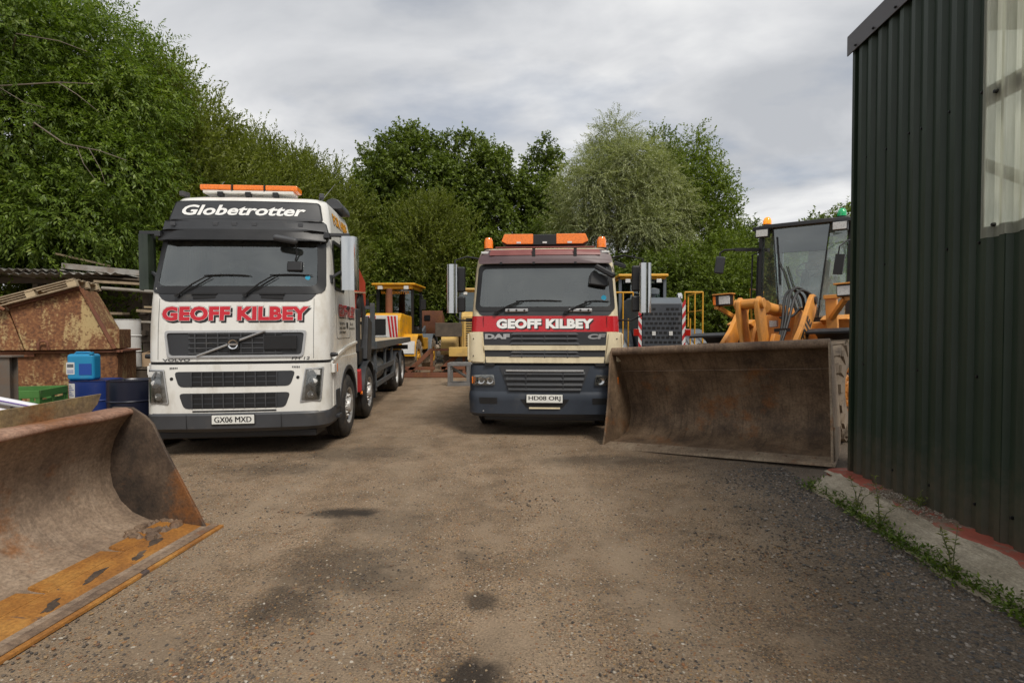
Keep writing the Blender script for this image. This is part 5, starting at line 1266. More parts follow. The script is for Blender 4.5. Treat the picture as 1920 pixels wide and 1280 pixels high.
# ================================================================== MUDDY STEEL
def bucket_mat(name, base, pale, dark, orange_amt):
    m, nd, lk, b = new_mat(name)
    a = tex_noise(nd, lk, 2.2, 8, 0.65); st = tex_noise(nd, lk, 4.0, 9, 0.75, stretch=(5.0, .5, 0.35), dist=.15); f = tex_noise(nd, lk, 40, 5, 0.65); r_ = tex_noise(nd, lk, 1.3, 7, 0.7)
    c = ramp(nd, lk, a.outputs[0], [(0.32, dark), (0.5, base), (0.68, pale)]).outputs[0]
    c = mixc(nd, lk, ramp(nd, lk, st.outputs[0], [(0.50, 0.0), (0.66, 0.7)]).outputs[0], c, dark)
    c = mixc(nd, lk, ramp(nd, lk, r_.outputs[0], [(0.62 - orange_amt * .3, 0.0), (0.70 - orange_amt * .2, 0.8)]).outputs[0], c, (0.22, 0.085, 0.022))
    c = mixc(nd, lk, 1.0, c, ramp(nd, lk, f.outputs[0], [(0.3, 0.65), (0.7, 1.3)]).outputs[0], 'MULTIPLY')
    lk.new(c, b.inputs['Base Color']); b.inputs['Roughness'].default_value = 0.75; b.inputs['Metallic'].default_value = 0.1
    bumpn(nd, lk, b, f.outputs[0], 0.35, 0.008); return m
M['bkt'] = bucket_mat('muddy_bucket_steel', (0.165, 0.108, 0.064), (0.27, 0.185, 0.115), (0.060, 0.039, 0.025), 0.18)
M['bkt_lip'] = bucket_mat('worn_bucket_lip', (0.20, 0.135, 0.088), (0.28, 0.20, 0.135), (0.085, 0.055, 0.04), 0.2)
M['bkt_side'] = bucket_mat('scraped_bucket_side', (0.24, 0.175, 0.115), (0.33, 0.26, 0.18), (0.14, 0.10, 0.068), 0.1)
M['bkt_dark'] = bucket_mat('dark_greasy_steel', (0.085, 0.058, 0.040), (0.19, 0.135, 0.09), (0.022, 0.017, 0.014), 0.30)
M['bkt_pale'] = bucket_mat('dusty_worn_steel', (0.27, 0.195, 0.135), (0.36, 0.275, 0.20), (0.15, 0.105, 0.075), 0.12)
def edge_mat():
    m, nd, lk, b = new_mat('orange_rust_cutting_edge')
    a = tex_noise(nd, lk, 2.5, 7, 0.65); f = tex_noise(nd, lk, 50, 4, 0.6); p = tex_noise(nd, lk, 3.6, 5, 0.6, stretch=(1.0, 0.8, 1), dist=.6)
    c = ramp(nd, lk, a.outputs[0], [(0.30, (0.16, 0.065, 0.018)), (0.5, (0.30, 0.125, 0.022)), (0.68, (0.40, 0.20, 0.045))]).outputs[0]
    c = mixc(nd, lk, ramp(nd, lk, p.outputs[0], [(0.62, 0.0), (0.66, 0.9)]).outputs[0], c, (0.05, 0.045, 0.048))
    c = mixc(nd, lk, 1.0, c, ramp(nd, lk, f.outputs[0], [(0.3, 0.7), (0.7, 1.25)]).outputs[0], 'MULTIPLY')
    lk.new(c, b.inputs['Base Color']); b.inputs['Roughness'].default_value = 0.7; bumpn(nd, lk, b, f.outputs[0], .3, .006); return m
M['edge'] = edge_mat()

def bucket(root, hw, prof, lip_r, mats, side_pts, guard=None, t=0.03, teeth=None, parent_name='bucket'):
    """open loader bucket: prof is its inside profile (y back, z up) from the cutting edge to the top lip"""
    # shell with thickness along the profile normals
    n = len(prof); outp = []
    for i, (y, z) in enumerate(prof):
        a = Vector(prof[max(i - 1, 0)]); b = Vector(prof[min(i + 1, n - 1)]); d = (b - a).normalized(); outp.append((y + d.y * t, z - d.x * t))
    k = 14; xs = [lerp(-hw, hw, i / k) for i in range(k + 1)]
    rows = [[(x, y, z) for x in xs] for (y, z) in prof] + [[(x, y, z) for x in xs] for (y, z) in reversed(outp)]
    rows.append(rows[0]); mb = MB(); mb.grid(rows)
    sh = mb.build('shell', mats[0], root, ang=50)
    for sg in (-1, 1):
        mb = MB(); mb.prism(side_pts, sg * hw, sg * (hw + t), 'x'); mb.build('side_plate', mats[1] if sg < 0 else mats[2], root, bevel=.006)
    return sh
# ================================================================== THE LOADER
LD = thing('wheel_loader', 'orange yellow wheel loader with its wide muddy bucket resting on the yard', 'loader', (2.515, 6.93, 0.075), (0, R(-2.4), R(-43)))
DX = .22
bk = bpy.data.objects.new('bucket', None); col.objects.link(bk); bk.parent = LD; bk.location = (-.03, .163, 0); bk.rotation_euler = (0, R(-1.0), R(6.5))
HW = 1.485
prof = [(-.02, .02), (.3, .03), (.58, .05), (.80, .10), (.95, .20), (1.02, .36), (1.02, .52), (.97, .72), (.88, .93), (.77, 1.12), (.66, 1.26), (.55, 1.37), (.46, 1.43)]
side = [(-.03, .0), (.25, .0), (.55, .0), (.85, .04), (1.02, .15), (1.075, .34), (1.07, .53), (1.02, .74), (.93, .96), (.82, 1.15), (.70, 1.30), (.58, 1.41), (.47, 1.465), (.40, 1.44), (.34, 1.22), (.25, .80), (.10, .28)]
bucket(bk, HW, prof, .05, ('bkt', 'bkt', 'bkt_side'), side)
mb = MB(); mb.tube([(lerp(-HW - .02, HW + .02, i / 8), .47, 1.435) for i in range(9)], .062, 12); mb.build('top_lip', 'bkt_lip', bk)
mb = MB(); mb.hexa([(-HW - .05, -.07, -.015), (HW + .05, -.07, -.015), (HW + .05, .20, -.005), (-HW - .05, .20, -.005), (-HW - .05, -.055, .02), (HW + .05, -.055, .02), (HW + .05, .20, .05), (-HW - .05, .20, .05)]); mb.build('cutting_edge', 'bkt_side', bk, bevel=.004)
mb = MB()
for i in range(9):
    mb = MB(); mb.lathe([(0, .012), (.022, .008), (.028, -.01)], (lerp(-1.3, 1.3, i / 8), .10, .045), 'z', 8); mb.build('edge_bolt', 'bkt_lip', bk)
mb = MB(); mb.bar((-HW, .775, 1.10), (HW, .775, 1.10), .012, .012)
for sg in (-1, 1): mb.box(sg * (HW - .004), .30, .55, .05, .03, .02)
mb.build('weld_seam', 'bkt_lip', bk)
for sg in (-1, 1):
    mb = MB(); mb.prism([(.04, .0), (.5, .0), (.72, .03), (.8, .34), (.16, .42)], sg * (HW + .031), sg * (HW + .045), 'x'); mb.build('wear_plate', 'bkt_side', bk, bevel=.004)
mb = MB()
for x in (-.40 + DX, .05 + DX, .40 + DX): mb.prism([(1.09, .30), (1.30, .33), (1.32, .52), (1.07, .66)], x - .035, x + .035, 'x')
mb.build('hinge_plate', 'orange', bk, bevel=.01)
# lift arms
def arm_poly(): return [(1.36, .36), (1.46, .34), (1.62, .80), (1.86, 1.22), (2.20, 1.62), (2.72, 2.10), (2.80, 2.26), (2.76, 2.40), (2.64, 2.42), (2.50, 2.34), (1.92, 1.84), (1.58, 1.62), (1.42, 1.28), (1.36, .62)]
arms = []
for x in (-.50 + DX, .55 + DX):
    mb = MB(); mb.prism(arm_poly(), x - .035, x + .035, 'x'); ar = mb.build('lift_arm', 'orange', LD, bevel=.012); arms.append(ar)
    mb = MB()
    for (y, z) in ((1.42, .46), (2.68, 2.31), (1.75, 1.35)): mb.lathe([(0, -.06), (.07, -.06), (.07, .06), (0, .06)], (x, y, z), 'x', 16)
    mb.build('arm_pin', 'grey_plastic', ar)
    mb = MB(); mb.tube([(x + (.13 if x > 0.2 else -.13), 2.9, 1.15), (x + (.13 if x > .2 else -.13), 1.9, 1.32)], .075, 14); mb.build('lift_cylinder', 'orange', ar)
    mb = MB(); mb.tube([(x + (.13 if x > 0.2 else -.13), 1.95, 1.31), (x + (.13 if x > .2 else -.13), 1.7, 1.36)], .04, 12); mb.build('cylinder_rod', 'chrome', ar)
ax_, ay_ = 1.92, 1.56
def arm_map(u, v, d):
    ca, sa = math.cos(R(42)), math.sin(R(42)); return (.585 + DX + d, 1.93 + u * ca - v * sa, 1.47 + u * sa + v * ca)
lettering(arms[1], '721E', .0, .66, -.02, .24, arm_map, [(0.035, 0, 0, 'black', 0.003)], shear=-.35)
mb = MB(); mb.tube([(-.52 + DX, 1.72, 1.45), (.57 + DX, 1.72, 1.45)], .11, 14); mb.build('cross_tube', 'orange', LD)
# bell crank: twin plates with a pin boss
for x in (-.13 + DX, .14 + DX):
    mb = MB(); mb.prism([(1.36, .90), (1.46, .84), (1.66, 1.30), (1.74, 1.55), (1.56, 2.20), (1.50, 2.32), (1.38, 2.36), (1.27, 2.28), (1.25, 2.10), (1.42, 1.52), (1.36, 1.30)], x - .035, x + .035, 'x'); mb.build('bell_crank', 'orange', LD, bevel=.02)
mb = MB(); mb.lathe([(0, -.20), (.085, -.20), (.085, .22), (0, .22)], (DX, 1.38, 2.24), 'x', 18); mb.build('crank_pin', 'orange', LD, bevel=.008); mb = MB(); mb.lathe([(0, -.19), (.09, -.19), (.09, .2), (0, .2)], (DX, 1.60, 1.45), 'x', 18); mb.build('crank_pin', 'orange', LD, bevel=.008)
mb = MB(); mb.bar((DX, 1.42, .88), (DX, 1.34, .76), .14, .14); mb.build('bucket_link', 'orange', LD, bevel=.02)
mb = MB(); mb.tube([(DX + .02, 1.95, 2.21), (DX + .06, 2.55, 2.16)], .105, 18); mb.tube([(DX + .06, 2.5, 2.16), (DX + .08, 3.05, 2.12)], .075, 16); mb.tube([(DX + .02, 1.93, 2.212), (DX + .02, 1.97, 2.21)], .125, 18); mb.lathe([(0, -.09), (.10, -.09), (.10, .09), (0, .09)], (DX + .07, 3.05, 2.13), 'x', 14)
tcy = mb.build('tilt_cylinder', 'orange', LD, ang=30)
mb = MB(); mb.tube([(DX, 1.40, 2.24), (DX + .02, 1.95, 2.21)], .045, 12); mb.build('cylinder_rod', 'chrome', tcy)
# front frame
mb = MB()
mb.prism([(1.95, .75), (3.2, .75), (3.2, 2.0), (2.95, 2.22), (2.75, 2.15), (2.35, 1.55), (1.95, 1.05)], DX - .34, DX - .28, 'x'); mb.prism([(1.95, .75), (3.2, .75), (3.2, 2.0), (2.95, 2.22), (2.75, 2.15), (2.35, 1.55), (1.95, 1.05)], DX + .28, DX + .34, 'x')
mb.box(DX, 2.75, 1.45, .56, .06, 1.3); mb.box(DX, 2.5, .85, .56, 1.0, .12); mb.box(DX + .10, 2.70, 2.0, .10, .08, .5)
mb.build('front_frame', 'orange', LD, bevel=.012)
mb = MB(); mb.prism([(1.55, 1.55), (1.62, 1.30), (1.95, 1.25), (2.1, 1.50), (1.95, 1.72), (1.7, 1.74)], DX + .20, DX + .26, 'x'); mb.build('link_plate', 'orange', LD, bevel=.01)
for x in (.78 + DX, -.60 + DX):
    mb = MB(); sg = 1 if x > DX else -1
    mb.box(x, 2.85, 1.95, .16, .10, .95); mb.box(x, 2.85, 2.44, .20, .16, .07); mb.bar((x, 2.82, 2.05), (x + sg * .26, 2.45, 2.36), .07, .08); mb.bar((x + sg * .26, 2.45, 2.36), (x + sg * .34, 2.45, 2.37), .08, .07); st = mb.build('lamp_stalk', 'orange', LD, bevel=.008)
    lx = x + (.30 if sg > 0 else -.17)
    mb = MB(); mb.box(lx, 2.44, 2.50, .27, .14, .20); hlb = mb.build('headlight', 'black', LD, bevel=.012)
    mb = MB(); mb.box(lx, 2.43, 2.62, .34, .18, .025); mb.box(lx - sg * .0, 2.5, 2.50, .30, .02, .22); mb.build('lamp_guard', 'orange', hlb, bevel=.004)
    mb = MB(); mb.box(lx - sg * .03, 2.368, 2.50, .19, .012, .16); mb.build('lens', 'lamp', hlb, bevel=.006)
    mb = MB(); mb.box(lx + sg * .145, 2.43, 2.50, .05, .13, .17); mb.build('indicator', 'amber', hlb, bevel=.008)
# fenders, wheels, axle
for sg in (-1, 1):
    for y, px_ in ((2.26, 0), (5.35, 1)):
        pr = arc(y, .74, .93, 150, 25, 12) if px_ else arc(y, .74, .93, 108, 20, 10); pi_ = [(a - (a - y) * .045, b - .04) for a, b in pr]
        mb = MB(); mb.prism(pr + pi_[::-1], DX + sg * .60, DX + sg * 1.22, 'x'); mb.build('fender', 'grey_plastic', LD, bevel=.01)
        wheel(LD, DX + sg * 1.11, y - .06, .74, .745, .54, sg, .33, 'orange', 'rubber_mud', lug=16, nut=12)
mb = MB()
for y in (2.2, 5.35): mb.tube([(DX - 1.0, y, .74), (DX + 1.0, y, .74)], .16, 12); mb.lathe([(0, -.24), (.26, -.2), (.26, .2), (0, .24)], (DX, y, .74), 'x', 16)
mb.build('axle', 'orange', LD)
# rear frame, engine hood
mb = MB(); mb.box(DX, 4.9, .95, 1.0, 3.4, .5); mb.box(DX, 4.1, 1.5, 1.45, 1.7, .6); mb.build('rear_frame', 'orange', LD, bevel=.03)
mb = MB(); mb.prism([(4.95, 1.2), (6.75, 1.1), (6.85, 1.9), (6.5, 2.25), (4.95, 2.38)], DX - .58, DX + .58, 'x'); hd = mb.build('engine_hood', 'orange', LD, bevel=.05)
mb = MB(); mb.box(DX, 6.88, 1.55, .9, .05, .6); mb.build('rear_grille', 'black', hd)
mb = MB(); mb.box(DX, 6.95, 1.0, 1.5, .3, .5); mb.build('counterweight', 'grey_plastic', LD, bevel=.05)
mb = MB(); mb.prism([(3.0, 1.82), (3.5, 1.68), (5.0, 1.68), (5.0, 1.84), (3.3, 1.9)], DX + .55, DX + .98, 'x'); mb.prism([(3.0, 1.82), (3.5, 1.68), (5.0, 1.68), (5.0, 1.84), (3.3, 1.9)], DX - .98, DX - .55, 'x'); mb.build('platform', 'orange', LD, bevel=.03)
mb = MB()
for z in (.45, .8, 1.15): mb.box(DX + .95, 3.75, z, .25, .4, .03)
mb.build('step', 'grey_plastic', LD)
# cab
Y0, Y1, Z0, Z1 = 3.42, 4.95, 1.80, 3.46
cb = bpy.data.objects.new('cab', None); col.objects.link(cb); cb.parent = LD; cb.location = (DX * .1 + .06, .42, .07); cb.scale = (.92, .95, 1); cb.rotation_euler = (0, R(3.6), 0); cb.location.x -= .10; cb.location.z += .03
mb = MB()
W = .80
for sg in (-1, 1):
    mb.bar((DX + sg * W, Y0 + .22, Z0), (DX + sg * W, Y0 + .22, Z1), .075, .09, (0, 1, 0)); mb.bar((DX + sg * W, Y1, Z0), (DX + sg * W, Y1, Z1), .09, .10, (0, 1, 0))
    mb.bar((DX + sg * .50, Y0 - .03, Z1), (DX + sg * .34, Y0 - .03, Z0 + .05), .018, .012, (0, 1, 0))
    mb.bar((DX + sg * W, 4.25, Z0), (DX + sg * W, 4.25, Z1), .06, .06, (0, 1, 0))
mb.box(DX, Y1, Z0 + .25, 1.6, .06, .5); mb.box(DX, (Y0 + Y1) / 2, Z0 - .04, 1.66, 1.5, .1)
mb.build('cab_frame', 'black', cb, bevel=.008)
mb = MB(); mb.prism([(DX - .92, Y0 + .02), (DX - .55, Y0 - .12), (DX + .55, Y0 - .12), (DX + .92, Y0 + .02), (DX + .92, Y1 + .12), (DX - .92, Y1 + .12)], Z1, Z1 + .075, 'z'); mb.build('roof', 'grey_plastic', cb, bevel=.015)
mb = MB(); mb.hexa([(DX - .345, Y0 - .02, Z0 + .02), (DX + .345, Y0 - .02, Z0 + .02), (DX + .345, Y0 - .012, Z0 + .02), (DX - .345, Y0 - .012, Z0 + .02), (DX - .50, Y0 - .02, Z1), (DX + .50, Y0 - .02, Z1), (DX + .50, Y0 - .012, Z1), (DX - .50, Y0 - .012, Z1)]); mb.build('windscreen', 'glass_clear', cb)
M['sunband'] = glass_mat('tinted_sun_band', (0.30, 0.31, 0.33), 0.12)
mb = MB(); mb.hexa([(DX - .46, Y0 - .028, Z1 - .46), (DX + .46, Y0 - .028, Z1 - .46), (DX + .46, Y0 - .024, Z1 - .46), (DX - .46, Y0 - .024, Z1 - .46), (DX - .498, Y0 - .028, Z1 - .02), (DX + .498, Y0 - .028, Z1 - .02), (DX + .498, Y0 - .024, Z1 - .02), (DX - .498, Y0 - .024, Z1 - .02)]); mb.build('sun_band', 'sunband', cb)
for sg in (-1, 1):
    mb = MB(); mb.hexa([(DX + sg * .36, Y0 - .01, Z0 + .02), (DX + sg * .77, Y0 + .20, Z0 + .02), (DX + sg * .77, Y0 + .206, Z0 + .02), (DX + sg * .36, Y0 - .004, Z0 + .02), (DX + sg * .515, Y0 - .01, Z1), (DX + sg * .77, Y0 + .20, Z1), (DX + sg * .77, Y0 + .206, Z1), (DX + sg * .515, Y0 - .004, Z1)]); mb.build('corner_window', 'glass_clear', cb)
    mb = MB(); mb.box(DX + sg * .80, 3.95, Z0 + .85, .008, .55, 1.55); mb.box(DX + sg * .80, 4.6, Z0 + .95, .008, .6, 1.3); mb.build('side_window', 'glass_rear', cb)
mb = MB(); mb.box(DX, Y1, Z0 + 1.1, 1.5, .008, 1.15); mb.build('rear_window', 'glass_rear', cb)
mb = MB(); mb.box(DX, 4.35, Z0 + .45, .52, .5, .14); mb.box(DX + .02, 4.62, Z0 + .80, .48, .13, .64, (R(-8), 0, 0)); mb.box(DX + .02, 4.68, Z0 + 1.24, .38, .10, .24, (R(-8), 0, 0)); mb.bar((DX + .02, 4.66, Z0 + 1.0), (DX + .02, 4.68, Z0 + 1.3), .12, .05); mb.box(DX + .33, 4.45, Z0 + .72, .10, .40, .08); mb.box(DX + .38, 4.55, Z0 + .9, .06, .1, .35); mb.box(DX, 4.35, Z0 + .2, .4, .4, .36); mb.build('seat', 'curtain', cb, bevel=.05)
mb = MB(); mb.box(DX, 3.75, Z0 + .45, .16, .12, .9, (R(-18), 0, 0)); mb.box(DX - .28, 3.6, Z0 + .18, .3, .25, .35); mb.box(DX + .30, 3.6, Z0 + .12, .3, .25, .25); mb.build('console', 'dark', cb, bevel=.03)
steering(cb, DX, 3.95, Z0 + .92, .2)
mb = MB(); mb.tube([(DX - .02, Y0 - .07, Z0 + .1), (DX - .27, Y0 - .07, Z0 + .85), (DX - .38, Y0 - .05, Z0 + 1.05)], .014, 6); mb.tube([(DX + .06, Y0 - .07, Z0 + .12), (DX - .22, Y0 - .07, Z0 + .95)], .010, 6); mb.tube([(DX - .42, Y0 - .045, Z0 + 1.5), (DX - .34, Y0 - .045, Z0 + .62)], .014, 6); mb.build('wiper', 'black', cb)
for sg in (-1, 1):
    mb = MB(); mb.box(DX + sg * .68, Y0 - .09, Z1 - .08, .25, .11, .15); wl_ = mb.build('work_lamp', 'black', cb, bevel=.01)
    mb = MB(); mb.box(DX + sg * .68, Y0 - .15, Z1 - .08, .22, .012, .125); mb.build('lens', 'lamp', wl_, bevel=.005)
    mb = MB(); mb.lathe([(.075, 0), (.075, .05)], (DX + sg * .66, Y0 + .1, Z1 + .075), 'z', 16); bc = mb.build('beacon', 'black', cb)
    mb = MB(); mb.lathe([(.078, .04), (.080, .10), (.062, .15), (.03, .175), (0, .18)], (DX + sg * .66, Y0 + .1, Z1 + .075), 'z', 20); mb.build('beacon_lens', 'amber_lit' if sg < 0 else 'green_lens', bc)
    # mirrors on swan-neck arms
    mr = bpy.data.objects.new('mirror', None); col.objects.link(mr); mr.parent = cb
    x0 = DX + sg * .82
    mb = MB(); mb.tube([(x0, Y0 + .15, Z1 - .34), (x0 + sg * .30, Y0, Z1 - .33), (x0 + sg * .62, Y0 - .10, Z1 - .33), (x0 + sg * .70, Y0 - .12, Z1 - .38), (x0 + sg * .70, Y0 - .12, Z1 - .55)], .020, 8); mb.bar((x0, Y0 + .15, Z1 - .34), (x0 + sg * .42, Y0 - .05, Z1 - .33), .07, .06); mb.build('mirror_arm', 'black', mr)
    mb = MB(); mb.box(x0 + sg * .70, Y0 - .13, Z1 - .62, .19, .07, .34, (0, R(8), R(10))); mb.build('housing', 'grey_plastic', mr, bevel=.03)
    if sg > 0:
        mb = MB(); mb.tube([(x0, Y0 + .1, Z1 - .30), (x0 - .02, Y0 - .2, Z1 - .36), (x0 - .10, Y0 - .28, Z1 - .45), (x0 - .12, Y0 - .28, Z1 - .6)], .014, 6); mb.box(x0 - .10, Y0 - .28, Z1 - .75, .15, .05, .34, (0, R(6), 0)); mb.build('inner_mirror', 'black', mr, bevel=.02)
    # grab rails
    mb = MB()
    for dy in (.30, .62): mb.tube([(x0 + sg * .03, Y0 + dy, Z0 + .15), (x0 + sg * .16, Y0 + dy - .06, Z0 + .2), (x0 + sg * .16, Y0 + dy - .06, Z1 - .42), (x0 + sg * .03, Y0 + dy, Z1 - .38)], .017, 8)
    mb.build('grab_rail', 'black', cb)
    mb = MB(); mb.tube([(x0 + sg * .28, 4.8, 1.85), (x0 + sg * .28, 4.8, 2.6), (x0 + sg * .28, 5.5, 2.6), (x0 + sg * .28, 5.5, 1.85)], .02, 8); mb.build('handrail', 'rail_yellow', LD)
mb = MB()
for k, (dx, dz) in enumerate(((0, 0), (.07, .03), (.14, -.02))):
    mb.tube(spl([(DX + .18 + dx * .5, 1.75, 1.35), (DX + .24 + dx * .4, 1.95, 1.66), (DX + .24 + dx * .6, 2.15, 1.95), (DX + .22 + dx, 2.40, 2.38 + dz), (DX + .27 + dx, 2.62, 2.52 + dz), (DX + .38 + dx * 1.1, 2.75, 2.40 + dz), (DX + .40 + dx, 2.80, 2.1)]), .024, 8)
mb.tube(spl([(DX + .1, 2.5, 2.03), (DX + .26, 2.6, 2.05), (DX + .34, 2.75, 2.18), (DX + .40, 2.9, 2.15)]), .022, 8)
hs = mb.build('hydraulic_hose', 'hose', LD)
mb = MB(); mb.box(DX + .26, 2.05, 1.80, .22, .06, .06); mb.box(DX + .22, 1.80, 1.40, .14, .05, .06); mb.build('hose_clamp', 'black', hs)
mb = MB(); mb.box(DX + .05, 2.35, 1.92, .12, .08, .12); mb.build('junction_box', 'silver', LD, bevel=.01)


for o in LD.children:                      # arms, linkage and lamps sit low behind the bucket
    k = o.name.split('.')[0]
    if k in ('lift_arm', 'cross_tube', 'bell_crank', 'crank_pin', 'bucket_link', 'tilt_cylinder', 'front_frame', 'link_plate', 'hydraulic_hose', 'junction_box'): o.scale.z = .91; o.location.z = .03
    if k in ('lamp_stalk', 'headlight'): o.scale.z = .88; o.location.z = .03
# ================================================================== SPARE BUCKET, LEFT FOREGROUND
SB = thing('loader_bucket', 'rusty spare loader bucket with an orange cutting edge, lying open on the yard', 'bucket', (-2.70, 3.30, 0.0), (0, 0, R(90 - 3.15)))
HB = 1.25
prof = [(.02, .035), (.22, .045), (.42, .06), (.58, .09), (.72, .15), (.83, .25), (.90, .38), (.925, .52), (.915, .66), (.88, .79), (.82, .90), (.76, .98), (.715, 1.03)]
side = [(.02, .0), (.55, .0), (.74, .06), (.88, .17), (.96, .32), (.985, .52), (.97, .72), (.93, .90), (.90, 1.08), (.72, 1.075), (.60, 1.00), (.53, .93), (.42, .70), (.10, .10), (.07, .04)]
bucket(SB, HB, prof, .04, ('bkt_pale', 'bkt_dark', 'bkt_dark'), side)
k = 14; rows = []
for (y, z) in ((.70, 1.015), (.695, 1.035), (.71, 1.055), (.76, 1.07), (.84, 1.075), (.93, 1.07), (.95, 1.03), (.80, 1.0), (.72, 1.005), (.70, 1.015)):
    rows.append([(lerp(-HB, HB, i / k), y + .006 * math.sin(i * 1.9), z + .006 * math.sin(i * 1.3 + y * 20)) for i in range(k + 1)])
M['bkt_top'] = bucket_mat('rust_pink_bucket_top', (0.30, 0.175, 0.12), (0.40, 0.27, 0.19), (0.17, 0.08, 0.045), 0.35)
mb = MB(); mb.grid(rows); mb.build('top_lip', 'bkt_top', SB, ang=60)
M['bkt_guard'] = bucket_mat('yellowed_guard_plate', (0.23, 0.165, 0.085), (0.33, 0.25, 0.10), (0.13, 0.095, 0.065), 0.2)
mb = MB(); mb.prism([(-1.28, 1.06), (.98, 1.06), (1.06, 1.13), (1.10, 1.215), (.85, 1.212), (.45, 1.20), (-.1, 1.20), (-1.28, 1.19)], .86, .875, 'y'); mb.build('spill_guard', 'bkt_guard', SB, bevel=.004)
mb = MB()
for x in (-.9, -.3, .3, .8): mb.prism([(.875, 1.06), (.94, 1.06), (.875, 1.18)], x - .01, x + .01, 'x')
mb.build('guard_rib', 'bkt_dark', SB)
mb = MB()
mb.hexa([(-HB - .04, -.055, .0), (HB + .09, -.055, .0), (HB + .05, .30, .02), (-HB - .04, .30, .02), (-HB - .04, -.05, .02), (HB + .09, -.05, .02), (HB + .05, .30, .065), (-HB - .04, .30, .065)])
for i in range(4):
    x0, x1 = -1.25 + i * .64, -1.25 + i * .64 + .61; mb.hexa([(x0, .30, .03), (x1, .30, .03), (x1, .46, .04), (x0, .46, .04), (x0, .30, .068), (x1, .30, .068), (x1 - .03, .46, .082), (x0 + .02, .46, .082)])
mb.build('cutting_edge', 'edge', SB, bevel=.004)
mb = MB(); mb.hexa([(-HB - .04, -.02, .026), (HB + .07, -.02, .026), (HB + .07, .045, .034), (-HB - .04, .045, .034), (-HB - .04, -.02, .030), (HB + .07, -.02, .030), (HB + .07, .045, .0385), (-HB - .04, .045, .0385)]); mb.build('worn_strip', 'bkt_lip', SB)
for i, (x, y0_, L_) in enumerate(((-1.02, .17, .17), (-.55, .20, .21), (-.10, .15, .15), (.28, .21, .19), (.62, .16, .14), (.86, .22, .16))):
    pts = []; n = 26; rg_ = random.Random(i)
    ph = [rg_.random() * 6.3 for _ in range(4)]
    for q in range(n):
        a = q * 2 * math.pi / n; r_ = 1 + .20 * math.sin(2 * a + ph[0]) + .16 * math.sin(3 * a + ph[1]) + .12 * math.sin(5 * a + ph[2]) + .10 * math.sin(9 * a + ph[3]); pts.append((x + .5 * L_ * r_ * math.cos(a), y0_ + .030 * r_ * math.sin(a) + .02 * math.cos(a)))
    top = lambda y: .020 + (y + .05) * .1285
    vv = [(p[0], p[1], top(p[1]) - .003) for p in pts] + [(p[0], p[1], top(p[1]) + .0025) for p in pts] + [(x, y0_, top(y0_) + .004)]
    mb = MB(); mb.add(vv, [(j, (j + 1) % n, (j + 1) % n + n, j + n) for j in range(n)] + [(n + j, n + (j + 1) % n, 2 * n) for j in range(n)]); mb.build('worn_patch', 'bkt_dark', SB)
mb = MB()
for i in range(34):
    x = 1.0 + .28 * math.sin(i * 1.7) ** 2 * (1 if i % 3 else -.4); y = .40 + .12 * math.sin(i * 2.9); mb.lathe([(0, .03), (.025 + .02 * math.sin(i), .018), (.05, -.02)], (min(x, 1.26), y, .075), 'z', 6)
mb.build('dried_mud', 'bkt_lip', SB)

# ================================================================== SCRAP AT THE LEFT
def skip_box(mb, x0, x1, y0, y1, z0, z1, t=.02, lip=.05):
    mb.box((x0 + x1) / 2, y0, (z0 + z1) / 2, x1 - x0, t, z1 - z0); mb.box((x0 + x1) / 2, y1, (z0 + z1) / 2, x1 - x0, t, z1 - z0)
    mb.box(x0, (y0 + y1) / 2, (z0 + z1) / 2, t, y1 - y0 - t, z1 - z0); mb.box(x1, (y0 + y1) / 2, (z0 + z1) / 2, t, y1 - y0 - t, z1 - z0)
    mb.box((x0 + x1) / 2, (y0 + y1) / 2, z0 + .01, x1 - x0 - t, y1 - y0 - t, t)
sk = thing('steel_skip', 'long rusty steel skip with flaking cream paint under the tilted hopper', 'skip', (-7.95, 7.96, 0), (0, 0, R(22))); sk.scale = (1.09, .70, 1)
mb = MB(); skip_box(mb, -1.55, 1.46, 0, 1.5, .0, 1.40); mb.build('body', 'rust_heavy', sk, bevel=.006)
mb = MB()
for y in (-.04, 1.54): mb.box(-.05, y, 1.415, 3.12, .09, .035)
for x in (-1.58, 1.49): mb.box(x, .75, 1.415, .09, 1.5, .035)
mb.box(.05, -.045, 1.38, .9, .05, .07); mb.build('rim', 'rust_frame', sk, bevel=.006)
mb = MB()
for x in (-.9, .15, .95):
    mb = MB(); mb.box(x, -.03, .7, .09, .05, 1.36); mb.build('rib', 'rust_heavy', sk, bevel=.006)
mb = MB(); mb.box(-.72, -.015, 1.20, .13, .006, .17); mb.build('paper_tag', 'label_white', sk)
mb = MB(); mb.box(-.49, -.014, 1.0, .09, .004, .42); mb.build('paint_run', mat('ochre_paint', (.36, .17, .02), .6), sk)
hp = thing('tipping_hopper', 'tilted rusty hopper with peeling cream paint lying across the skip', 'hopper', (-7.25, 8.10, 1.425), (0, 0, R(22))); hp.scale = (1.09, .8, 1.07)
mb = MB()
fr = [(-1.35, .02), (.78, .02), (.38, .86), (-.40, .60), (-1.35, .22)]
bkk = [(p[0], p[1]) for p in fr]
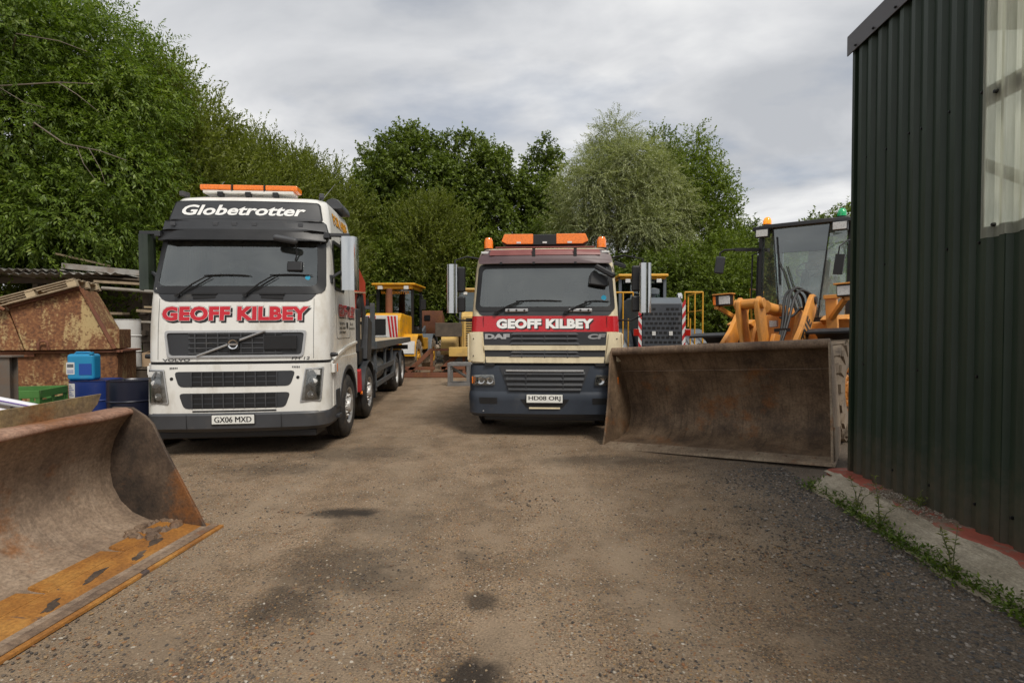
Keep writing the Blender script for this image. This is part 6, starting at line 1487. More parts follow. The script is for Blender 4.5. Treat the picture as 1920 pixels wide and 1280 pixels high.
# faceted front: left leaf and right leaf meet at a bend
P_ = lambda x, y, z: (x, y, z)
mb.hexa([P_(-.22, .0, .02), P_(.80, .05, .02), P_(.80, 1.25, .02), P_(-.22, 1.25, .02), P_(-.42, .10, .62), P_(.38, .14, .93), P_(.38, 1.15, .93), P_(-.42, 1.15, .62)])
mb.build('body', 'rust_cream', hp, bevel=.012)
mb = MB(); mb.hexa([P_(-1.40, .12, .02), P_(-.235, .02, .02), P_(-.235, 1.25, .02), P_(-1.40, 1.25, .02), P_(-1.40, .2, .28), P_(-.435, .12, .61), P_(-.435, 1.15, .61), P_(-1.40, 1.15, .28)]); mb.build('side_leaf', 'rust_heavy', hp, bevel=.012)
mb = MB(); mb.bar((-.42, .08, .64), (.40, .12, .955), .06, .05); mb.bar((.82, .04, .03), (.41, .12, .93), .05, .04); mb.bar((-1.38, .17, .29), (-.45, .09, .63), .05, .04); mb.build('edge_rail', 'rust_frame', hp, bevel=.006)
mb = MB(); mb.tube([(-.06, -.03, .03)] + [(p[0], -.05, p[1]) for p in arc(0, .10, .055, 200, -20, 8)] + [(.06, -.03, .03)], .016, 7); mb.build('lifting_eye', 'rust_frame', hp)
mb = MB(); mb.tube([(-.80, .02, .58), (-.72, -.02, .76), (-.58, -.03, .70), (-.42, -.04, .60)], .022, 7); mb.build('handle', 'rust_frame', hp)
mb = MB(); mb.box(.72, .6, .18, .25, .8, .3); mb.build('end_box', 'rust_heavy', hp, bevel=.01)
def pallet(name, label, loc, rot, grp=None):
    t = thing(name, label, 'pallet', loc, rot, grp)
    mb = MB()
    for i in range(6): mb.box(0, -.5 + i * .2, .125, 1.2, .10, .02)
    mb.build('deck_board', 'wood', t, bevel=.003)
    mb = MB()
    for i in range(3): mb.box(0, -.5 + i * .5, .01, 1.2, .10, .02)
    mb.build('base_board', 'wood', t, bevel=.003)
    mb = MB()
    for x in (-.54, 0, .54):
        for y in (-.48, 0, .48): mb.box(x, y, .065, .12, .12, .09)
    for x in (-.54, 0, .54): mb.box(x, 0, .113, .10, 1.1, .016)
    mb.build('block', 'wood_pale', t, bevel=.004)
    return t
pallet('wooden_pallet', 'weathered wooden pallet leaning along the upper edge of the tilted hopper', (-7.56, 8.52, 2.25), (0, R(-19.5), R(22)))
pallet('wooden_pallet', 'weathered wooden pallet lying lower down at the left end of the tilted hopper', (-8.69, 8.10, 1.87), (0, R(-18), R(22)))
# storage rack behind: posts and bearers, old roof sheets, boards and tubes lying in it
rk = thing('storage_rack', 'dark timber rack holding old boards, sheets and tubes', 'rack', (-9.3, 11.3, 0)); rk.scale = (1.12, 1, 1.05)
mb = MB()
for x in (-2.6, -.6, 1.4, 3.2):
    for y in (-.2, 1.1): mb.box(x, y, 1.35, .12, .12, 2.7)
mb.build('post', 'wood_dark', rk)
mb = MB()
for z in (1.0, 1.62, 2.05, 2.55):
    for x in (-2.6, -.6, 1.4, 3.2): mb.box(x, .45, z, .10, 1.6, .10)
for z in (.97, 1.5, 2.68): mb.box(.3, -.25, z, 6.1, .06, .12)
mb.build('bearer', 'wood_dark', rk)
mb = MB(); mb.box(.3, 1.25, 1.3, 6.2, .05, 2.6); mb.build('shade_panel', 'wood_dark', rk)  # dark sheet added to stand for the shaded void inside the rack
def board(name, label, cat, p0, p1, w, h, m, grp, bev=.004):
    t = MB(); p0, p1 = Vector(p0), Vector(p1); c = (p0 + p1) / 2; t.bar(p0 - c, p1 - c, w, h); o = t.build(name, m, None, bevel=bev); o.location = c
    return tag(o, label, cat, grp)
GB = 'boards stacked on the scrap rack'
board('timber_board', 'pale short board sticking up at the top of the scrap rack', 'board', (-9.48, 10.90, 3.35), (-8.57, 11.12, 3.13), .20, .04, 'wood_pale', GB)
board('timber_board', 'thick grey beam lying along the top front edge of the rack', 'board', (-9.08, 10.61, 3.06), (-6.02, 10.84, 2.78), .12, .11, 'sheet_grey', GB)
board('timber_board', 'dark wide board just below the thick grey beam', 'board', (-9.76, 10.78, 2.94), (-5.90, 11.01, 2.66), .5, .035, 'wood_dark', GB)
board('timber_board', 'weathered board crossing under the dark wide board', 'board', (-8.40, 10.61, 2.74), (-5.67, 10.78, 2.60), .22, .05, 'wood', GB)
board('timber_board', 'broad weathered plank resting above the two grey tubes', 'board', (-7.49, 10.56, 2.15), (-5.56, 10.50, 2.06), .26, .055, 'wood', GB)
board('timber_board', 'thin plank lying behind the broad weathered plank', 'board', (-7.60, 10.90, 2.24), (-5.56, 10.90, 2.18), .2, .04, 'wood_pale', GB)
board('timber_board', 'long dark plank lying low at the left of the rack', 'board', (-11.80, 10.73, 2.15), (-7.95, 10.78, 2.10), .22, .05, 'wood', GB)
def pipe(label, p0, p1, r, grp='tubes lying on the scrap rack', m='pipe_grey'):
    t = MB(); p0, p1 = Vector(p0), Vector(p1); c = (p0 + p1) / 2; t.tube([p0 - c, p1 - c], r, 12); o = t.build('steel_tube', m); o.location = c; return tag(o, label, 'tube', grp)
pipe('long pale tube highest on the rack, behind the tip of the pallet', (-8.17, 10.44, 2.60), (-5.50, 10.56, 2.41), .035)
pipe('middle grey tube lying under the broad plank on the rack', (-7.49, 10.39, 1.92), (-5.45, 10.44, 1.87), .032)
pipe('long pale tube lowest on the rack, at its dark left part', (-11.35, 10.44, 1.86), (-8.17, 10.44, 1.83), .03)
t = MB(); t.tube([(0, 0, 0), (.35, .03, .03), (.65, .05, .10), (.80, .06, .24), (.82, .06, .38)], .035, 9); o = t.build('bent_hose', 'hose'); o.location = (-6.9, 10.2, 2.43); tag(o, 'bent dark hose curling up beside the hanging ash leaves', 'hose')
def sheet(label, loc, rot, L, Wd, n=12, a=.02):
    t = MB(); t.grid([[(x, lerp(-Wd / 2, Wd / 2, i / (n * 4)), a * math.sin(2 * math.pi * i / 4)) for i in range(n * 4 + 1)] for x in (-L / 2, 0, L / 2)], (0, 0, -.004)); o = t.build('corrugated_sheet', 'sheet_grey', ang=80); o.location = loc; o.rotation_euler = rot
    return tag(o, label, 'roof sheet', 'old corrugated sheets on the rack')
sheet('pale corrugated sheet with its wavy end facing the yard at the rack top left', (-10.5, 11.2, 2.96), (R(1), R(1.5), R(90)), 1.5, 3.0, 18, .03)
sheet('corrugated sheet slid under the pale one and reaching further right', (-8.97, 11.2, 2.87), (0, R(2), R(90)), 1.5, 2.2, 12, .025)
# drums and cans
def drum(name, label, loc, m, cat='drum', h=.88, r=.29, lid=None):
    t = thing(name, label, cat, loc)
    mb = MB(); mb.lathe([(0, .0), (r - .02, .0), (r, .012), (r, .28 * h / .88), (r + .012, .295 * h / .88), (r, .31 * h / .88), (r, .57 * h / .88), (r + .012, .585 * h / .88), (r, .60 * h / .88), (r, h - .012), (r + .008, h), (r - .008, h + .004), (r - .02, h - .018), (0, h - .02)], axis='z', n=36); mb.build('body', m, t, ang=30)
    mb = MB(); mb.lathe([(0, .012), (.035, .012), (.035, -.01)], (r * .55, -r * .4, h - .01), 'z', 12); mb.lathe([(0, .01), (.02, .01), (.02, -.01)], (-r * .6, r * .3, h - .01), 'z', 10); mb.build('bung', 'grey_plastic', t)
    return t
def wrap(t, name, m, a0, a1, z0, z1, r, off=.0025, n=10):
    mb = MB(); mb.grid([[((r + off) * math.cos(R(lerp(a0, a1, i / n))), (r + off) * math.sin(R(lerp(a0, a1, i / n))), z) for i in range(n + 1)] for z in (z0, z1)]); return mb.build(name, m, t)
crt = thing('old_crate', 'dark timber crate under the white drum beside the white truck', 'crate', (-7.2, 9.95, 0))
mb = MB()
for i in range(5): mb.box(0, -.42, .11 + i * .21, 1.15, .03, .19); mb.box(0, .42, .11 + i * .21, 1.15, .03, .19)
mb.box(0, 0, 1.04, 1.15, .87, .03)
for sx in (-.56, .56): mb.box(sx, 0, .52, .03, .8, 1.0)
mb.build('slat', 'wood_dark', crt)
wd = drum('steel_drum', 'white drum with red and green labels standing behind the skip end', (-7.34, 9.85, 1.06), 'white_drum', h=.90)
wrap(wd, 'red_label', 'label_red', 275, 315, .36, .52, .29); wrap(wd, 'green_label', 'label_green', 262, 312, .09, .22, .29)
lb_ = MB(); lb_.lathe([(.035, -.003), (.055, -.003), (.055, .003), (.035, .003)], axis='y', n=18, close=True); o = lb_.build('label_mark', 'label_white', wd); a = R(295); o.location = (.296 * math.cos(a), .296 * math.sin(a), .44); o.rotation_euler = (0, 0, a + math.pi / 2)
bd_ = thing('base_pallet', 'low dark pallet carrying the blue and black drums', 'pallet', (-6.05, 7.95, 0))
mb = MB()
for i in range(7): mb.box(0, -.4 + i * .135, .12, 1.7, .11, .02)
mb.build('deck_board', 'wood_dark', bd_)
mb = MB()
for x in (-.7, 0, .7): mb.box(x, 0, .055, .1, .9, .11)
mb.build('bearer', 'wood_dark', bd_)
nd_ = drum('steel_drum', 'glossy black drum nearest the bumper of the white truck', (-5.68, 7.78, .13), 'navy_drum', r=.30, h=.89)
bl = drum('steel_drum', 'blue drum with a white label carrying the light blue can', (-6.38, 8.02, .13), 'blue_drum', r=.33, h=.87)
wrap(bl, 'white_label', 'label_white', 215, 258, .62, .84, .33)
for k in range(6): wrap(bl, 'label_line', 'label_blue', 228, 255 - (k % 3) * 5, .66 + k * .027, .668 + k * .027, .33, .0045)
wrap(bl, 'side_label', 'sheet_grey', 282, 325, .06, .38, .33)
a = R(300); lettering(bl, 'GU', 0, .13, .12, .22, lambda u, v, d: ((.3345 + d) * math.cos(a + u / .33), (.3345 + d) * math.sin(a + u / .33), v), [(.03, 0, 0, 'txt_black', 0)], name='drum_lettering')
cn = thing('plastic_can', 'light blue plastic can standing on the blue drum', 'jerry can', (-6.53, 7.97, .995), (0, 0, R(9)))
mb = MB()
mb.box(0, 0, .205, .37, .21, .40); mb.build('body', 'blue_can', cn, bevel=.045, seg=4)
mb = MB(); mb.tube([(-.12, 0, .40), (-.10, 0, .425), (.08, 0, .425), (.10, 0, .40)], .016, 8); mb.build('handle', 'blue_can', cn)
mb = MB(); mb.lathe([(.03, .0), (.03, .035), (0, .035)], (.15, -.08, .40), 'z', 14); mb.build('cap', 'blue_can', cn)
mb = MB(); mb.box(.075, -.107, .175, .17, .004, .17); mb.build('blue_label', 'label_blue', cn)
mb = MB(); mb.box(-.125, -.107, .19, .11, .004, .18); wl2 = mb.build('white_label', 'label_white', cn)
mb = MB(); mb.box(-.125, -.110, .23, .085, .002, .05); mb.build('label_picture', 'machine_grey', wl2)
mb = MB()
for k in range(3): mb.box(-.125, -.110, .125 + k * .018, .085, .002, .007)
mb.build('label_line', 'label_blue', wl2)
gc = thing('plastic_crate', 'green slatted plastic crate in front of the rusty skip', 'crate', (-6.60, 6.95, 0), (0, 0, R(16))); gc.scale = (.68, .7, 1)
mb = MB()
for sg in (-1, 1):
    mb.box(0, sg * .48, .93, 1.22, .035, .10); mb.box(sg * .6, 0, .93, .035, .93, .10)
    mb.box(0, sg * .47, .60, 1.2, .02, .10); mb.box(0, sg * .47, .2, 1.2, .02, .16)
    for x in (-.58, -.29, 0, .29, .58): mb.box(x, sg * .475, .55, .07, .03, .8)
    for z in (.42, .5, .70, .76, .82): mb.box(0, sg * .465, z, 1.18, .014, .022)
    for y in (-.4, 0, .4): mb.box(sg * .59, y, .55, .03, .07, .8)
    mb.box(sg * .585, 0, .5, .014, .9, .7)
mb.box(0, 0, .15, 1.18, .92, .03); mb.build('body', 'green_crate', gc, bevel=.006)
mb = MB()
for x in (-.5, 0, .5): mb.box(x, 0, .06, .12, .92, .12)
mb.build('runner', 'green_crate', gc, bevel=.008)
ps = thing('steel_post', 'grey steel H section post standing in front of the skip', 'post', (-5.93, 6.15, 0))
mb = MB(); mb.box(0, -.05, .72, .12, .012, 1.44); mb.box(0, .05, .72, .12, .012, 1.44); mb.box(0, 0, .72, .010, .09, 1.44); mb.box(-.02, 0, 1.45, .26, .16, .02); mb.box(0, 0, .01, .25, .25, .02); mb.build('section', 'post', ps, bevel=.003)
for i, (lab, p0, p1) in enumerate((('white tube with purple stripe, upper of the two in the left corner', (-5.45, 5.05, 1.17), (-4.58, 5.28, .93)), ('pale tube lower of the two in the left corner', (-5.35, 5.05, 1.03), (-4.75, 5.15, .90)))):
    t = MB(); p0, p1 = Vector(p0), Vector(p1); c = (p0 + p1) / 2; t.tube([p0 - c, p1 - c], .036, 14); o = t.build('plastic_tube', 'tube_white'); o.location = c; tag(o, lab, 'tube', 'plastic tubes by the spare bucket')
    t = MB(); d_ = (p1 - p0).normalized(); sd = Vector((.55, -.75, .1)) * .0375; t.bar(p0 - c + sd, p1 - c + sd, .016, .010)
    if i == 0: t.build('stripe', 'tube_purple', o)
tr = thing('trestle', 'rough timber trestle holding up the plastic tubes', 'trestle', (-5.1, 5.15, 0))
mb = MB(); mb.box(0, 0, .88, 1.0, .10, .06)
for sx in (-.45, .42):
    for sy in (-.2, .2): mb.bar((sx, sy, 0), (sx, sy * .15, .86), .06, .05, (1, 0, 0))
mb.build('frame', 'wood', tr)
yl = MB(); yl.lathe([(0, -.12), (.10, -.10), (.12, 0), (.08, .10), (0, .12)], axis='x', n=14); o = yl.build('yellow_float', 'jcb'); o.location = (-6.62, 10.0, 1.86); o.rotation_euler = (0, R(50), 0); tag(o, 'small yellow rounded plastic float on the scrap by the truck mirror', 'float')
cbx = MB(); cbx.box(0, 0, 0, .22, .25, .26); cbx.box(.0, -.02, .15, .26, .2, .01, (0, R(-18), 0)); o = cbx.build('cardboard_box', mat('cardboard', (.42, .30, .19), .9), bevel=.003); o.location = (-6.78, 9.85, 1.21); tag(o, 'small open cardboard box on the crate beside the white drum', 'box')

# ================================================================== MACHINES AT THE BACK
M['grille_grey'] = mat('dark_machine_grille', (0.05, 0.056, 0.066), 0.45, var=.15, dirt=(.12, .1, .08), amt=.15)
def rear_loader(label, loc, rz, body, bonnet, grille, chev=True, s=1.0, full=True, group=None):
    t = thing('wheel_loader', label, 'loader', loc, (0, 0, rz), group); t.scale = (s, s, s)
    mb = MB(); mb.prism([(0, 1.05), (2.7, 1.05), (2.7, 2.42), (2.2, 2.50), (.35, 2.42), (.06, 2.25)], -.62, .62, 'x'); bn = mb.build('bonnet', bonnet, t, bevel=.07)
    mb = MB(); mb.box(0, -.01, 1.68, 1.06, .04, 1.16); mb.build('grille', 'grille_grey' if grille else body, bn, bevel=.015)
    mb = MB()
    for r in range(9 if grille else 12):
        for c in range(8 if grille else 1):
            if grille:
                if (r == 8) and c in (3, 4): continue
                mb.box(-.44 + c * .1257 + (.06 if r % 2 else 0) - .03, -.034, 1.20 + r * .115, .085, .008, .055)
            else: mb.box(0, -.034, 1.17 + r * .09, .86, .008, .045)
    mb.build('grille_opening', 'black', bn)
    if chev:
        for sg in (-1, 1):
            mb = MB(); mb.box(sg * .595, -.02, 1.62, .09, .03, 1.30); ch = mb.build('chevron_strip', 'label_white', t)
            mb = MB()
            for q in range(5): z = 1.08 + q * .26; mb.prism([(sg * .552, z), (sg * .638, z + .12), (sg * .638, z + .25), (sg * .552, z + .13)], -.040, -.036, 'y')
            mb.build('red_stripe', 'stripe_red', ch)
            mb = MB(); mb.box(sg * .70, -.03, 1.55, .15, .06, .17); mb.build('tail_lamp', 'red_lens', t, bevel=.012)
        mb = MB(); mb.box(0, -.06, .98, 2.0, .05, .12); bp = mb.build('bumper_board', 'label_white', t)
        mb = MB()
        for q in range(10): x = -.98 + q * .2; mb.prism([(x, .925), (x + .10, .925), (x + .16, 1.035), (x + .06, 1.035)], -.089, -.0865, 'y')
        mb.build('red_stripe', 'stripe_red', bp)
        mb = MB()
        for x in (-.22, .24): mb.box(x, -.045, 1.53, .1, .02, .1)
        mb.build('reflector', 'lamp', t)
        mb = MB(); mb.box(0, .055, 2.28, .12, .03, .05); mb.build('badge', 'silver', t)
    mb = MB(); mb.box(0, .3, .8, 1.9, .9, .42); mb.build('counterweight', 'machine_grey', t, bevel=.05)
    for sg in (-1, 1):
        for y in (1.15, 4.35):
            pr = arc(y, .74, .98, 175, 5, 14); pi_ = arc(y, .74, .92, 175, 5, 14)
            mb = MB(); mb.prism(pr + pi_[::-1], sg * .70, sg * 1.38, 'x'); mb.build('fender', 'machine_grey' if grille else body, t, bevel=.02)
            wheel(t, sg * 1.30, y, .74, .74, .55, sg, .33, body, 'rubber_mud', lug=14, nut=10, seg=28)
        if chev:
            mb = MB()
            mb.tube([(sg * 1.22, .35, 1.05), (sg * 1.22, .35, 2.55), (sg * 1.22, 1.8, 2.55), (sg * 1.22, 1.8, 1.7)], .022, 7)
            mb.tube([(sg * 1.22, .35, 2.1), (sg * 1.22, 1.8, 2.1)], .018, 6); mb.tube([(sg * .72, .35, 2.55), (sg * 1.22, .35, 2.55)], .022, 6); mb.tube([(sg * .72, .35, 2.55), (sg * .72, .35, 2.2)], .02, 6)
            mb.tube([(sg * 1.0, .35, 2.55), (sg * 1.0, .35, 1.1)], .02, 6); mb.tube([(sg * .86, .3, 1.9), (sg * .86, .3, 1.05)], .02, 6)
            mb.build('handrail', 'rail_yellow', t)
            mb = MB(); mb.box(sg * .98, .9, 1.02, .5, 1.2, .06); mb.build('walkway', 'machine_grey', t)
    mb = MB(); mb.box(0, 3.2, 1.25, 1.1, 2.0, .9); mb.build('frame', body, t, bevel=.04)
    cb = bpy.data.objects.new('cab', None); col.objects.link(cb); cb.parent = t
    mb = MB()
    for x in (-.72, .72):
        for y in (2.75, 4.2): mb.box(x, y, 2.55, .09, .10, 1.75)
    mb.box(0, 3.5, 1.72, 1.5, 1.5, .10); mb.box(0, 2.76, 1.98, 1.4, .05, .5); mb.build('cab_frame', 'machine_grey', cb)
    mb = MB(); mb.box(0, 3.45, 3.46, 1.62, 1.8, .10); mb.box(0, 3.45, 3.38, 1.5, 1.6, .08); mb.build('roof', body, cb, bevel=.04)
    mb = MB(); mb.box(0, 2.74, 2.78, 1.36, .01, 1.1); mb.box(0, 4.2, 2.6, 1.36, .01, 1.5)
    for x in (-.72, .72): mb.box(x, 3.48, 2.6, .01, 1.36, 1.5)
    mb.build('window', 'glass_side', cb)
    seat(cb, 0, 3.5, 1.95)
    mb = MB()
    for x in (-.5, .5): mb.box(x, 2.58, 3.28, .16, .08, .12)
    mb.build('work_lamp', 'lamp', cb, bevel=.01)
    mb = MB(); mb.lathe([(.05, 2.42), (.05, 2.75), (.17, 2.78), (.17, 2.93), (.05, 2.97), (0, 2.97)], (.12, 1.6, 0), 'z', 18); mb.build('air_cleaner', 'machine_grey', t)
    if chev:
        mb = MB(); mb.tube([(.80, 1.2, 2.3), (.80, 1.2, 2.62)], .03, 8); bc = mb.build('beacon_post', 'black', t)
        mb = MB(); mb.lathe([(.085, 2.62), (.09, 2.70), (.06, 2.78), (0, 2.80)], (.80, 1.2, 0), 'z', 16); mb.build('beacon_lens', 'chrome', bc)
    for sg in (-1, 1):
        mb = MB(); mb.bar((sg * .35, 3.9, 1.5), (sg * .35, 6.0, .55), .08, .3); mb.build('lift_arm', body, t, bevel=.01)
    mb = MB(); pr = [(5.6, 1.1), (5.5, .6), (5.75, .15), (6.9, .05), (6.9, .09), (5.8, .2), (5.56, .62), (5.66, 1.08)]; mb.prism(pr, -1.35, 1.35, 'x'); mb.build('bucket', 'bkt', t)
    return t
rear_loader('grey and yellow loader seen from behind, with red and white chevrons and handrails', (3.92, 13.7, .17), R(-3), 'rail_yellow', 'machine_grey', True, True, .95)
for o in bpy.data.objects['wheel_loader.001'].children:
    k = o.name.split('.')[0]
    if k in ('bonnet', 'chevron_strip', 'tail_lamp', 'reflector', 'handrail'): o.scale.z = 1.13; o.location.z = -.136
old = rear_loader('faded yellow old loader half hidden behind the left of the cream truck', (-1.30, 19.8, 0), R(4), 'old_yellow', 'old_yellow', False, False, 1.02)
mb = MB(); mb.box(-.65, -.25, .95, .8, .3, .34); mb.box(.1, -.2, .8, .9, .2, .8); mb.build('rear_block', 'old_yellow', old, bevel=.02)
mb = MB(); mb.box(-.05, -.32, 1.08, .5, .02, .13); pp = mb.build('number_plate', 'plate', old); lettering(pp, 'P748', -.26, .0, 1.04, 1.12, lambda u, v, d: (u, -.331 - d, v), [(.02, 0, 0, 'txt_black', 0)], name='plate_lettering')
mb = MB(); mb.box(-1.05, -.3, 1.75, .95, .5, .5); mb.build('ballast_box', 'wood_dark', old, bevel=.02)

# bright yellow loading shovel behind the flatbed
JC = thing('loading_shovel', 'bright yellow loading shovel with red and white tail stripes and a raised brown bucket', 'loader', (-5.05, 20.3, 0), (0, 0, R(-3)))
mb = MB(); mb.prism([(0, 1.0), (2.0, 1.0), (2.0, 2.35), (.25, 2.45), (0, 2.2)], -.72, .72, 'x'); bn = mb.build('engine_cover', 'jcb', JC, bevel=.06)
mb = MB(); mb.box(-.05, -.02, 1.72, 1.36, .05, 1.25); tp = mb.build('tail_panel', 'label_white', JC, bevel=.02)
mb = MB()
for sg in (-1, 1):
    for q in range(3): mb.prism([(sg * (.38 + q * .11), 1.12), (sg * (.45 + q * .11), 1.12), (sg * (.30 + q * .13), 2.32), (sg * (.22 + q * .13), 2.32)], -.052, -.048, 'y')
mb.build('red_stripe', 'stripe_red', tp)
mb = MB(); mb.box(-.08, -.06, 1.9, .5, .02, .62); mb.build('grille', 'black', tp)
mb = MB()
for z in (1.18, 1.27, 1.36, 1.45, 1.54): mb.box(-.08, -.075, z, .62, .02, .035)
for x in (-.38, .22): mb.box(x, -.072, 1.36, .03, .02, .42)
mb.build('grille_guard', 'label_white', tp)
mb = MB(); mb.tube([(.02, .9, 2.4), (.02, .9, 3.15), (.05, .86, 3.45)], [.14, .14, .11], 16); mb.build('exhaust_stack', 'rust_frame', JC)
cb = bpy.data.objects.new('cab', None); col.objects.link(cb); cb.parent = JC
mb = MB()
for x in (-.74, .74):
    for y in (1.9, 3.4): mb.box(x, y, 2.65, .11, .12, 2.0)
mb.box(0, 2.65, 1.7, 1.55, 1.6, .2); mb.box(0, 1.9, 1.95, 1.5, .06, .5); mb.build('cab_frame', 'black', cb)
mb = MB(); mb.box(0, 2.6, 3.70, 1.85, 2.1, .10); mb.box(0, 2.6, 3.58, 1.6, 1.9, .16); mb.build('roof', 'jcb', cb, bevel=.04)
mb = MB(); mb.box(0, 1.9, 2.85, 1.4, .01, 1.3); mb.box(0, 3.4, 2.75, 1.4, .01, 1.6)
for x in (-.74, .74): mb.box(x, 2.65, 2.75, .01, 1.4, 1.6)
mb.build('window', 'glass_side', cb)
lettering(cb, 'WASTEMASTER', -.62, .62, 3.30, 3.43, lambda u, v, d: (u, 1.885 - d, v), [(.03, 0, 0, 'txt_yellow', .004)])
seat(cb, 0, 2.6, 1.95)
mb = MB()
for x in (-.55, .55): mb.box(x, 1.6, 3.55, .2, .1, .14)
mb.build('work_lamp', 'lamp', cb, bevel=.01)
for sg in (-1, 1):
    for y in (.95, 3.9):
        wheel(JC, sg * 1.22, y, .70, .70, .5, sg, .32, 'jcb', 'rubber_mud', lug=14, nut=10, seg=28)
        mb = MB(); pr = [(y - .85, .75), (y - .70, 1.30), (y - .35, 1.62), (y + .45, 1.62), (y + .75, 1.30), (y + .80, 1.1), (y + .72, 1.1), (y + .40, 1.54), (y - .3, 1.54), (y - .62, 1.25), (y - .78, .75)]; mb.prism(pr, sg * .70, sg * 1.28, 'x'); mb.build('fender', 'jcb' if y < 2 else 'machine_grey', JC, bevel=.02)
        if y < 2:
            mb = MB(); mb.box(sg * .99, y - .80, 1.1, .5, .03, .5, (R(-12), 0, 0)); mb.build('fender_flap', 'label_white', JC)
    mb = MB(); mb.box(sg * .95, 2.4, 1.2, .4, 1.4, .5); mb.build('step_box', 'jcb', JC, bevel=.02)
    mb = MB(); mb.bar((sg * .42, 3.2, 2.0), (sg * .42, 5.0, 1.55), .10, .34); mb.bar((sg * .42, 5.0, 1.55), (sg * .42, 6.0, 1.95), .10, .3); mb.build('lift_arm', 'machine_grey', JC, bevel=.01)
    mb = MB(); mb.tube([(sg * .8, 2.0, 3.3), (sg * 1.15, 1.9, 3.25), (sg * 1.2, 1.88, 3.05)], .02, 6); mb.box(sg * 1.22, 1.86, 2.85, .2, .08, .42); mb.build('mirror', 'black', cb, bevel=.02)
mb = MB(); mb.box(0, 2.4, .9, 1.1, 3.6, .5); mb.build('chassis', 'machine_grey', JC, bevel=.03)
mb = MB(); pr = [(5.75, 2.75), (5.70, 1.9), (5.95, 1.45), (6.9, 1.40), (6.9, 1.46), (6.0, 1.52), (5.78, 1.93), (5.83, 2.75)]; mb.prism(pr, -1.3, 1.3, 'x')
for sg in (-1, 1): mb.prism([(5.8, 2.7), (5.75, 1.95), (6.0, 1.5), (6.85, 1.45), (6.5, 2.3)], sg * 1.27, sg * 1.30, 'x')
bko = mb.build('bucket', 'rust_frame', JC, bevel=.01)
mb = MB(); mb.box(.55, 5.69, 2.4, .3, .02, .25); mb.build('plate', 'black', bko)
# steel frames on the ground
fr = thing('welded_steelwork', 'red oxide steel frame with two sloping legs lying across the back of the yard', 'steelwork', (-2.85, 19.6, 0))
mb = MB(); mb.box(0.1, 0, .10, 2.6, .25, .18); mb.bar((-1.05, 0, .2), (-.20, 0, 1.0), .14, .16); mb.bar((.20, 0, .3), (.98, 0, 1.0), .14, .16); mb.box(.45, 0, 1.04, 1.4, .12, .08); mb.box(-.16, 0, .6, .10, .12, .8); mb.box(1.05, 0, .55, .10, .12, .9); mb.box(-.6, 0, .34, 1.1, .14, .12); mb.box(.65, 0, .36, .9, .14, .12); mb.build('frame', 'rust_frame', fr, bevel=.006)
g_ = thing('steel_stand', 'small grey steel stand left of the cream truck headlight', 'stand', (-1.55, 16.6, 0))
mb = MB()
for x in (-.45, .15, .45):
    for y in (0, .7): mb.box(x, y, .35, .09, .09, .7)
for z in (.04, .68):
    for y in (0, .7): mb.box(0, y, z, 1.0, .10, .09)
for x in (-.45, .45): mb.box(x, .35, .68, .09, .7, .09)
mb.bar((-.4, 0, .6), (.1, .7, .2), .07, .07); mb.build('frame', 'steel_dull', g_, bevel=.005)
# ---- trees, left to right
big_ash = tree('ash_tree', 'big leafy ash tree hanging over the scrap stacks at the left', 'tree', -12.4, 13.6, (0.4, -1.0, 6.2), (3.9, 3.4, 4.4), 40, 28000, 'ash', 11, 1.28, 0.24, (0.22, 0.38), twigs=2, shell=.66, bark=BARK_P,
     extra=[(3.0, -2.2, 4.0, 1.3, 1.0, 0.8), (3.5, -1.7, 5.2, 1.0, 1.0, 0.9), (3.2, -1.0, 7.0, 0.9, 1.0, 0.9), (2.7, -1.0, 8.6, 0.8, 1.0, 0.8), (1.7, -2.2, 3.7, 1.3, 1.0, 0.7), (0.2, -2.5, 3.7, 1.5, 1.0, 0.8), (-1.6, -2.5, 3.8, 1.5, 1.0, 0.9), (1.0, -2.4, 4.5, 1.3, 1.0, 0.9), (-1.2, -2.6, 4.4, 1.6, 1.0, 1.2), (0.2, -2.8, 5.6, 1.5, 1.0, 1.2), (1.8, -2.2, 6.0, 1.2, 1.0, 1.1), (-0.6, -2.6, 7.4, 1.6, 1.0, 1.2), (1.4, -2.2, 8.4, 1.3, 1.0, 1.1)])
for pts, r in (([(-12.3, 13.5, 5.6), (-10.9, 11.2, 6.3), (-9.9, 9.6, 6.45), (-8.6, 9.45, 6.45), (-7.9, 9.4, 6.40)], .045), ([(-8.6, 9.45, 6.45), (-8.2, 9.4, 6.2), (-7.75, 9.35, 5.85)], .02), ([(-12.3, 13.5, 4.6), (-10.6, 11.0, 5.7), (-9.2, 9.6, 5.75), (-8.5, 9.45, 5.3), (-7.8, 9.4, 5.15), (-7.25, 9.35, 4.95)], .04),
                ([(-8.3, 9.5, 5.25), (-8.1, 9.4, 4.9), (-7.85, 9.35, 4.6)], .016), ([(-8.0, 9.4, 5.2), (-7.75, 9.35, 4.8), (-7.65, 9.35, 4.5)], .014), ([(-9.9, 9.6, 6.45), (-9.3, 9.5, 6.1), (-8.8, 9.4, 5.95)], .018), ([(-10.6, 10.6, 7.4), (-9.6, 9.7, 7.5), (-8.6, 9.5, 7.25), (-8.0, 9.4, 7.0)], .03)):
    pts = [(x, y + .55, z) for x, y, z in pts]; r *= .55
    mb = MB(); mb.tube(pts, [lerp(r, r * .3, i / (len(pts) - 1)) for i in range(len(pts))], 7); b_ = mb.build('branch', BARK_P, big_ash); b_.location = -big_ash.location
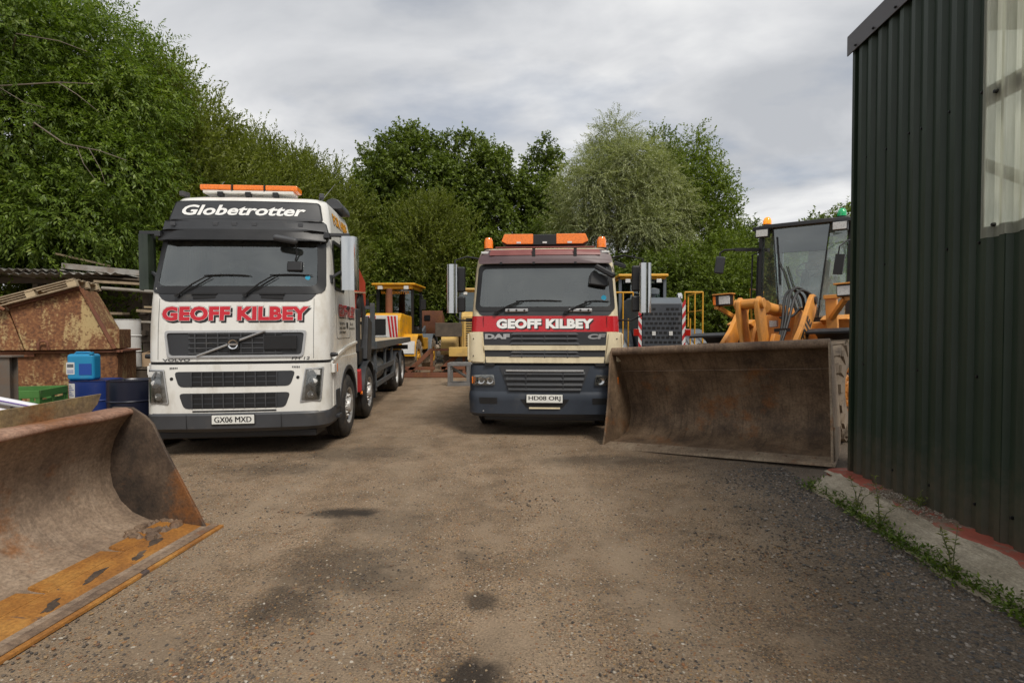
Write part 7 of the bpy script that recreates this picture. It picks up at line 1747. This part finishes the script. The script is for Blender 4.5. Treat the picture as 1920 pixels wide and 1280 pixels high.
SAL = [(-10.4, 15.0, 9.5, 2.1, 'tall feathery sallow beside the big ash tree', 21), (-10.7, 18.2, 10.0, 2.3, 'sallow tree second from the big ash in the sloping row', 22), (-10.6, 21.6, 10.2, 2.3, 'sallow tree in the middle of the sloping row', 23),
       (-10.4, 25.0, 10.6, 2.4, 'sallow tree second from the dark alders in the sloping row', 24), (-10.0, 28.8, 11.0, 2.5, 'farthest sallow of the row, touching the dark alders', 25)]
for x, y, h, r, lab, sd in SAL:
    tree('sallow_tree', lab, 'tree', x, y, (0.1, 0, h * 0.485), (r * 1.05, r, h * 0.445), 26, 8200, 'sallow', sd, 1.2 + (y - 15) * 0.022, 0.13, (0.26, 0.42), 'row of sallow trees', shell=0.4,
         extra=[(0.9, -0.4, h * .22, 1.4, 1.3, 1.4), (1.5, -0.8, h * .42, 0.9, 0.9, 1.2), (0.2, 0, h * 0.88, 0.6, 0.6, 0.9), (0.8, -0.2, h * 0.80, 0.6, 0.6, 0.8)])
tree('alder_tree', 'tall dark alder with the highest crown behind the pale bushes', 'tree', -5.9, 31.5, (0, 0, 8.6), (2.6, 2.4, 5.4), 30, 5200, 'alder', 31, 1.45, 0.2, (0.22, 0.36), 'dark alders behind the yard', core=False, extra=[(0.0, 0, 13.3, 0.7, 0.7, 0.6), (-1.9, 0, 11.0, 0.8, .7, .6)])
tree('alder_tree', 'dark alder standing between the tallest alder and the sallow row', 'tree', -8.4, 33.0, (0, 0, 7.6), (2.0, 2.2, 5.6), 24, 3600, 'alder', 32, 1.5, 0.18, (0.24, 0.38), 'dark alders behind the yard')
tree('alder_tree', 'dark alder with a twin topped crown right of the tallest alder', 'tree', -3.2, 32.0, (0, 0, 7.8), (2.3, 2.2, 5.6), 28, 4600, 'alder', 33, 1.45, 0.19, (0.22, 0.36), 'dark alders behind the yard', core=False, extra=[(-0.5, 0, 13.0, .7, .7, .6), (1.4, 0, 12.6, .6, .6, .6)])
tree('alder_tree', 'dark open crowned alder with sky showing between its limbs', 'tree', -1.0, 31.0, (0, 0, 7.6), (1.8, 2.0, 5.0), 24, 3300, 'alder', 34, 1.4, 0.17, (0.22, 0.34), 'dark alders behind the yard', core=False, extra=[(-0.3, 0, 12.0, .6, .6, .6)])
tree('alder_tree', 'dark narrow alder with a pointed top beside the silver willow', 'tree', 2.0, 32.0, (0, 0, 7.2), (1.9, 2.0, 5.4), 24, 3800, 'alder', 35, 1.45, 0.17, (0.22, 0.36), 'dark alders behind the yard', extra=[(0.0, 0, 12.5, .5, .5, .8), (-1.4, 0, 9.5, .9, .8, .7)])
tree('leafy_bush', 'rounded pale green bush below the tallest dark alder', 'bush', -4.4, 28.4, (0, 0, 5.6), (2.5, 2.0, 3.5), 20, 3600, 'sallow', 41, 1.45, 0.10, (0.28, 0.42), 'pale bushes behind the yard')
tree('leafy_bush', 'low bright bush behind the red crane arm', 'bush', -7.1, 28.0, (0, 0, 3.5), (2.5, 1.8, 3.3), 18, 3400, 'bush', 42, 1.5, 0.09, (0.30, 0.45), 'pale bushes behind the yard')
tree('leafy_bush', 'low leafy bush just left of the cream truck', 'bush', -2.4, 28.6, (0, 0, 3.4), (2.2, 1.8, 3.4), 18, 3200, 'bush', 43, 1.5, 0.09, (0.30, 0.45), 'pale bushes behind the yard')
tree('leafy_bush', 'pale bush at the foot of the sallow row', 'bush', -8.9, 24.6, (0, 0, 3.2), (1.9, 1.6, 3.2), 18, 2800, 'sallow', 44, 1.3, 0.09, (0.30, 0.45), 'pale bushes behind the yard')
tree('leafy_bush', 'dark bush behind the roof lights of the cream truck', 'bush', 0.9, 28.4, (0, 0, 3.6), (2.2, 1.8, 3.6), 20, 3000, 'alder', 45, 1.25, 0.10, (0.30, 0.45), 'pale bushes behind the yard')
tree('silver_willow', 'silvery grey willow with a domed wispy crown and bare trunk', 'tree', 4.8, 25.5, (0.5, 0, 7.8), (2.9, 2.5, 3.2), 30, 8600, 'silver', 51, 1.25, 0.16, (0.22, 0.36), core=False, twigs=3, low=-0.55,
     extra=[(0.2, 0, 11.0, 0.8, 0.8, 0.6), (2.9, -0.4, 6.6, 0.9, 0.9, 1.3), (3.0, -0.3, 7.8, .8, .8, .8), (-2.1, -.3, 6.2, 0.9, 0.8, 0.9), (2.4, -0.6, 5.2, .8, .8, .9)])
tree('ash_tree', 'bright green ash tree with a leaning pointed crown behind the silver willow', 'tree', 8.9, 27.5, (0.2, 0, 6.2), (2.9, 2.5, 5.4), 34, 7600, 'bush', 61, 1.5, 0.2, (0.20, 0.36), extra=[(-1.2, 0, 11.2, .7, .7, .8), (-0.6, 0, 10.2, .8, .8, .7), (2.4, -0.2, 5.8, 1.0, .9, .9), (3.0, -.2, 4.2, 1.0, .9, 1.1), (1.5, -.4, 8.2, .9, .9, .8)])
tree('leafy_bush', 'big rounded bush between the grey machine and the loader cab', 'bush', 8.6, 22.8, (0, 0, 2.6), (2.4, 1.8, 2.8), 22, 4600, 'bush', 62, 1.2, 0.10, (0.28, 0.42), 'bushes at the right back')
tree('leafy_bush', 'dark leafy bush behind the cream truck mirror', 'bush', 5.6, 23.6, (0, 0, 2.6), (2.2, 1.6, 2.8), 20, 3300, 'alder', 63, 1.1, 0.10, (0.28, 0.42), 'bushes at the right back')
tree('leafy_bush', 'leafy bush directly behind the loader cab', 'bush', 11.6, 21.5, (0, 0, 2.6), (2.4, 1.8, 2.8), 22, 3600, 'bush', 64, 1.2, 0.10, (0.28, 0.42), 'bushes at the right back')
tree('oak_tree', 'broad dark oak rising above the loader cab by the shed', 'tree', 18.6, 30.0, (0, 0, 5.2), (3.4, 2.8, 3.3), 28, 3300, 'alder', 71, 1.4, 0.2, (0.24, 0.38))
tree('oak_tree', 'low distant oak left of the flashing loader beacon', 'tree', 18.8, 43.0, (0, 0, 6.6), (3.2, 2.8, 4.0), 26, 2300, 'alder', 72, 1.9, 0.2, (0.26, 0.4))
# ---- the wood and undergrowth that close the view between and behind the trunks
def mass(name, label, cat, boxes, nspray, kind, seed, scale):
    rg = np.random.default_rng(seed); lobes = []
    for (x0, x1, y0, y1, h, k) in boxes:
        for i in range(k):
            hh = h * (0.55 + 0.45 * rg.random()); x = lerp(x0, x1, (i + rg.random()) / k)
            lobes.append((x, lerp(y0, y1, rg.random()), hh * 0.45, 1.3 * (0.8 + .5 * rg.random()), 1.1, hh * 0.55))
    o = crown_leaves(name, lobes, nspray, kind, seed, None, scale, low=-0.3); tag(o, label, cat, kind='stuff'); return o
mass('undergrowth', 'dense low green undergrowth closing the back of the yard', 'undergrowth', [(-13, 15, 28.6, 30.5, 5.0, 24), (-13.5, -8.6, 11.8, 24, 3.6, 16)], 8500, 'bush', 81, 1.35)
mass('woodland', 'dark mass of woodland far behind the alders', 'woodland', [(-26, 15.5, 36, 42, 8.5, 40), (15, 40, 40, 46, 6.5, 20)], 7000, 'alder', 82, 2.1)

# ---- weeds along the apron
def weed_strip():
    rg = np.random.default_rng(91); P = []
    for u in np.arange(0.05, 5.2, 0.006):
        k = 0.5 + 0.5 * nzv(u * 2.6, 71); dens = 0.25 + 2.2 * max(0, k - 0.2) * (0.4 if u < 0.5 else 1)
        if rg.random() > dens: continue
        o = apron_cols(u)[6][0] + rg.normal(0.01, 0.045)
        for q in range(8): P.append((u + rg.normal(0, .025), o + rg.normal(0, .035), 0.10 + 0.08 * rg.random() * rg.random()))
    P = np.array([SH_FRAME @ Vector(p) for p in P]); n = len(P)
    D = unit(rg.normal(size=(n, 3)) * [1, 1, 0.35] + [0, 0, 0.55]); Nn = unit(rg.normal(size=(n, 3)) * 0.5 + [0, 0, 1])
    o = leaves_mesh('weeds', P, D, Nn, 0.02 + 0.035 * rg.random(n), 0.008 + 0.012 * rg.random(n), LEAF['ash'], None, np.clip(0.35 + 0.3 * rg.normal(size=n), 0, 1))
    tag(o, 'low green weeds growing along the edge of the concrete apron', 'weeds', kind='stuff')
weed_strip()
def weed_plant(u, o_, h, seed, label, spread=0.5, z=0.09):
    rg = np.random.default_rng(seed); p0 = SH_FRAME @ Vector((u, o_, z))
    t = thing('tall_weed', label, 'weed', p0, group='tall weeds by the concrete apron')
    mb = MB(); P, D = [], []
    ns = 5 if h < 0.3 else 3
    for s in range(ns):
        a = rg.random() * 6.28; l = Vector((math.cos(a) * spread * h * (0.3 + 0.5 * rg.random()), math.sin(a) * spread * h * (0.3 + .5 * rg.random()), h * (0.6 + 0.4 * rg.random() if s else 1)))
        if s == 0: l.x *= .3; l.y *= .3
        pts = [Vector((0, 0, 0)), Vector((l.x * .25, l.y * .25, l.z * .5)), l]
        mb.tube(pts, [0.004, 0.003, 0.0012], 5)
        for k in range(int(22 * h / 0.3)):
            q = 0.15 + 0.85 * rg.random(); b = pts[0].lerp(pts[1], q * 2) if q < .5 else pts[1].lerp(pts[2], q * 2 - 1)
            P.append(b); D.append((rg.normal() * 1.0, rg.normal() * 1.0, 0.5 + 0.4 * rg.normal()))
    mb.build('stem', mat('weed_stem', (0.09, 0.11, 0.04), 0.7), t)
    n = len(P); P = np.array(P); D = unit(np.array(D)); Nn = unit(rg.normal(size=(n, 3)) + [0, 0, 1])
    leaves_mesh('foliage', P, D, Nn, 0.025 + 0.03 * rg.random(n), 0.006 + 0.007 * rg.random(n), LEAF['sallow'], t, np.clip(0.5 + 0.25 * rg.normal(size=n), 0, 1))
weed_plant(0.93, 0.46, 0.34, 1, 'bushy grey green weed nearest the far shed corner', 1.0)
weed_plant(1.36, 0.52, 0.44, 2, 'taller leafy weed beside the bushy grey green one', 0.7)
weed_plant(1.18, 0.08, 0.14, 3, 'small tuft of weed growing against the shed wall', 1.3, 0.225)
weed_plant(2.25, 0.58, 0.36, 4, 'thin upright weed nearest the camera by the apron', 0.35)
